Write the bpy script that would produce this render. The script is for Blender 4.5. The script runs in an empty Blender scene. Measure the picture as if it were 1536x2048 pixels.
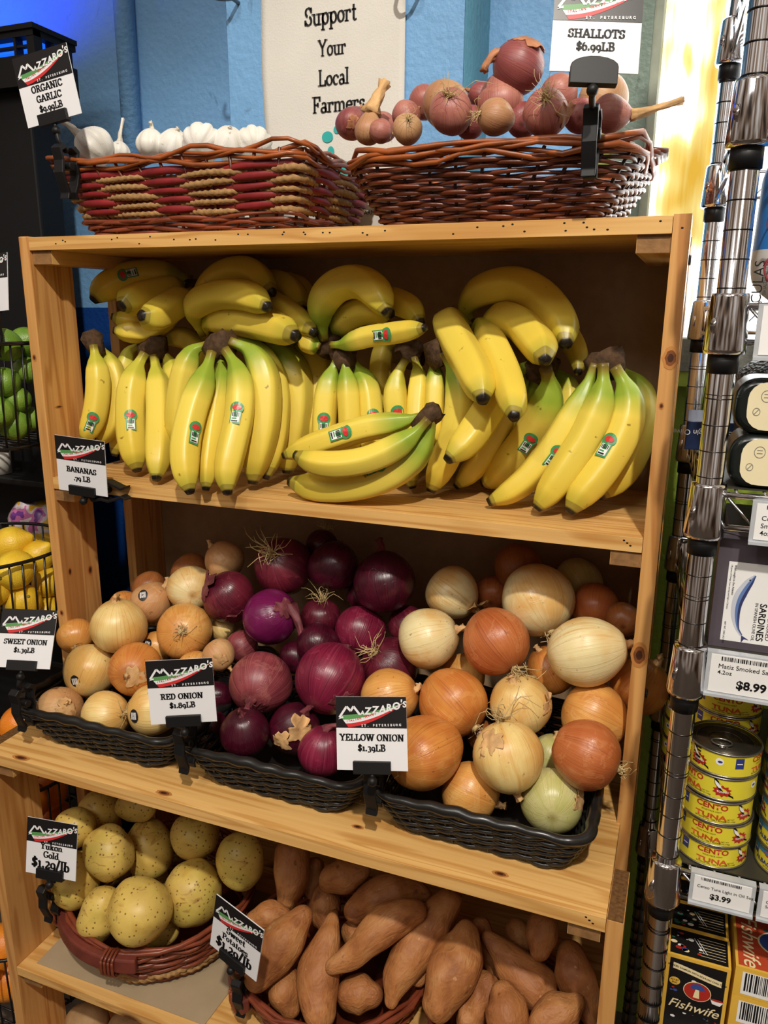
import bpy, math, random
import numpy as np
from mathutils import Vector, Matrix
SC = bpy.context.scene
COL = SC.collection
PI = math.pi
ZT = 1.53            # height of the display's top board above the floor

# ---------------------------------------------------------------- camera
cam_d = bpy.data.cameras.new('camera'); cam = bpy.data.objects.new('camera', cam_d); COL.objects.link(cam)
cam_d.sensor_fit = 'HORIZONTAL'; cam_d.sensor_width = 36.0; cam_d.lens = 36.0 * 1555.45 / 1536
cam_d.clip_start = .02
_yaw, _pit, _rol = .3678, -.2528, .0071
_f = Vector((-math.sin(_yaw)*math.cos(_pit), math.cos(_yaw)*math.cos(_pit), math.sin(_pit)))
_r0 = Vector((math.cos(_yaw), math.sin(_yaw), 0)); _u0 = _r0.cross(_f)
_r = _r0*math.cos(_rol) + _u0*math.sin(_rol); _u = -_r0*math.sin(_rol) + _u0*math.cos(_rol)
CAMP = Vector((.9731, -.9658, ZT - .1051))
cam.matrix_world = Matrix(((_r.x, _u.x, -_f.x, CAMP.x), (_r.y, _u.y, -_f.y, CAMP.y), (_r.z, _u.z, -_f.z, CAMP.z), (0, 0, 0, 1)))
SC.camera = cam

# ---------------------------------------------------------------- light, world, exposure
SC.view_settings.view_transform = 'Standard'; SC.view_settings.look = 'None'
SC.view_settings.exposure = 0.0; SC.view_settings.gamma = 1.0; SC.view_settings.use_curve_mapping = False
wd = bpy.data.worlds.new('store_ambient'); SC.world = wd; wd.use_nodes = True
nt = wd.node_tree; nt.nodes.clear()
_o = nt.nodes.new('ShaderNodeOutputWorld'); _b = nt.nodes.new('ShaderNodeBackground'); _g = nt.nodes.new('ShaderNodeTexCoord')
_s = nt.nodes.new('ShaderNodeSeparateXYZ'); _rp = nt.nodes.new('ShaderNodeValToRGB'); _mr = nt.nodes.new('ShaderNodeMapRange')
nt.links.new(_g.outputs['Generated'], _s.inputs[0]); nt.links.new(_s.outputs['Z'], _mr.inputs[0]); _mr.inputs[1].default_value = -1; _mr.inputs[2].default_value = 1
nt.links.new(_mr.outputs[0], _rp.inputs[0]); nt.links.new(_rp.outputs[0], _b.inputs[0]); nt.links.new(_b.outputs[0], _o.inputs[0])
_e = _rp.color_ramp.elements; _e[0].color = (.16, .12, .09, 1); _e[0].position = .3; _e[1].color = (.85, .82, .78, 1); _e[1].position = .85
_b.inputs[1].default_value = .44
# the rest of the store as seen in the chrome: dark aisles, warm shelves and bright lights by bearing
_az = nt.nodes.new('ShaderNodeMath'); _az.operation = 'ARCTAN2'; nt.links.new(_s.outputs['Y'], _az.inputs[0]); nt.links.new(_s.outputs['X'], _az.inputs[1])
_cx = nt.nodes.new('ShaderNodeCombineXYZ'); nt.links.new(_az.outputs[0], _cx.inputs[0]); nt.links.new(_s.outputs['Z'], _cx.inputs[2])
_nz = nt.nodes.new('ShaderNodeTexNoise'); _nz.inputs['Scale'].default_value = 2.6; _nz.inputs['Detail'].default_value = 2; nt.links.new(_cx.outputs[0], _nz.inputs['Vector'])
_r2 = nt.nodes.new('ShaderNodeValToRGB'); nt.links.new(_nz.outputs['Fac'], _r2.inputs[0]); _q = _r2.color_ramp.elements; _q[0].position = .36; _q[0].color = (.12, .09, .07, 1); _q[1].position = .66; _q[1].color = (2.6, 2.5, 2.4, 1)
_q2 = _r2.color_ramp.elements.new(.48); _q2.color = (.8, .55, .38, 1)
_mx = nt.nodes.new('ShaderNodeMix'); _mx.data_type = 'RGBA'; _mx.blend_type = 'MULTIPLY'; _mx.inputs[0].default_value = 1; nt.links.new(_rp.outputs[0], _mx.inputs[6]); nt.links.new(_r2.outputs[0], _mx.inputs[7]); nt.links.new(_mx.outputs[2], _b.inputs[0])

def spot(name, loc, tgt, watt, size, blend, rad, col):
    d = bpy.data.lights.new(name, 'SPOT'); d.energy = watt; d.spot_size = size; d.spot_blend = blend; d.shadow_soft_size = rad; d.color = col
    o = bpy.data.objects.new(name, d); COL.objects.link(o); o.location = loc
    o.rotation_euler = (Vector(tgt) - Vector(loc)).to_track_quat('-Z', 'Y').to_euler(); return o
def area(name, loc, tgt, watt, sx, sy, col):
    d = bpy.data.lights.new(name, 'AREA'); d.energy = watt; d.shape = 'RECTANGLE'; d.size = sx; d.size_y = sy; d.color = col
    o = bpy.data.objects.new(name, d); COL.objects.link(o); o.location = loc
    o.rotation_euler = (Vector(tgt) - Vector(loc)).to_track_quat('-Z', 'Y').to_euler(); return o
spot('ceiling_track_spot', (1.36, -1.8, ZT+1.78), (.50, 0, ZT-.45), 265, math.radians(45), .5, .045, (1, .93, .83))
spot('ceiling_track_spot', (.1, -2.0, ZT+1.6), (.5, 0, ZT-.5), 38, math.radians(58), .7, .08, (1, .94, .86))
area('overhead_fill_area', (.4, -2.6, ZT+1.6), (.5, 0, ZT-.4), 16, 1.2, .6, (1, .95, .88))  # broad unseen fill lamp added overhead to lift the shaded parts
area('window_daylight', (1.15, .325, ZT+.2), (1.0, -1.0, ZT+.05), 4.5, .5, .6, (.9, .97, 1))

# ---------------------------------------------------------------- mesh helpers
def srgb(r, g, b):
    f = lambda c: (c/255/12.92) if c/255 <= .04045 else ((c/255+.055)/1.055)**2.4
    return (f(r), f(g), f(b), 1)
class MB:
    def __init__(s): s.v = []; s.f = []; s.m = []; s.st = []; s.n = 0
    def add(s, V, F, m=0, st=None):
        V = np.asarray(V, float).reshape(-1, 3); s.v.append(V); s.st.append(np.zeros_like(V) if st is None else np.asarray(st, float))
        s.f += [tuple(i + s.n for i in f) for f in F]; s.m += [m]*len(F); s.n += len(V); return s
    def box(s, c, d, m=0, R=None):
        x, y, z = np.asarray(d)/2
        V = np.array([(-x,-y,-z),(x,-y,-z),(x,y,-z),(-x,y,-z),(-x,-y,z),(x,-y,z),(x,y,z),(-x,y,z)])
        if R is not None: V = V @ np.asarray(R).T
        return s.add(V + np.asarray(c), [(0,3,2,1),(4,5,6,7),(0,1,5,4),(1,2,6,5),(2,3,7,6),(3,0,4,7)], m)
    def bx(s, a, b, m=0): a = np.asarray(a, float); b = np.asarray(b, float); return s.box((a+b)/2, np.abs(b-a), m)
    def tube(s, P, r, seg=8, m=0, sec=None, closed=False, caps=True, flat=None):
        V, F, S = sweep(P, r, seg, sec, closed, caps, flat); return s.add(V, F, m, S)
    def prism(s, poly, h0, h1, fr, m=0):
        # polygon (a,b) pairs extruded along the third axis of frame fr=(origin, A, B, N)
        o, A, B, N = [np.asarray(q, float) for q in fr]; k = len(poly)
        V = [o + A*a + B*b + N*h for h in (h0, h1) for a, b in poly]
        F = [tuple(range(k))[::-1], tuple(range(k, 2*k))] + [(i, (i+1) % k, k+(i+1) % k, k+i) for i in range(k)]
        return s.add(V, F, m)
    def poly(s, P, m=0): return s.add(P, [tuple(range(len(P)))], m)
def frames(P, closed=False):
    P = np.asarray(P, float); n = len(P)
    if closed: T = np.roll(P, -1, 0) - np.roll(P, 1, 0)
    else: T = np.gradient(P, axis=0)
    T /= np.linalg.norm(T, axis=1)[:, None] + 1e-12
    a = np.array([0, 0, 1.]) if abs(T[0][2]) < .9 else np.array([1., 0, 0])
    N = np.zeros_like(P); v = a - T[0]*(a@T[0]); N[0] = v/np.linalg.norm(v)
    for i in range(1, n):
        v = N[i-1] - T[i]*(N[i-1]@T[i]); N[i] = v/(np.linalg.norm(v)+1e-12)
    return T, N, np.cross(T, N)
def sweep(P, r, seg=8, sec=None, closed=False, caps=True, flat=None):
    P = np.asarray(P, float); n = len(P); T, N, B = frames(P, closed)
    if closed or flat == 'z':       # keep frames upright so closed rings meet
        up = np.array([0, 0, 1.]); N = up - T*(T@up)[:, None]; N /= np.linalg.norm(N, axis=1)[:, None]+1e-12; B = np.cross(T, N)
    r = np.broadcast_to(np.asarray(r, float), (n,)); a = np.arange(seg)*2*PI/seg
    t = np.linspace(0, 1, n)
    k = np.ones((n, seg)) if sec is None else sec(a[None, :]+0*t[:, None], t[:, None]+0*a[None, :])
    fa, fb = (1, 1) if not isinstance(flat, tuple) else flat
    V = P[:, None] + (r[:, None]*k)[..., None]*(np.cos(a)[None, :, None]*N[:, None]*fa + np.sin(a)[None, :, None]*B[:, None]*fb)
    S = np.stack([np.cos(a)[None]+0*t[:, None], np.sin(a)[None]+0*t[:, None], t[:, None]+0*a[None]], 2)
    V = V.reshape(-1, 3); S = S.reshape(-1, 3); F = []
    for i in range(n if closed else n-1):
        j = (i+1) % n
        for q in range(seg):
            w = (q+1) % seg; F.append((i*seg+q, i*seg+w, j*seg+w, j*seg+q))
    if caps and not closed: F += [tuple(range(seg))[::-1], tuple((n-1)*seg+q for q in range(seg))]
    return V, F, S
def catmull(p, n):
    p = np.asarray(p, float); P = np.vstack([2*p[0]-p[1], p, 2*p[-1]-p[-2]]); o = []
    for i in range(1, len(P)-2):
        a, b, c, d = P[i-1:i+3]
        for t in np.linspace(0, 1, 10, endpoint=False):
            o.append(.5*(2*b+(c-a)*t+(2*a-5*b+4*c-d)*t*t+(3*b-a-3*c+d)*t**3))
    o.append(p[-1]); o = np.array(o); s = np.r_[0, np.cumsum(np.linalg.norm(np.diff(o, axis=0), axis=1))]
    q = np.linspace(0, s[-1], n); return np.column_stack([np.interp(q, s, o[:, i]) for i in range(p.shape[1])])
def wob(V, amp, freq, seed):
    # smooth random displacement field
    g = np.random.default_rng(seed); d = np.zeros_like(V)
    for k in range(6):
        w = g.normal(size=3)*freq*(1+k*.35); d += np.sin(V@w + g.uniform(0, 6.28))[:, None]*g.normal(size=3)/(1+k*.5)
    return V + d*amp*.5
def ob(name, mb, mats, parent=None, loc=None, smooth=True, bevel=0):
    me = bpy.data.meshes.new(name); V = np.concatenate(mb.v) if mb.v else np.zeros((0, 3))
    if loc is not None: V = V - np.asarray(loc)
    me.from_pydata(V.tolist(), [], mb.f)
    for q in (mats if isinstance(mats, (list, tuple)) else [mats]): me.materials.append(q)
    me.polygons.foreach_set('material_index', mb.m)
    if smooth: me.polygons.foreach_set('use_smooth', [True]*len(mb.f))
    at = me.attributes.new('st', 'FLOAT_VECTOR', 'POINT'); at.data.foreach_set('vector', np.concatenate(mb.st).ravel().astype(np.float32))
    me.update(); o = bpy.data.objects.new(name, me); COL.objects.link(o)
    if parent is not None: o.parent = parent
    if loc is not None and parent is None: o.location = loc
    if bevel:
        b = o.modifiers.new('bevel', 'BEVEL'); b.width = bevel; b.segments = 2; b.limit_method = 'ANGLE'
    return o
def tag(o, label, cat, group=None):
    o['label'] = label; o['category'] = cat
    if group: o['group'] = group
    return o
def thing(name, label, cat, loc, group=None):
    o = bpy.data.objects.new(name, None); COL.objects.link(o); o.location = loc; o.empty_display_size = .02
    return tag(o, label, cat, group)
def part(name, mb, mats, t, smooth=True, bevel=0, label=None):
    # a part given in world coordinates, hung under thing t
    q = t; L = np.zeros(3)
    while q is not None: L = L + np.array(q.location); q = q.parent
    o = ob(name, mb, mats, t, loc=L, smooth=smooth, bevel=bevel)
    if label: o['label'] = label
    return o
def struct(name, mb, mats, smooth=False, bevel=0):
    o = ob(name, mb, mats, smooth=smooth, bevel=bevel); o['kind'] = 'structure'; return o
def sharp(o, ang=35):
    # flat across hard edges, smooth along soft ones
    me = o.data; 
    try: me.set_sharp_from_angle(angle=math.radians(ang))
    except Exception: pass
    return o

# ---------------------------------------------------------------- materials
def base(name, rough=.5, spec=.5, metal=0.0, col=None):
    m = bpy.data.materials.new(name); m.use_nodes = True; n = m.node_tree.nodes; b = n['Principled BSDF']
    b.inputs['Roughness'].default_value = rough; b.inputs['Metallic'].default_value = metal; b.inputs['Specular IOR Level'].default_value = spec
    if col: b.inputs['Base Color'].default_value = col
    return m, m.node_tree, b
class NT:
    def __init__(s, m): s.t = m.node_tree; s.l = s.t.links.new
    def n(s, k, **kw):
        q = s.t.nodes.new('ShaderNode'+k)
        for a, v in kw.items():
            if a.startswith('i_'): q.inputs[a[2:].replace('_', ' ')].default_value = v
            elif a[0] == 'j' and a[1:].isdigit(): q.inputs[int(a[1:])].default_value = v
            else: setattr(q, a, v)
        return q
    def obj(s): return s.n('TexCoord').outputs['Object']
    def st(s): return s.n('Attribute', attribute_name='st').outputs['Vector']
    def mul(s, v, k): q = s.n('VectorMath', operation='MULTIPLY'); s.l(v, q.inputs[0]); q.inputs[1].default_value = k; return q.outputs[0]
    def add(s, a, b): q = s.n('VectorMath', operation='ADD'); s.l(a, q.inputs[0]); s.l(b, q.inputs[1]); return q.outputs[0]
    def noise(s, v, sc, det=3, dis=0, ro=.5): q = s.n('TexNoise', i_Scale=sc, i_Detail=det, i_Distortion=dis, i_Roughness=ro); s.l(v, q.inputs['Vector']); return q.outputs['Fac']
    def vor(s, v, sc, rnd=1): q = s.n('TexVoronoi', i_Scale=sc, i_Randomness=rnd); s.l(v, q.inputs['Vector']); return q
    def ramp(s, f, st, interp='LINEAR'):
        q = s.n('ValToRGB'); cr = q.color_ramp; cr.interpolation = interp
        while len(cr.elements) < len(st): cr.elements.new(.5)
        for e, (p, c) in zip(cr.elements, st): e.position = p; e.color = c if len(c) == 4 else (*c, 1)
        s.l(f, q.inputs[0]); return q.outputs[0]
    def fr(s, f, a, b, lo=0, hi=1): q = s.n('MapRange', clamp=True); s.l(f, q.inputs[0]); q.inputs[1].default_value = a; q.inputs[2].default_value = b; q.inputs[3].default_value = lo; q.inputs[4].default_value = hi; return q.outputs[0]
    def mix(s, f, a, b, mode='MIX'):
        q = s.n('Mix', data_type='RGBA', blend_type=mode)
        if hasattr(f, 'links') or hasattr(f, 'is_linked'): s.l(f, q.inputs[0])
        else: q.inputs[0].default_value = f
        for x, i in ((a, 6), (b, 7)):
            if isinstance(x, tuple): q.inputs[i].default_value = x
            else: s.l(x, q.inputs[i])
        return q.outputs[2]
    def z(s, v): q = s.n('SeparateXYZ'); s.l(v, q.inputs[0]); return q.outputs
    def bump(s, b, h, st=.3, d=.002): q = s.n('Bump', i_Strength=st, i_Distance=d); s.l(h, q.inputs['Height']); s.l(q.outputs[0], b.inputs['Normal'])
def plain(name, c, rough=.5, spec=.5, metal=0, var=.12, sc=30, bump=0, bsc=200):
    m, t, b = base(name, rough, spec, metal); N = NT(m); f = N.noise(N.obj(), sc, 4)
    d = tuple(x*(1-var) for x in c[:3])+(1,); e = tuple(min(1, x*(1+var)) for x in c[:3])+(1,)
    N.l(N.ramp(f, [(.3, d), (.7, e)]), b.inputs['Base Color'])
    if bump: N.bump(b, N.noise(N.obj(), bsc, 3), bump)
    return m
def wood(name, axis, light, dark, knots=True, seed=0, rough=.42):
    m, t, b = base(name, rough, .45); N = NT(m)
    k = [26., 26., 26.]; k[axis] = 1.6
    o = N.add(N.obj(), N.mul(N.n('ObjectInfo').outputs['Random'], (7.3+seed, 3.1, 5.7)))
    v = N.mul(o, tuple(k)); w = N.noise(v, 1.0, 2, 0.6)
    rings = N.n('Math', operation='SINE'); mm = N.n('Math', operation='MULTIPLY'); N.l(w, mm.inputs[0]); mm.inputs[1].default_value = 34; N.l(mm.outputs[0], rings.inputs[0])
    fine = N.noise(N.mul(o, tuple(x*7 if i != axis else x*2.5 for i, x in enumerate(k))), 1.0, 3)
    c = N.ramp(N.fr(rings.outputs[0], -1, 1), [(0, light), (.55, light), (1, dark)])
    c = N.mix(.35, c, N.ramp(fine, [(.3, dark), (.62, light)]))
    c = N.mix(N.fr(N.noise(N.mul(o, tuple(x*.12 for x in k)), 1, 2), .35, .7, 0, .35), c, tuple(x*.72 for x in dark[:3])+(1,))
    if knots:
        kv = [9., 9., 9.]; kv[axis] = 4.2
        q = N.vor(N.mul(o, tuple(kv)), 1.0); kd = N.fr(q.outputs['Distance'], .06, .13, 1, 0)
        c = N.mix(kd, c, srgb(92, 52, 24)); c = N.mix(N.fr(q.outputs['Distance'], .0, .05, .8, 0), c, srgb(50, 26, 14))
    N.l(c, b.inputs['Base Color']); N.bump(b, fine, .12, .001); return m
WL, WD = srgb(228, 182, 112), srgb(194, 138, 70)
W_X = wood('pine_board_lengthwise', 0, WL, WD); W_Y = wood('pine_board_deep', 1, WL, WD, seed=3); W_Z = wood('pine_post', 2, srgb(216, 162, 96), srgb(178, 118, 60), seed=6)
KNOT = [None, plain('pine_knot', srgb(122, 70, 34), .5, .4, var=.3, sc=120), plain('knot_heart', srgb(66, 34, 18), .5, .4, var=.3, sc=120), plain('knot_halo', srgb(188, 126, 66), .45, .4, var=.1)]
W_end = plain('dark_end_grain', srgb(104, 72, 40), .75, .2, var=.35, sc=220, bump=.5)
W_clt = plain('cleat_end_grain', srgb(142, 104, 64), .7, .25, var=.22, sc=90, bump=.3)
PANEL = plain('brown_hardboard', srgb(152, 126, 96), .7, .25, var=.08, sc=60)
BLK = plain('black_plastic', srgb(20, 20, 21), .48, .3, var=.1)
BLKM = plain('black_wire', srgb(16, 16, 17), .3, .5)
CARD = plain('white_card', srgb(226, 226, 228), .35, .5, var=.015)
CBLK = plain('card_black', srgb(22, 20, 21), .35, .5, var=.05)
CTXT = plain('lettering_black', srgb(14, 13, 14), .5, .3, var=0)
CGRN = plain('card_green', srgb(88, 146, 84), .4, .4, var=.03); CRED = plain('card_red', srgb(200, 48, 50), .4, .4, var=.03)
CHROME, _, _b2 = base('chrome', .09, .5, 1.0, srgb(215, 215, 218))
CHRD = plain('chrome_groove', srgb(60, 58, 56), .3, .5, 1.0)
STRAW = plain('straw_roots', srgb(196, 172, 122), .8, .2, var=.2, sc=90)
PAPERY = plain('papery_skin', srgb(206, 164, 112), .6, .3, var=.25, sc=60, bump=.3)
WHITE = plain('white_print', srgb(236, 236, 234), .4, .4, var=.02)
# ---------------------------------------------------------------- lettering: a bold slab serif drawn as strokes
GL = {
'A': (.92, 'L.1,0,.44,1 L.44,1,.82,0 L.24,.33,.66,.33 s.1,0 s.82,0'), 'B': (.8, 'L.22,0,.22,1 E.42,.75,.2,.22,90,-90 E.44,.26,.25,.23,90,-90 L.2,.96,.42,.96 L.2,.52,.44,.52 L.2,.04,.44,.04 s.16,0 s.16,1'),
'C': (.84, 'E.46,.5,.34,.46,48,312 L.74,.68,.74,.96 L.74,.1,.74,.26'), 'D': (.9, 'L.22,0,.22,1 E.4,.5,.36,.46,90,-90 L.2,.96,.42,.96 L.2,.04,.42,.04 s.16,0 s.16,1'),
'E': (.78, 'L.22,0,.22,1 L.2,.96,.68,.96 L.2,.52,.5,.52 L.2,.04,.7,.04 s.16,0 s.16,1 L.68,.74,.68,1 L.7,0,.7,.28 L.5,.4,.5,.64'), 'F': (.74, 'L.22,0,.22,1 L.2,.96,.66,.96 L.2,.5,.5,.5 s.22,0 s.16,1 L.66,.72,.66,1 L.5,.38,.5,.62'),
'G': (.9, 'E.46,.5,.34,.46,48,320 L.74,.68,.74,.96 L.74,.08,.74,.44 s.72,.44'), 'H': (.98, 'L.22,0,.22,1 L.76,0,.76,1 L.2,.52,.78,.52 s.22,0 s.22,1 s.76,0 s.76,1'),
'I': (.44, 'L.22,0,.22,1 s.22,0 s.22,1'), 'L': (.76, 'L.22,0,.22,1 L.2,.04,.68,.04 s.22,1 s.16,0 L.68,0,.68,.34'), 'N': (.96, 'L.2,0,.2,1 L.2,1,.76,0 L.76,0,.76,1 s.2,0 s.14,1 s.76,1'),
'O': (.9, 'E.45,.5,.34,.46,0,360'), 'P': (.76, 'L.22,0,.22,1 E.42,.72,.24,.25,90,-90 L.2,.96,.42,.96 L.2,.47,.42,.47 s.22,0 s.16,1'), 'R': (.86, 'L.22,0,.22,1 E.42,.74,.22,.23,90,-90 L.2,.96,.42,.96 L.2,.5,.42,.5 L.46,.5,.74,.03 s.22,0 s.16,1 s.78,0'),
'S': (.7, 'E.35,.73,.22,.22,30,255 E.35,.27,.24,.22,75,-155 L.58,.7,.58,.96 L.1,.04,.1,.32'), 'T': (.84, 'L.42,0,.42,1 L.08,.96,.76,.96 s.42,0 L.08,.7,.08,1 L.76,.7,.76,1'), 'W': (1.26, 'L.12,1,.38,0 L.38,0,.62,.9 L.62,.9,.88,0 L.88,0,1.12,1 s.12,1 s.62,1 s.14,1 s1.12,1'), 'Y': (.9, 'L.12,1,.45,.5 L.45,.5,.78,1 L.45,0,.45,.5 s.14,1 s.78,1 s.45,0'),
'a': (.64, 'E.3,.17,.2,.15,0,360 L.46,.02,.46,.42 E.3,.42,.17,.18,0,150 s.52,.02'), 'b': (.7, 'L.18,0,.18,1 E.36,.3,.22,.28,0,360 s.14,1'), 'c': (.58, 'E.32,.31,.22,.28,50,310 L.5,.42,.5,.54'), 'd': (.72, 'L.52,0,.52,1 E.34,.3,.22,.28,0,360 s.48,1 s.56,0'), 'e': (.62, 'E.32,.31,.22,.28,0,318 L.12,.34,.54,.34'),
'k': (.74, 'L.18,0,.18,1 L.2,.26,.54,.58 L.34,.38,.58,0 s.18,0 s.14,1 s.56,.6 s.6,0'), 'l': (.36, 'L.18,0,.18,1 s.18,0 s.14,1'), 'm': (1.06, 'L.18,0,.18,.6 E.37,.4,.17,.18,0,130 L.53,0,.53,.42 E.71,.4,.17,.18,0,130 L.88,0,.88,.42 s.18,0 s.53,0 s.88,0 s.12,.6'), 'n': (.74, 'L.18,0,.18,.6 E.37,.4,.18,.18,0,130 L.55,0,.55,.42 s.18,0 s.55,0 s.12,.6'),
'o': (.64, 'E.32,.31,.23,.28,0,360'), 'p': (.7, 'L.18,-.3,.18,.6 E.38,.31,.22,.28,0,360 s.18,-.3 s.12,.6'), 'r': (.56, 'L.18,0,.18,.6 E.36,.42,.16,.16,40,140 L.46,.44,.46,.54 s.18,0 s.12,.6'), 's': (.54, 'E.27,.45,.15,.14,30,255 E.27,.17,.17,.14,75,-155 L.42,.44,.42,.58 L.1,.04,.1,.18'), 't': (.5, 'L.22,.1,.22,.84 L.06,.58,.42,.58 E.34,.14,.12,.11,180,330'), 'u': (.74, 'L.18,.16,.18,.6 E.36,.2,.18,.18,180,310 L.55,0,.55,.6 s.12,.6 s.49,.6 s.6,0'), 'w': (.94, 'L.1,.6,.28,0 L.28,0,.46,.56 L.46,.56,.66,0 L.66,0,.84,.6 s.1,.6 s.46,.6 s.84,.6'),
'1': (.5, 'L.26,0,.26,.68 s.26,0 L.08,.56,.26,.68'), '2': (.62, 'E.3,.5,.2,.19,150,-40 L.44,.38,.1,.05 L.08,.06,.54,.06 L.54,.02,.54,.2'), '3': (.6, 'E.28,.5,.18,.17,150,-80 E.28,.1,.22,.22,80,-140'), '6': (.66, 'E.33,.3,.22,.28,0,360 E.42,.42,.32,.5,100,180'), '7': (.6, 'L.08,.6,.52,.62 L.52,.62,.24,-.2 L.08,.46,.08,.64'), '8': (.66, 'E.33,.68,.19,.19,0,360 E.33,.25,.23,.23,0,360'), '9': (.64, 'E.32,.36,.21,.25,0,360 E.22,.26,.32,.46,0,-75'),
'$': (.64, 'E.32,.68,.2,.2,30,255 E.32,.28,.22,.2,75,-155 L.32,-.08,.32,1.06 L.52,.66,.52,.86 L.1,.08,.1,.3'), '.': (.3, 'D.15,.1'), ',': (.3, 'D.15,.1'), '/': (.5, 'L.06,-.12,.42,1.05'), ' ': (.36, ''), "'": (.24, 'L.12,.7,.12,1')}
_pc = {}
def glyph(ch, T, t):
    key = (ch, T, t)
    if key in _pc: return _pc[key]
    w, d = GL[ch]; Q = []
    def wid(dx, dy): a = math.atan2(dy, dx); return t + (T-t)*abs(math.sin(a-math.radians(14)))
    def strip(P):
        n = len(P)
        if n == 2:
            dx, dy = P[1]-P[0]; l = math.hypot(dx, dy); h = wid(dx, dy)/2; ox, oy = -dy/l*h, dx/l*h
            Q.append([(P[0][0]+ox, P[0][1]+oy), (P[0][0]-ox, P[0][1]-oy), (P[1][0]-ox, P[1][1]-oy), (P[1][0]+ox, P[1][1]+oy)]); return
        G = np.gradient(P, axis=0); L = []; R = []
        for p, (dx, dy) in zip(P, G):
            l = math.hypot(dx, dy)+1e-9; h = wid(dx, dy)/2; L.append((p[0]-dy/l*h, p[1]+dx/l*h)); R.append((p[0]+dy/l*h, p[1]-dx/l*h))
        for i in range(n-1): Q.append([L[i], R[i], R[i+1], L[i+1]])
    for tok in d.split():
        v = [float(x) for x in tok[1:].split(',')]
        if tok[0] == 'L': strip(np.array(v).reshape(-1, 2))
        elif tok[0] == 'E':
            a = np.radians(np.linspace(v[4], v[5], max(6, int(abs(v[5]-v[4])/22)))); strip(np.column_stack([v[0]+v[2]*np.cos(a), v[1]+v[3]*np.sin(a)]))
        elif tok[0] == 's':
            x, y = v; h = T*.98; q = t*.5; y = y+q if y < .3 else y-q; Q.append([(x-h, y-q), (x+h, y-q), (x+h, y+q), (x-h, y+q)])
        elif tok[0] == 'D':
            a = np.linspace(0, 2*PI, 9)[:-1]; Q.append([(v[0]+T*.55*math.cos(k), v[1]+T*.55*math.sin(k)) for k in a])
    _pc[key] = (w, Q); return _pc[key]
def serif(mb, s, x, y, size, fr, m, T=.24, t=.1, align=0, track=0.0, narrow=1.0, z=.0004, skew=0):
    # text centred (align 0) or left (1) at (x, y) in frame fr=(origin, A, B, N)
    o, A, B, N = fr; adv = []; X = 0
    for ch in s: w, Q = glyph(ch, T, t); adv.append((X, Q)); X += (w+track)*narrow
    off = x - (X*size/2 if align == 0 else 0)
    for X0, Q in adv:
        for q in Q: mb.poly([o + A*(off+(X0+a*narrow)*size) + B*(y+b*size+skew*(off+X0*size)) + N*z for a, b in q], m)
_tc = {}
def sans_mesh(s, bold=0.0, shear=0.0):
    key = (s, bold, shear)
    if key in _tc: return _tc[key]
    cu = bpy.data.curves.new('lettering', 'FONT'); cu.body = s; cu.size = 1; cu.offset = bold; cu.shear = shear; cu.resolution_u = 3
    o = bpy.data.objects.new('lettering', cu); me = o.to_mesh()
    V = np.array([v.co[:] for v in me.vertices]).reshape(-1, 3); F = [tuple(p.vertices) for p in me.polygons]; o.to_mesh_clear()
    bpy.data.objects.remove(o); bpy.data.curves.remove(cu); _tc[key] = (V, F); return _tc[key]
def sans(mb, s, x, y, size, fr, m, bold=0.0, shear=0.0, align=0, z=.0004, wx=1.0, fn=None):
    V, F = sans_mesh(s, bold, shear)
    if fn is None: o, A, B, N = fr
    if not len(V): return
    w = V[:, 0].max(); P = V*size; P[:, 0] = P[:, 0]*wx; x0 = x - (w*size*wx/2 if align == 0 else 0)
    X = P[:, 0]+x0; Y = P[:, 1]+y
    W = fn(X, Y, z) if fn else np.asarray(o)+X[:, None]*A+Y[:, None]*B+z*np.asarray(N)
    mb.add(W, F, m)
def fill(mb, pts, fr, m, z=.0003, fn=None):
    o, A, B, N = [np.asarray(q, float) for q in fr]
    P = np.array([o+A*a+B*b+N*z for a, b in pts]) if fn is None else fn(np.array([p[0] for p in pts]), np.array([p[1] for p in pts]), z)
    mb.poly(P, m)
def disc(cx, cy, rx, ry=None, n=20, a0=0): ry = rx if ry is None else ry; return [(cx+rx*math.cos(2*PI*i/n+a0), cy+ry*math.sin(2*PI*i/n+a0)) for i in range(n)]

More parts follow.
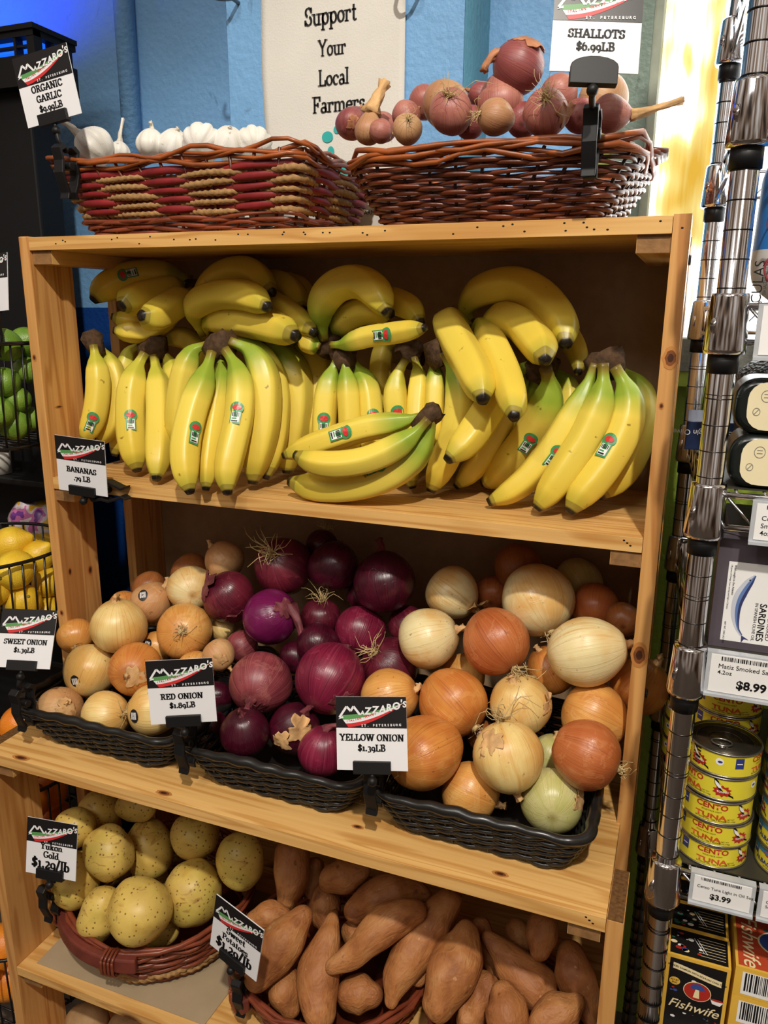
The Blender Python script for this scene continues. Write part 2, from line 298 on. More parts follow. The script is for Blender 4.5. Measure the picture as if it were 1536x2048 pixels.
# ---------------------------------------------------------------- price sign: printed card + black clip on a clamp
CS = .0889
def logo(mb, fr):
    # black top band with the market's lettering over a green, white and red swoosh; unit square mapped to CS
    o, A, B, N = fr; F = (o - A*CS/2 - B*CS/2, A*CS, B*CS, N)
    fill(mb, [(0, .575), (1, .575), (1, 1), (0, 1)], F, 1, .0005)
    X = np.linspace(0, 1, 12)
    up = lambda u: .765+.17*u**1.7                # top edge of the swoosh
    def band(f0, f1, m, z):
        L = [(.055+.12*f0, .745-.16*f0), (.055+.12*f1, .745-.16*f1)]
        top = [(L[0][0]+(.965-L[0][0])*x, L[0][1]+(up(x)-up(0))*(.93-L[0][1])/.17*.955) for x in X]
        bot = [(L[1][0]+(.965-L[1][0])*x, L[1][1]+(up(x)-up(0))*(.93-L[1][1])/.17*.955) for x in X]
        for i in range(11): fill(mb, [top[i], bot[i], bot[i+1], top[i+1]], F, m, z)
    band(0, .38, 2, .0008); band(.38, .7, 0, .0008); band(.7, 1, 3, .0008)
    for st in ([(.05, .715), (.155, .865)], [(.155, .865), (.215, .805)], [(.215, .805), (.255, .868)], [(.255, .868), (.345, .755)]):
        (a, b), (c, d) = st; l = math.hypot(c-a, d-b); ox, oy = -(d-b)/l*.0155, (c-a)/l*.0155
        fill(mb, [(a-ox, b-oy), (a+ox, b+oy), (c+ox, d+oy), (c-ox, d-oy)], F, 0, .0011)
    fill(mb, [(.03, .69), (.075, .72), (.1, .735), (.11, .71)], F, 0, .0011)
    x = .352
    for ch, sz, y in (('A', .085, .752), ('Z', .135, .76), ('Z', .14, .775), ('A', .13, .792), ('R', .13, .812), ('O', .135, .832), ("'", .13, .87), ('S', .115, .862)):
        V, _ = sans_mesh(ch, .045, .1); w = V[:, 0].max()*sz
        sans(mb, ch, x, y, sz, F, 0, bold=.035, shear=.1, align=1, z=.0012); x += w*.95+.002
    for i, ch in enumerate('ITALIAN MARKET'):
        if ch != ' ': u = i/14; sans(mb, ch, .16+.031*i, .655+.11*u**1.25, .042, F, 3, bold=0 if ch in 'MK' else .02, z=.0013)
    for i, ch in enumerate('ST. PETERSBURG'):
        if ch != ' ': sans(mb, ch, .375+.041*i, .592+.0012*i, .044, F, 0, bold=.03, z=.0013)
def price_sign(label, pos, R, lines, clamp, cdir=(0, -1, 0), arc=False, aw=.047, cup=(0, 0, 1)):
    # pos: card centre, R: columns right/up/normal, clamp: world point gripped, lines: (text, y, size)
    pos = np.array(pos); R = np.array(R); A, B, N = R[:, 0], R[:, 1], R[:, 2]; clamp = np.array(clamp); cdir = np.array(cdir, float)
    t = thing('price_sign', label, 'price sign', tuple(clamp), 'price signs on clips')
    c = MB(); h = CS/2
    c.box(pos - N*.0006, (CS, CS, .0012), 0, R)
    fr = (pos, A, B, N); logo(c, fr)
    for s, y, sz in lines: serif(c, s, 0, (y-.5)*CS, sz*CS, fr, 4, z=.0006)
    part('card', c, [CARD, CBLK, CGRN, CRED, CTXT], t, smooth=False)
    k = MB(); b0 = pos - B*(h - (.004 if not arc else -.0015))
    if arc: pl = [(-.024, -.012), (.024, -.012), (.024, .006)] + [(.024*math.cos(a), .006+.010*math.sin(a)) for a in np.linspace(.3, PI-.3, 8)] + [(-.024, .006)]
    else: pl = [(-aw/2, -.008), (aw/2, -.008), (aw/2, .0075), (-aw/2, .0075)]
    k.prism(pl, -.0045, .0045, (b0, A, B, N), 0)
    part('card_clip', k, BLK, t, smooth=False, bevel=.0008)
    j0 = b0 - B*.011 + N*.001; up = np.array(cup, float); top = clamp + up*.030
    k = MB(); k.tube([b0-B*.006, j0-B*.004], .003, 8); 
    sp = uvs(10, 7); k.add(sp[0]*.0062+(j0-B*.006), sp[1]); k.tube(catmull([j0-B*.008, (j0-B*.012+top)/2+cdir*.004, top], 8), .0034, 8)
    k.add(sp[0]*.0052+top, sp[1])
    part('swivel_arm', k, BLK, t)
    k = MB(); wv = np.cross(cdir, up)
    for sgn in (1, -1):
        jaw = [(sgn*.003, .032), (sgn*.014, .026), (sgn*.011, .012), (sgn*.013, -.002), (sgn*.009, -.016), (sgn*.004, -.026), (sgn*.0065, -.034), (sgn*.011, -.036),
               (sgn*.009, -.028), (sgn*.014, -.014), (sgn*.018, -.002), (sgn*.016, .014), (sgn*.020, .030), (sgn*.012, .036)]
        k.prism(jaw if sgn > 0 else jaw[::-1], -.008, .008, (clamp, cdir, up, wv), 0)
    k.tube([clamp-wv*.010+up*.008, clamp+wv*.010+up*.008], .006, 10)
    part('clamp', k, BLK, t, smooth=False, bevel=.0012)
    return t
def uvs(nu=16, nv=10):
    V = [(0, 0, -1)]; F = []
    for j in range(1, nv):
        a = PI*j/nv
        V += [(math.sin(a)*math.cos(2*PI*i/nu), math.sin(a)*math.sin(2*PI*i/nu), -math.cos(a)) for i in range(nu)]
    V.append((0, 0, 1)); n = len(V)
    for i in range(nu): F.append((0, 1+(i+1) % nu, 1+i)); F.append((n-1, n-1-nu+i, n-1-nu+(i+1) % nu))
    for j in range(nv-2):
        for i in range(nu): a = 1+j*nu+i; b = 1+j*nu+(i+1) % nu; F.append((a, b, b+nu, a+nu))
    return np.array(V, float), F
POSTER = [('Support', 0.3909, 0.3350, 0.0268, 0.80), ('Your', 0.3932, 0.2898, 0.0234, 0.78), ('Local', 0.3953, 0.2465, 0.0239, 0.82), ('Farmers', 0.4036, 0.2072, 0.0244, 0.86)]
TEALS = [(0.3841, 0.1703, 0.0100, 0.0085), (0.4012, 0.1804, 0.0060, 0.0060), (0.4137, 0.1943, 0.0060, 0.0070), (.408, .10, .03, .034), (.372, .075, .008, .006), (.39, .148, .006, .008)]
# ---------------------------------------------------------------- the room
def zz(p): return (p[0], p[1], p[2]+ZT)
def wallpaint(name, c, var=.05):
    m, t, b = base(name, .5, .35); N = NT(m); o = N.obj()
    f = N.noise(o, 6, 5); c2 = tuple(x*(1-var*2.2) for x in c[:3])+(1,)
    col = N.ramp(f, [(.35, c2), (.6, c)])
    sc = N.fr(N.noise(N.mul(o, (9, 9, 5)), 3, 6, .8), .66, .70, 0, .6); col = N.mix(sc, col, tuple(x*.6 for x in c[:3])+(1,))
    N.l(col, b.inputs['Base Color']); N.bump(b, N.noise(o, 95, 3), .5, .004); return m
BLUE = wallpaint('pale_blue_wall_paint', srgb(118, 168, 214)); NAVY = wallpaint('deep_blue_wall_paint', srgb(16, 62, 132)); TEAL = wallpaint('teal_side_face', srgb(96, 152, 172))
LIME = wallpaint('lime_wall_paint', srgb(150, 172, 62)); SAGE = wallpaint('chipped_sage_paint', srgb(112, 130, 118), .14)
CONC = plain('grey_sill', srgb(112, 112, 104), .8, .2, var=.3, sc=60, bump=.5)
m = MB(); m.bx((-2.6, -3.2, -.06), (3.2, .9, 0)); struct('floor', m, plain('brown_floor_tile', srgb(96, 84, 72), .5, .4, var=.15, sc=8))
m = MB(); WB = .45; zs = ZT-.102; zw = ZT-.145
m.bx((-2.6, WB, 0), (.80, WB+.1, zs), 1); m.bx((-2.6, WB, zs), (.80, WB+.1, 3.3), 0)
m.bx((.80, WB, 0), (3.2, WB+.1, zw), 2); m.bx((.80, WB, zw), (.872, WB+.1, 3.3), 2); m.bx((.872, WB, 2.75), (3.2, WB+.1, 3.3), 2); m.bx((1.95, WB, zw), (3.2, WB+.1, 2.75), 2)
struct('wall_back', m, [BLUE, NAVY, LIME])
m = MB(); m.bx((.198, .30, zs), (.609, WB, 3.3), 0); m.bx((.198, .30, 0), (.609, WB, zs), 1)
m.poly([(.6095, .30, zs), (.6095, WB, zs), (.6095, WB, 3.3), (.6095, .30, 3.3)], 2); m.poly([(.1975, WB, zs), (.1975, .30, zs), (.1975, .30, 3.3), (.1975, WB, 3.3)], 0)  # right side face coloured darker and greyer than the pilaster front
struct('wall_pilaster', m, [BLUE, NAVY, TEAL])
m = MB(); m.tube([(-.115, WB-.012, 0), (-.115, WB-.012, zs)], .02, 16, 1); m.tube([(-.115, WB-.012, zs), (-.115, WB-.012, 3.3)], .02, 16, 0); struct('trim_1', m, [BLUE, NAVY], smooth=True)
m = MB(); m.bx((.825, WB-.03, zw), (.872, WB+.02, 2.8), 0); m.bx((.872, WB-.022, zw), (.885, WB+.03, 2.8), 1); m.bx((.885, WB-.02, 2.74), (1.98, WB+.03, 2.8), 0); m.bx((1.95, WB-.02, zw), (1.99, WB+.03, 2.8), 0)
m.bx((.81, WB-.06, zw-.05), (2.0, WB+.05, zw), 2); m.bx((.81, WB-.055, zw-.075), (2.0, WB+.02, zw-.05), 3)
w1 = struct('window_1', m, [SAGE, plain('pale_stop_bead', srgb(150, 156, 140), .6, .3, var=.15), CONC, LIME])
gm, gt, gb = base('paint_smeared_lit_pane', .25, .4); N = NT(gm); o_ = N.obj()
sh = N.n('VectorMath', operation='ADD'); N.l(N.mul(o_, (1, 1, .55)), sh.inputs[0]); sh.inputs[1].default_value = (.045, .3, .11); f1 = N.noise(sh.outputs[0], 11, 2); f2 = N.noise(N.mul(o_, (90, 1, 5)), 1, 3)
ff = N.n('Math', operation='ADD'); q = N.n('Math', operation='MULTIPLY'); N.l(f2, q.inputs[0]); q.inputs[1].default_value = .22; N.l(f1, ff.inputs[0]); N.l(q.outputs[0], ff.inputs[1])
pc = N.ramp(ff.outputs[0], [(.605, (1, 1, .96, 1)), (.69, srgb(247, 228, 146)), (.82, srgb(222, 178, 66))])
N.l(pc, gb.inputs['Base Color']); N.l(pc, gb.inputs['Emission Color']); gb.inputs['Emission Strength'].default_value = .95
N.l(N.fr(ff.outputs[0], .60, .72, 1.9, .74), gb.inputs['Emission Strength'])
m = MB(); m.bx((.88, WB+.03, zw), (1.97, WB+.036, 2.76)); g = part('glass_pane', m, gm, w1); g['kind'] = 'structure'

# hooks and the cloth banner on the pilaster
HK = plain('galvanised_hook', srgb(110, 112, 112), .4, .5, .8)
for x, z, lb in ((.222, .385, 'grey metal ceiling hook screwed into blue wall left of the cloth banner'), (.538, .36, 'grey metal hook screwed into blue wall right of the cloth banner')):
    m = MB(); P = [(0, 0, 0), (0, -.02, 0), (-.004, -.032, -.004), (-.016, -.04, -.004), (-.026, -.034, .002), (-.028, -.024, .008)]
    P = [(x+a, .30+b, ZT+z+c) for a, b, c in P]; m.tube(catmull(P, 18), .0032, 8); o = ob('wall_hook', m, HK, loc=(x, .30, ZT+z)); tag(o, lb, 'hook')
CLOTH = plain('unbleached_cloth', srgb(214, 211, 202), .85, .15, var=.03, sc=14, bump=.25, bsc=420)
m = MB(); nx, nz = 24, 40; V = []; F = []
x0, x1, zb_, zt_ = .2665, .5165, ZT+.02, ZT+.50
for j in range(nz+1):
    for i in range(nx+1):
        u, v = i/nx, j/nz; xl = x0+.010*max(0, .55-v)*(1-u)+.0015*math.sin(9*v)
        V.append((xl+(x1-xl)*u, .2945-.0006*math.sin(5*u+2*v)**2, zb_+(zt_-zb_)*v))
for j in range(nz):
    for i in range(nx): a = j*(nx+1)+i; F.append((a, a+1, a+nx+2, a+nx+1))
m.add(V, F); bn = ob('cloth_banner', m, CLOTH, loc=(.39, .30, ZT+.2)); tag(bn, 'off-white cloth banner with black lettering about local farmers on the blue wall', 'banner')
sm = bn.modifiers.new('thick', 'SOLIDIFY'); sm.thickness = .0012
m = MB(); fr = (np.array([0, .2932, ZT]), np.array([1., 0, 0]), np.array([0, 0, 1.]), np.array([0, -1., 0]))
for s, x, y, sz, nw in POSTER: serif(m, s, x, y, sz, fr, 0, T=.17, t=.055, narrow=nw, track=-.04)
part('lettering', m, CTXT, bn, smooth=False)
m = MB()
for x, y, a, b in TEALS: fill(m, disc(x, y, a, b, 18), fr, 0)
part('teal_flower_print', m, plain('teal_print', srgb(54, 168, 164), .7, .2, var=.03), bn, smooth=False)
m = MB(); sans(m, 'HEALTHY FARMS', .436, .048, .0098, fr, 0); part('small_lettering', m, CTXT, bn, smooth=False)

# ---------------------------------------------------------------- the stepped pine display
U = thing('display_shelf', 'tall stepped pine produce display with four shelves and dark back panel', 'display shelf', (.48, .05, 0))
ZB, ZO, ZP, ZL = ZT-.372, ZT-.771, ZT-1.177, ZT-1.40
def board(name, a, b, mat, bv=.0016, dots=(), knots=()):
    m = MB(); m.bx(a, b)
    for kp, A, B, N, rx, ry in knots:      # knots: halo, ring and heart
        fr = tuple(np.array(q, float) for q in (kp, A, B, N))
        for k, (s, z) in enumerate(((1.5, .0002), (1, .0003), (.55, .0004))): fill(m, [(x*(1+.1*math.sin(3*i+rx*999)), y) for i, (x, y) in enumerate(disc(0, 0, rx*s, ry*s, 14))], fr, (4, 2, 3)[k], z)
    for x, z in dots:
        m.prism(disc(0, 0, .0016, .0011, 8), -.0002, .0004, ((x, min(a[1], b[1]), z), (1, 0, 0), (0, 0, 1), (0, -1, 0)), 1)
    return part(name, m, [mat, CTXT, *KNOT[1:]], U, smooth=False, bevel=bv)
rg = random.Random(4)
PK = [((.0192, y, ZT+z), (0, 1, 0), (0, 0, 1), (1, 0, 0), rx, ry) for y, z, rx, ry in ((.018, -.540, .0035, .006), (.066, -.552, .0045, .007), (.03, -.26, .006, .0015))] + [((x, -.0002, ZT+z), (1, 0, 0), (0, 0, 1), (0, -1, 0), .003, .004) for x, z in ((.008, -.18), (.010, -.61))]
PR = [((.952, -.0002, ZT-.155), (1, 0, 0), (0, 0, 1), (0, -1, 0), .006, .009), ((.947, -.0002, ZT-.21), (1, 0, 0), (0, 0, 1), (0, -1, 0), .002, .003), ((.949, -.0002, ZT-.525), (1, 0, 0), (0, 0, 1), (0, -1, 0), .007, .012)]
for x in (0, .941): board('front_post', (x, 0, 0), (x+.019, .089, ZT+.001), W_Z, dots=((x+.010, ZT-.014),) if x else (), knots=PR if x else PK)
for x in (0, .941): board('back_post', (x, .188, 0), (x+.019, .277, ZT-.02), W_Z)
for x in (-.004, .946):
    m = MB(); m.bx((x, -.184, 0), (x+.019, -.094, ZO-.001)); m.bx((x+.0008, -.1832, ZO-.001), (x+.0182, -.0948, ZO), 1)
    part('step_post', m, [W_Z, W_end], U, smooth=False)
board('top_board', (.0195, .0005, ZT-.0195), (.9405, .277, ZT-.0005), W_X, dots=[(rg.uniform(.03, .93), ZT-rg.uniform(.004, .015)) for _ in range(34)])
TKN = {0: [(.077, -.178, .011, .0042), (.335, -.172, .009, .0038), (.62, -.139, .006, .003), (.817, -.157, .007, .0034)]}
def shelf(z, y0, n, x0, x1, w=.0915, th=.019, kn=()):
    for k in range(n): 
        a = y0+k*(w+.0014); board('shelf_board', (x0, a, z-th), (x1, min(a+w, .277), z), W_X, dots=[(x1-.022+.004*q, z-.005-.003*q) for q in range(3)] if k == 0 else (), knots=[((x, y, z+.0001), (1, 0, 0), (0, 1, 0), (0, 0, 1), rx, ry) for x, y, rx, ry in kn] if k == 0 else ())
shelf(ZB, .0005, 3, .0195, .9405); shelf(ZO, -.184, 5, .0155, .9455, kn=TKN[0]); shelf(ZP, -.184, 5, .0155, .9455, th=.016); shelf(ZL, -.184, 5, .0155, .9455)
for z, y0 in ((ZT-.0197, .006), (ZB-.0192, .004), (ZO-.0192, -.178), (ZP-.0162, -.176), (ZL-.0192, -.176)):
    for s, x in ((1, .0195), (-1, .9405)):
        m = MB(); m.bx((x, y0, z-.020), (x+s*.037, .27, z)); m.bx((x+s*.0005, y0-.0004, z-.0196), (x+s*.0365, y0, z-.0004), 1); part('cleat', m, [W_Y, W_clt], U, smooth=False)
m = MB(); m.bx((.001, .2775, .05), (.959, .2835, ZT-.0006)); part('back_panel', m, PANEL, U, smooth=False)
for z in (ZT-.045, ZT-.6, ZO-.3):
    m = MB(); m.tube([(.960, .05, z), (.963, .05, z)], .006, 10); part('bolt', m, HK, U)

# ---------------------------------------------------------------- baskets
def rrect(cx, cy, hx, hy, r, n):
    L = [2*(hy-r), PI/2*r, 2*(hx-r), PI/2*r]*2; tot = sum(L); P = []; Nn = []
    # start at the right side going +y, counter-clockwise
    seq = [((hx, -hy+r), (0, 1)), ((hx-r, hy-r), 0), ((hx-r, hy), (-1, 0)), ((-hx+r, hy-r), PI/2), ((-hx, hy-r), (0, -1)), ((-hx+r, -hy+r), PI), ((-hx+r, -hy), (1, 0)), ((hx-r, -hy+r), 1.5*PI)]
    for i in range(n):
        s = tot*i/n; k = 0
        while s > L[k] and k < 7: s -= L[k]; k += 1
        p, d = seq[k]
        if k % 2 == 0: P.append((cx+p[0]+d[0]*s, cy+p[1]+d[1]*s)); Nn.append((d[1], -d[0]))
        else: a = d+s/r; P.append((cx+p[0]+r*math.cos(a), cy+p[1]+r*math.sin(a))); Nn.append((math.cos(a), math.sin(a)))
    return np.array(P), np.array(Nn)
def circ(cx, cy, R, n): a = np.arange(n)*2*PI/n; Nn = np.column_stack([np.cos(a), np.sin(a)]); return Nn*R+np.array([cx, cy]), Nn
def ring(mb, path, z, ns, ph, amp, r, m=0, seg=6, jit=0, seed=0, flat=None, sec=None, per=4, zamp=0):
    P, Nn = path(ns*per); n = len(P); s = np.arange(n)/n; g = np.random.default_rng(seed)
    off = amp*np.cos(PI*ns*s+ph); zj = np.zeros(n)
    if jit:
        for k in range(4): q = g.integers(2, 14); zj += jit*np.sin(2*PI*q*s+g.uniform(0, 6))/2; 
    zj += zamp*np.sin(PI*ns*s+ph)
    V = np.column_stack([P+Nn*off[:, None], z+zj])
    rr = r*(1+.16*np.sin(2*PI*g.integers(3, 9)*s+g.uniform(0, 6)))
    mb.tube(V, rr, seg, m, sec, closed=True, flat=flat)
def stakes(mb, paths, zs_, ns, r, m=0, amp=0):
    Q = [p(ns) for p in paths]
    for i in range(ns): mb.tube([(Q[j][0][i][0], Q[j][0][i][1], zs_[j]) for j in range(len(Q))], r, 5, m)
def tray_base(mb, path, z, m=0): P, _ = path(40); mb.prism([tuple(p) for p in P], z, z+.004, ((0, 0, 0), (1, 0, 0), (0, 1, 0), (0, 0, 1)), m)
PE = plain('black_resin_wicker', srgb(30, 29, 28), .3, .55, var=.25, sc=40)
def black_tray(label, bx0, bx1, rx0, rx1, h=.064, z0=ZO):
    t = thing('wicker_tray', label, 'wicker tray', ((bx0+bx1)/2, 0, z0), 'black wicker trays of onions')
    def lev(f): 
        x0 = bx0+(rx0-bx0)*f; x1 = bx1+(rx1-bx1)*f; y0 = -.125-.025*f; y1 = .16+.025*f
        return lambda n: rrect((x0+x1)/2, (y0+y1)/2, (x1-x0)/2, (y1-y0)/2, .028, n)
    m = MB(); R = 10
    for i in range(R): f = (i+.4)/R; ring(m, lev(f*.95), z0+.005+(h-.010)*f, 42, PI*(i % 2), .0026, .0034, seg=6, jit=.0010, seed=i, zamp=.0012)
    part('woven_sides', m, PE, t)
    m = MB(); stakes(m, [lev(0), lev(.95)], [z0+.003, z0+h-.006], 42, .0022); part('stakes', m, PE, t)
    m = MB(); ring(m, lev(1.0), z0+h, 60, 0, .0006, .0066, seg=10, jit=.0012, seed=3, sec=lambda a, s: 1+.10*np.cos(a*1+s*PI*2*34)); part('rolled_rim', m, PE, t)
    m = MB(); tray_base(m, lev(0), z0+.001); part('base', m, PE, t, smooth=False); return t
black_tray('black wicker tray holding sweet onions, leftmost of three on the onion shelf', .078, .300, .028, .333)
black_tray('black wicker tray holding red onions, in the middle of the onion shelf', .377, .592, .345, .624)
black_tray('black wicker tray holding yellow onions, beside the right post', .667, .894, .642, .917)

WIL = plain('brown_willow', srgb(96, 44, 24), .32, .5, var=.4, sc=26); WILR = plain('red_brown_willow', srgb(122, 58, 36), .35, .5, var=.35, sc=24); WILO = plain('amber_willow', srgb(150, 78, 34), .36, .5, var=.35, sc=26)
REED = plain('red_dyed_reed', srgb(128, 34, 36), .45, .4, var=.3, sc=30); ROPE = plain('seagrass_rope', srgb(158, 122, 78), .8, .2, var=.28, sc=160); LINER = plain('dark_brown_slats', srgb(52, 28, 20), .5, .4, var=.3)
rope_sec = lambda k: (lambda a, s: 1+.24*np.cos(2*(a-s*k)))
# garlic basket
t = thing('garlic_basket', 'flared rectangular basket of red reed and tan rope holding garlic', 'basket', (.28, .12, ZT))
def glev(f): 
    x0, x1, y0, y1 = .122-.045*f, .452+.036*f, .028-.036*f, .235+.03*f
    return lambda n: rrect((x0+x1)/2, (y0+y1)/2, (x1-x0)/2, (y1-y0)/2, .012, n)
m = MB()
for i in range(5): ring(m, glev((i+.3)/14), ZT+.003+.0042*i, 26, PI*(i % 2), .003, .0027, seg=6, jit=.002, seed=20+i)
part('willow_foot', m, WILR, t)
ma, mb_ = MB(), MB()
for i in range(5):
    f = .24+.125*i
    ring(ma, glev(f), ZT+.005+.092*f, 18, 0, .0036, .0042, 0, 9, seed=40+i, sec=rope_sec(2*PI*60), per=16, jit=.001)
    ring(mb_, glev(f+.062), ZT+.005+.092*(f+.062), 18, PI, .0036, .0052, 0, 8, seed=50+i, flat=(.38, 1.15) if False else None, sec=lambda a, s: 1/np.sqrt((np.cos(a)/1.05)**2+(np.sin(a)/.42)**2), jit=.001)
part('rope_weave', ma, ROPE, t); part('red_reed_weave', mb_, REED, t)
m = MB()
for i in range(5): ring(m, glev(.9+.035*i), ZT+.086+.0036*i, 14, PI*i*.5, .0042, .0030, seg=6, jit=.004, seed=70+i)
part('willow_rim', m, WILO, t)
m = MB(); stakes(m, [glev(0), glev(1)], [ZT+.002, ZT+.097], 36, .0024); part('stakes', m, WIL, t)
m = MB(); tray_base(m, glev(0), ZT+.0005); part('base', m, LINER, t, smooth=False)
# shallot basket
t = thing('shallot_basket', 'flared dark brown willow basket holding shallots beside the window', 'basket', (.72, .12, ZT))
def slev(f): 
    f2 = f**.85; x0, x1, y0, y1 = .582-.042*f2, .856+.046*f2, .036-.052*f2, .225+.036*f2; r = .02+.04*f
    return lambda n: rrect((x0+x1)/2, (y0+y1)/2, (x1-x0)/2, (y1-y0)/2, r, n)
m = MB()
for i in range(15): f = (i+.3)/15; ring(m, slev(f*.93), ZT+.003+.068*f, 34, PI*(i % 2), .0032, .0027, seg=6, jit=.0012, seed=100+i)
part('woven_sides', m, WIL, t)
m = MB()
for i in range(5): ring(m, slev(.96+.02*i), ZT+.070+.0034*i, 10, PI*i*.6, .0044, .0032, seg=6, jit=.0045, seed=130+i)
part('braided_rim', m, WILO, t)
m = MB(); stakes(m, [slev(0), slev(.5), slev(.98)], [ZT+.002, ZT+.04, ZT+.076], 34, .0024); part('stakes', m, LINER, t)
m = MB(); tray_base(m, slev(0), ZT+.0005); part('base', m, LINER, t, smooth=False)
m = MB()
for s in (0, 1, 2): m.tube([(.894+.004*s, .07+.01*s, ZT+.078+.003*s), (.914+.004*s, .10, ZT+.080+.002*s), (.912+.004*s, .15, ZT+.080+.002*s), (.892+.003*s, .185, ZT+.078+.003*s)], .0035, 6)
part('side_handle', m, WIL, t)
# round potato baskets
def round_basket(label, cx, cy, R0, R1, h, handle, seed):
    t = thing('round_basket', label, 'basket', (cx, cy, ZP), 'round willow baskets on the potato shelf'); z0 = ZP+.003
    lev = lambda f: (lambda n: circ(cx, cy, R0+(R1-R0)*f**.7, n))
    m = MB()
    for i in range(3): ring(m, lev(.02+.05*i), z0+.004+.005*i, 20, PI*(i % 2), .003, .0034, seed=seed+i, jit=.002)
    for i in range(7): f = .36+.085*i; ring(m, lev(f), z0+h*f, 20, PI*(i % 2), .0032, .0036, seed=seed+9+i, jit=.003)
    part('woven_sides', m, WILR, t)
    m = MB()
    for i in range(2): ring(m, lev(.22+.1*i), z0+h*(.20+.1*i), 20, PI*i, .002, .0052, 0, 8, seed=seed+30+i, sec=rope_sec(2*PI*36), per=12)
    part('seagrass_band', m, ROPE, t)
    m = MB()
    for i in range(3): ring(m, lev(1+.012*i), z0+h*.97+.0035*i, 8, PI*i*.7, .0035, .0040, seed=seed+40+i, jit=.004)
    part('rim', m, WILR, t)
    m = MB(); stakes(m, [lev(0), lev(.4), lev(1)], [z0, z0+h*.4, z0+h], 26, .0028); part('stakes', m, WIL, t)
    m = MB(); P, _ = circ(cx, cy, R0, 32); m.prism([tuple(p) for p in P], z0-.002, z0+.003, ((0, 0, 0), (1, 0, 0), (0, 1, 0), (0, 0, 1))); part('base', m, WIL, t, smooth=False)
    if handle:
        a0, a1 = handle; A = np.radians(np.linspace(a0, a1, 22)); m = MB(); V = []; F = []
        for a in A:
            for rr, zq in ((R1+.004, -.022), (R1+.019, -.022), (R1+.017, .002), (R1+.003, .002)): V.append((cx+rr*math.cos(a), cy+rr*math.sin(a), z0+h+zq))
        for i in range(21):
            for q in range(4): F.append((i*4+q, i*4+(q+1) % 4, i*4+4+(q+1) % 4, i*4+4+q))
        F += [(0, 3, 2, 1), (84, 85, 86, 87)]; m.add(V, F); hd = part('wooden_handle', m, plain('maroon_stained_wood', srgb(108, 50, 40), .5, .35, var=.2, sc=40), t, smooth=False, bevel=.003)
        for f in (.12, .82):
            m = MB()
            for k in range(4):
                a = math.radians(a0+(a1-a0)*f+(k-1.5)*2.0); c = math.cos(a), math.sin(a); rm = R1+.008
                P = [(cx+(rm+dr)*c[0], cy+(rm+dr)*c[1], z0+h+dz) for dr, dz in ((.014, .0), (.0135, -.024), (.002, -.034), (-.012, -.028), (-.014, -.004), (-.002, .006))]
                m.tube(catmull(P+P[:1], 20), .0024, 6)
            part('willow_binding', m, WILR, hd)
    return t
round_basket('round willow basket with maroon wooden handle holding yellow potatoes', .19, -.008, .132, .160, .082, (212, 292), 200)
round_basket('round willow basket in the middle of the potato shelf holding sweet potatoes', .53, -.012, .125, .158, .066, (196, 240), 300)
round_basket('smaller round willow basket by the right post heaped with sweet potatoes', .812, -.025, .095, .118, .07, None, 400)
m = MB(); kp = [(.042, -.166), (.372, -.163), (.386, .12), (.03, .12)]
m.prism(kp, 0, .0012, ((0, 0, ZP+.0004), (1, 0, 0), (0, 1, 0), (0, 0, 1))); o = ob('kraft_paper_sheet', m, plain('kraft_paper', srgb(166, 146, 116), .8, .2, var=.06, sc=20), loc=(.2, 0, ZP), smooth=False)
tag(o, 'flat sheet of brown kraft paper under the yellow potato basket', 'paper sheet')
# ---------------------------------------------------------------- produce builders
def axes(d):
    d = np.array(d, float); d /= np.linalg.norm(d); a = np.array([0, 0, 1.]) if abs(d[2]) < .9 else np.array([1., 0, 0])
    e = np.cross(a, d); e /= np.linalg.norm(e); return np.column_stack([e, np.cross(d, e), d])
def onion_mat(name, c1, c2, c3, c4, rough=.3, spec=.5, line=.4, blot=(.52, .68, .75)):
    m, t, b = base(name, rough, spec); N = NT(m); st = N.st(); o = N.add(N.obj(), N.mul(N.n('ObjectInfo').outputs['Random'], (9, 5, 7)))
    rnd = N.mul(N.n('ObjectInfo').outputs['Random'], (31, 17, 0))
    s1 = N.noise(N.add(N.mul(st, (2.2, 2.2, .8)), rnd), 1.0, 5, .5, .6); s2 = N.noise(N.add(N.mul(st, (27, 27, .9)), rnd), 1.0, 3, .3)
    g = N.noise(o, 20, 2)
    c = N.ramp(s1, [(.30, c2), (.46, c1), (.62, c1), (.74, c4)])
    c = N.mix(N.fr(g, .40, .62, 0, .9), c, c2)
    c = N.mix(N.fr(s2, .57, .66, 0, line*.9), c, c3); c = N.mix(N.fr(s2, .44, .36, 0, line*.6), c, c4)
    pa = N.noise(N.mul(o, (1, 1, 1)), 30, 5, 1.4, .6); c = N.mix(N.fr(pa, .56, .60, 0, .28), c, c4); c = N.mix(N.fr(pa, .655, .67, 0, blot[2]*.7), c, c2)
    edge = N.fr(pa, .555, .57, 0, 1)
    tz = N.z(st)[2]; c = N.mix(N.fr(tz, .0, .07, .85, 0), c, c3); c = N.mix(N.fr(tz, .84, .98, 0, .7), c, c3)
    sp = N.fr(N.noise(o, 140, 2), .70, .76, 0, .55); c = N.mix(sp, c, tuple(x*.35 for x in c3[:3])+(1,))
    N.l(c, b.inputs['Base Color']); N.l(N.fr(s1, .3, .7, rough+.12, rough-.06), b.inputs['Roughness']); bh = N.n('Math', operation='ADD'); N.l(s2, bh.inputs[0]); bh2 = N.n('Math', operation='MULTIPLY'); N.l(edge, bh2.inputs[0]); bh2.inputs[1].default_value = .5; N.l(bh2.outputs[0], bh.inputs[1]); N.bump(b, bh.outputs[0], .28, .0013); return m
S = srgb
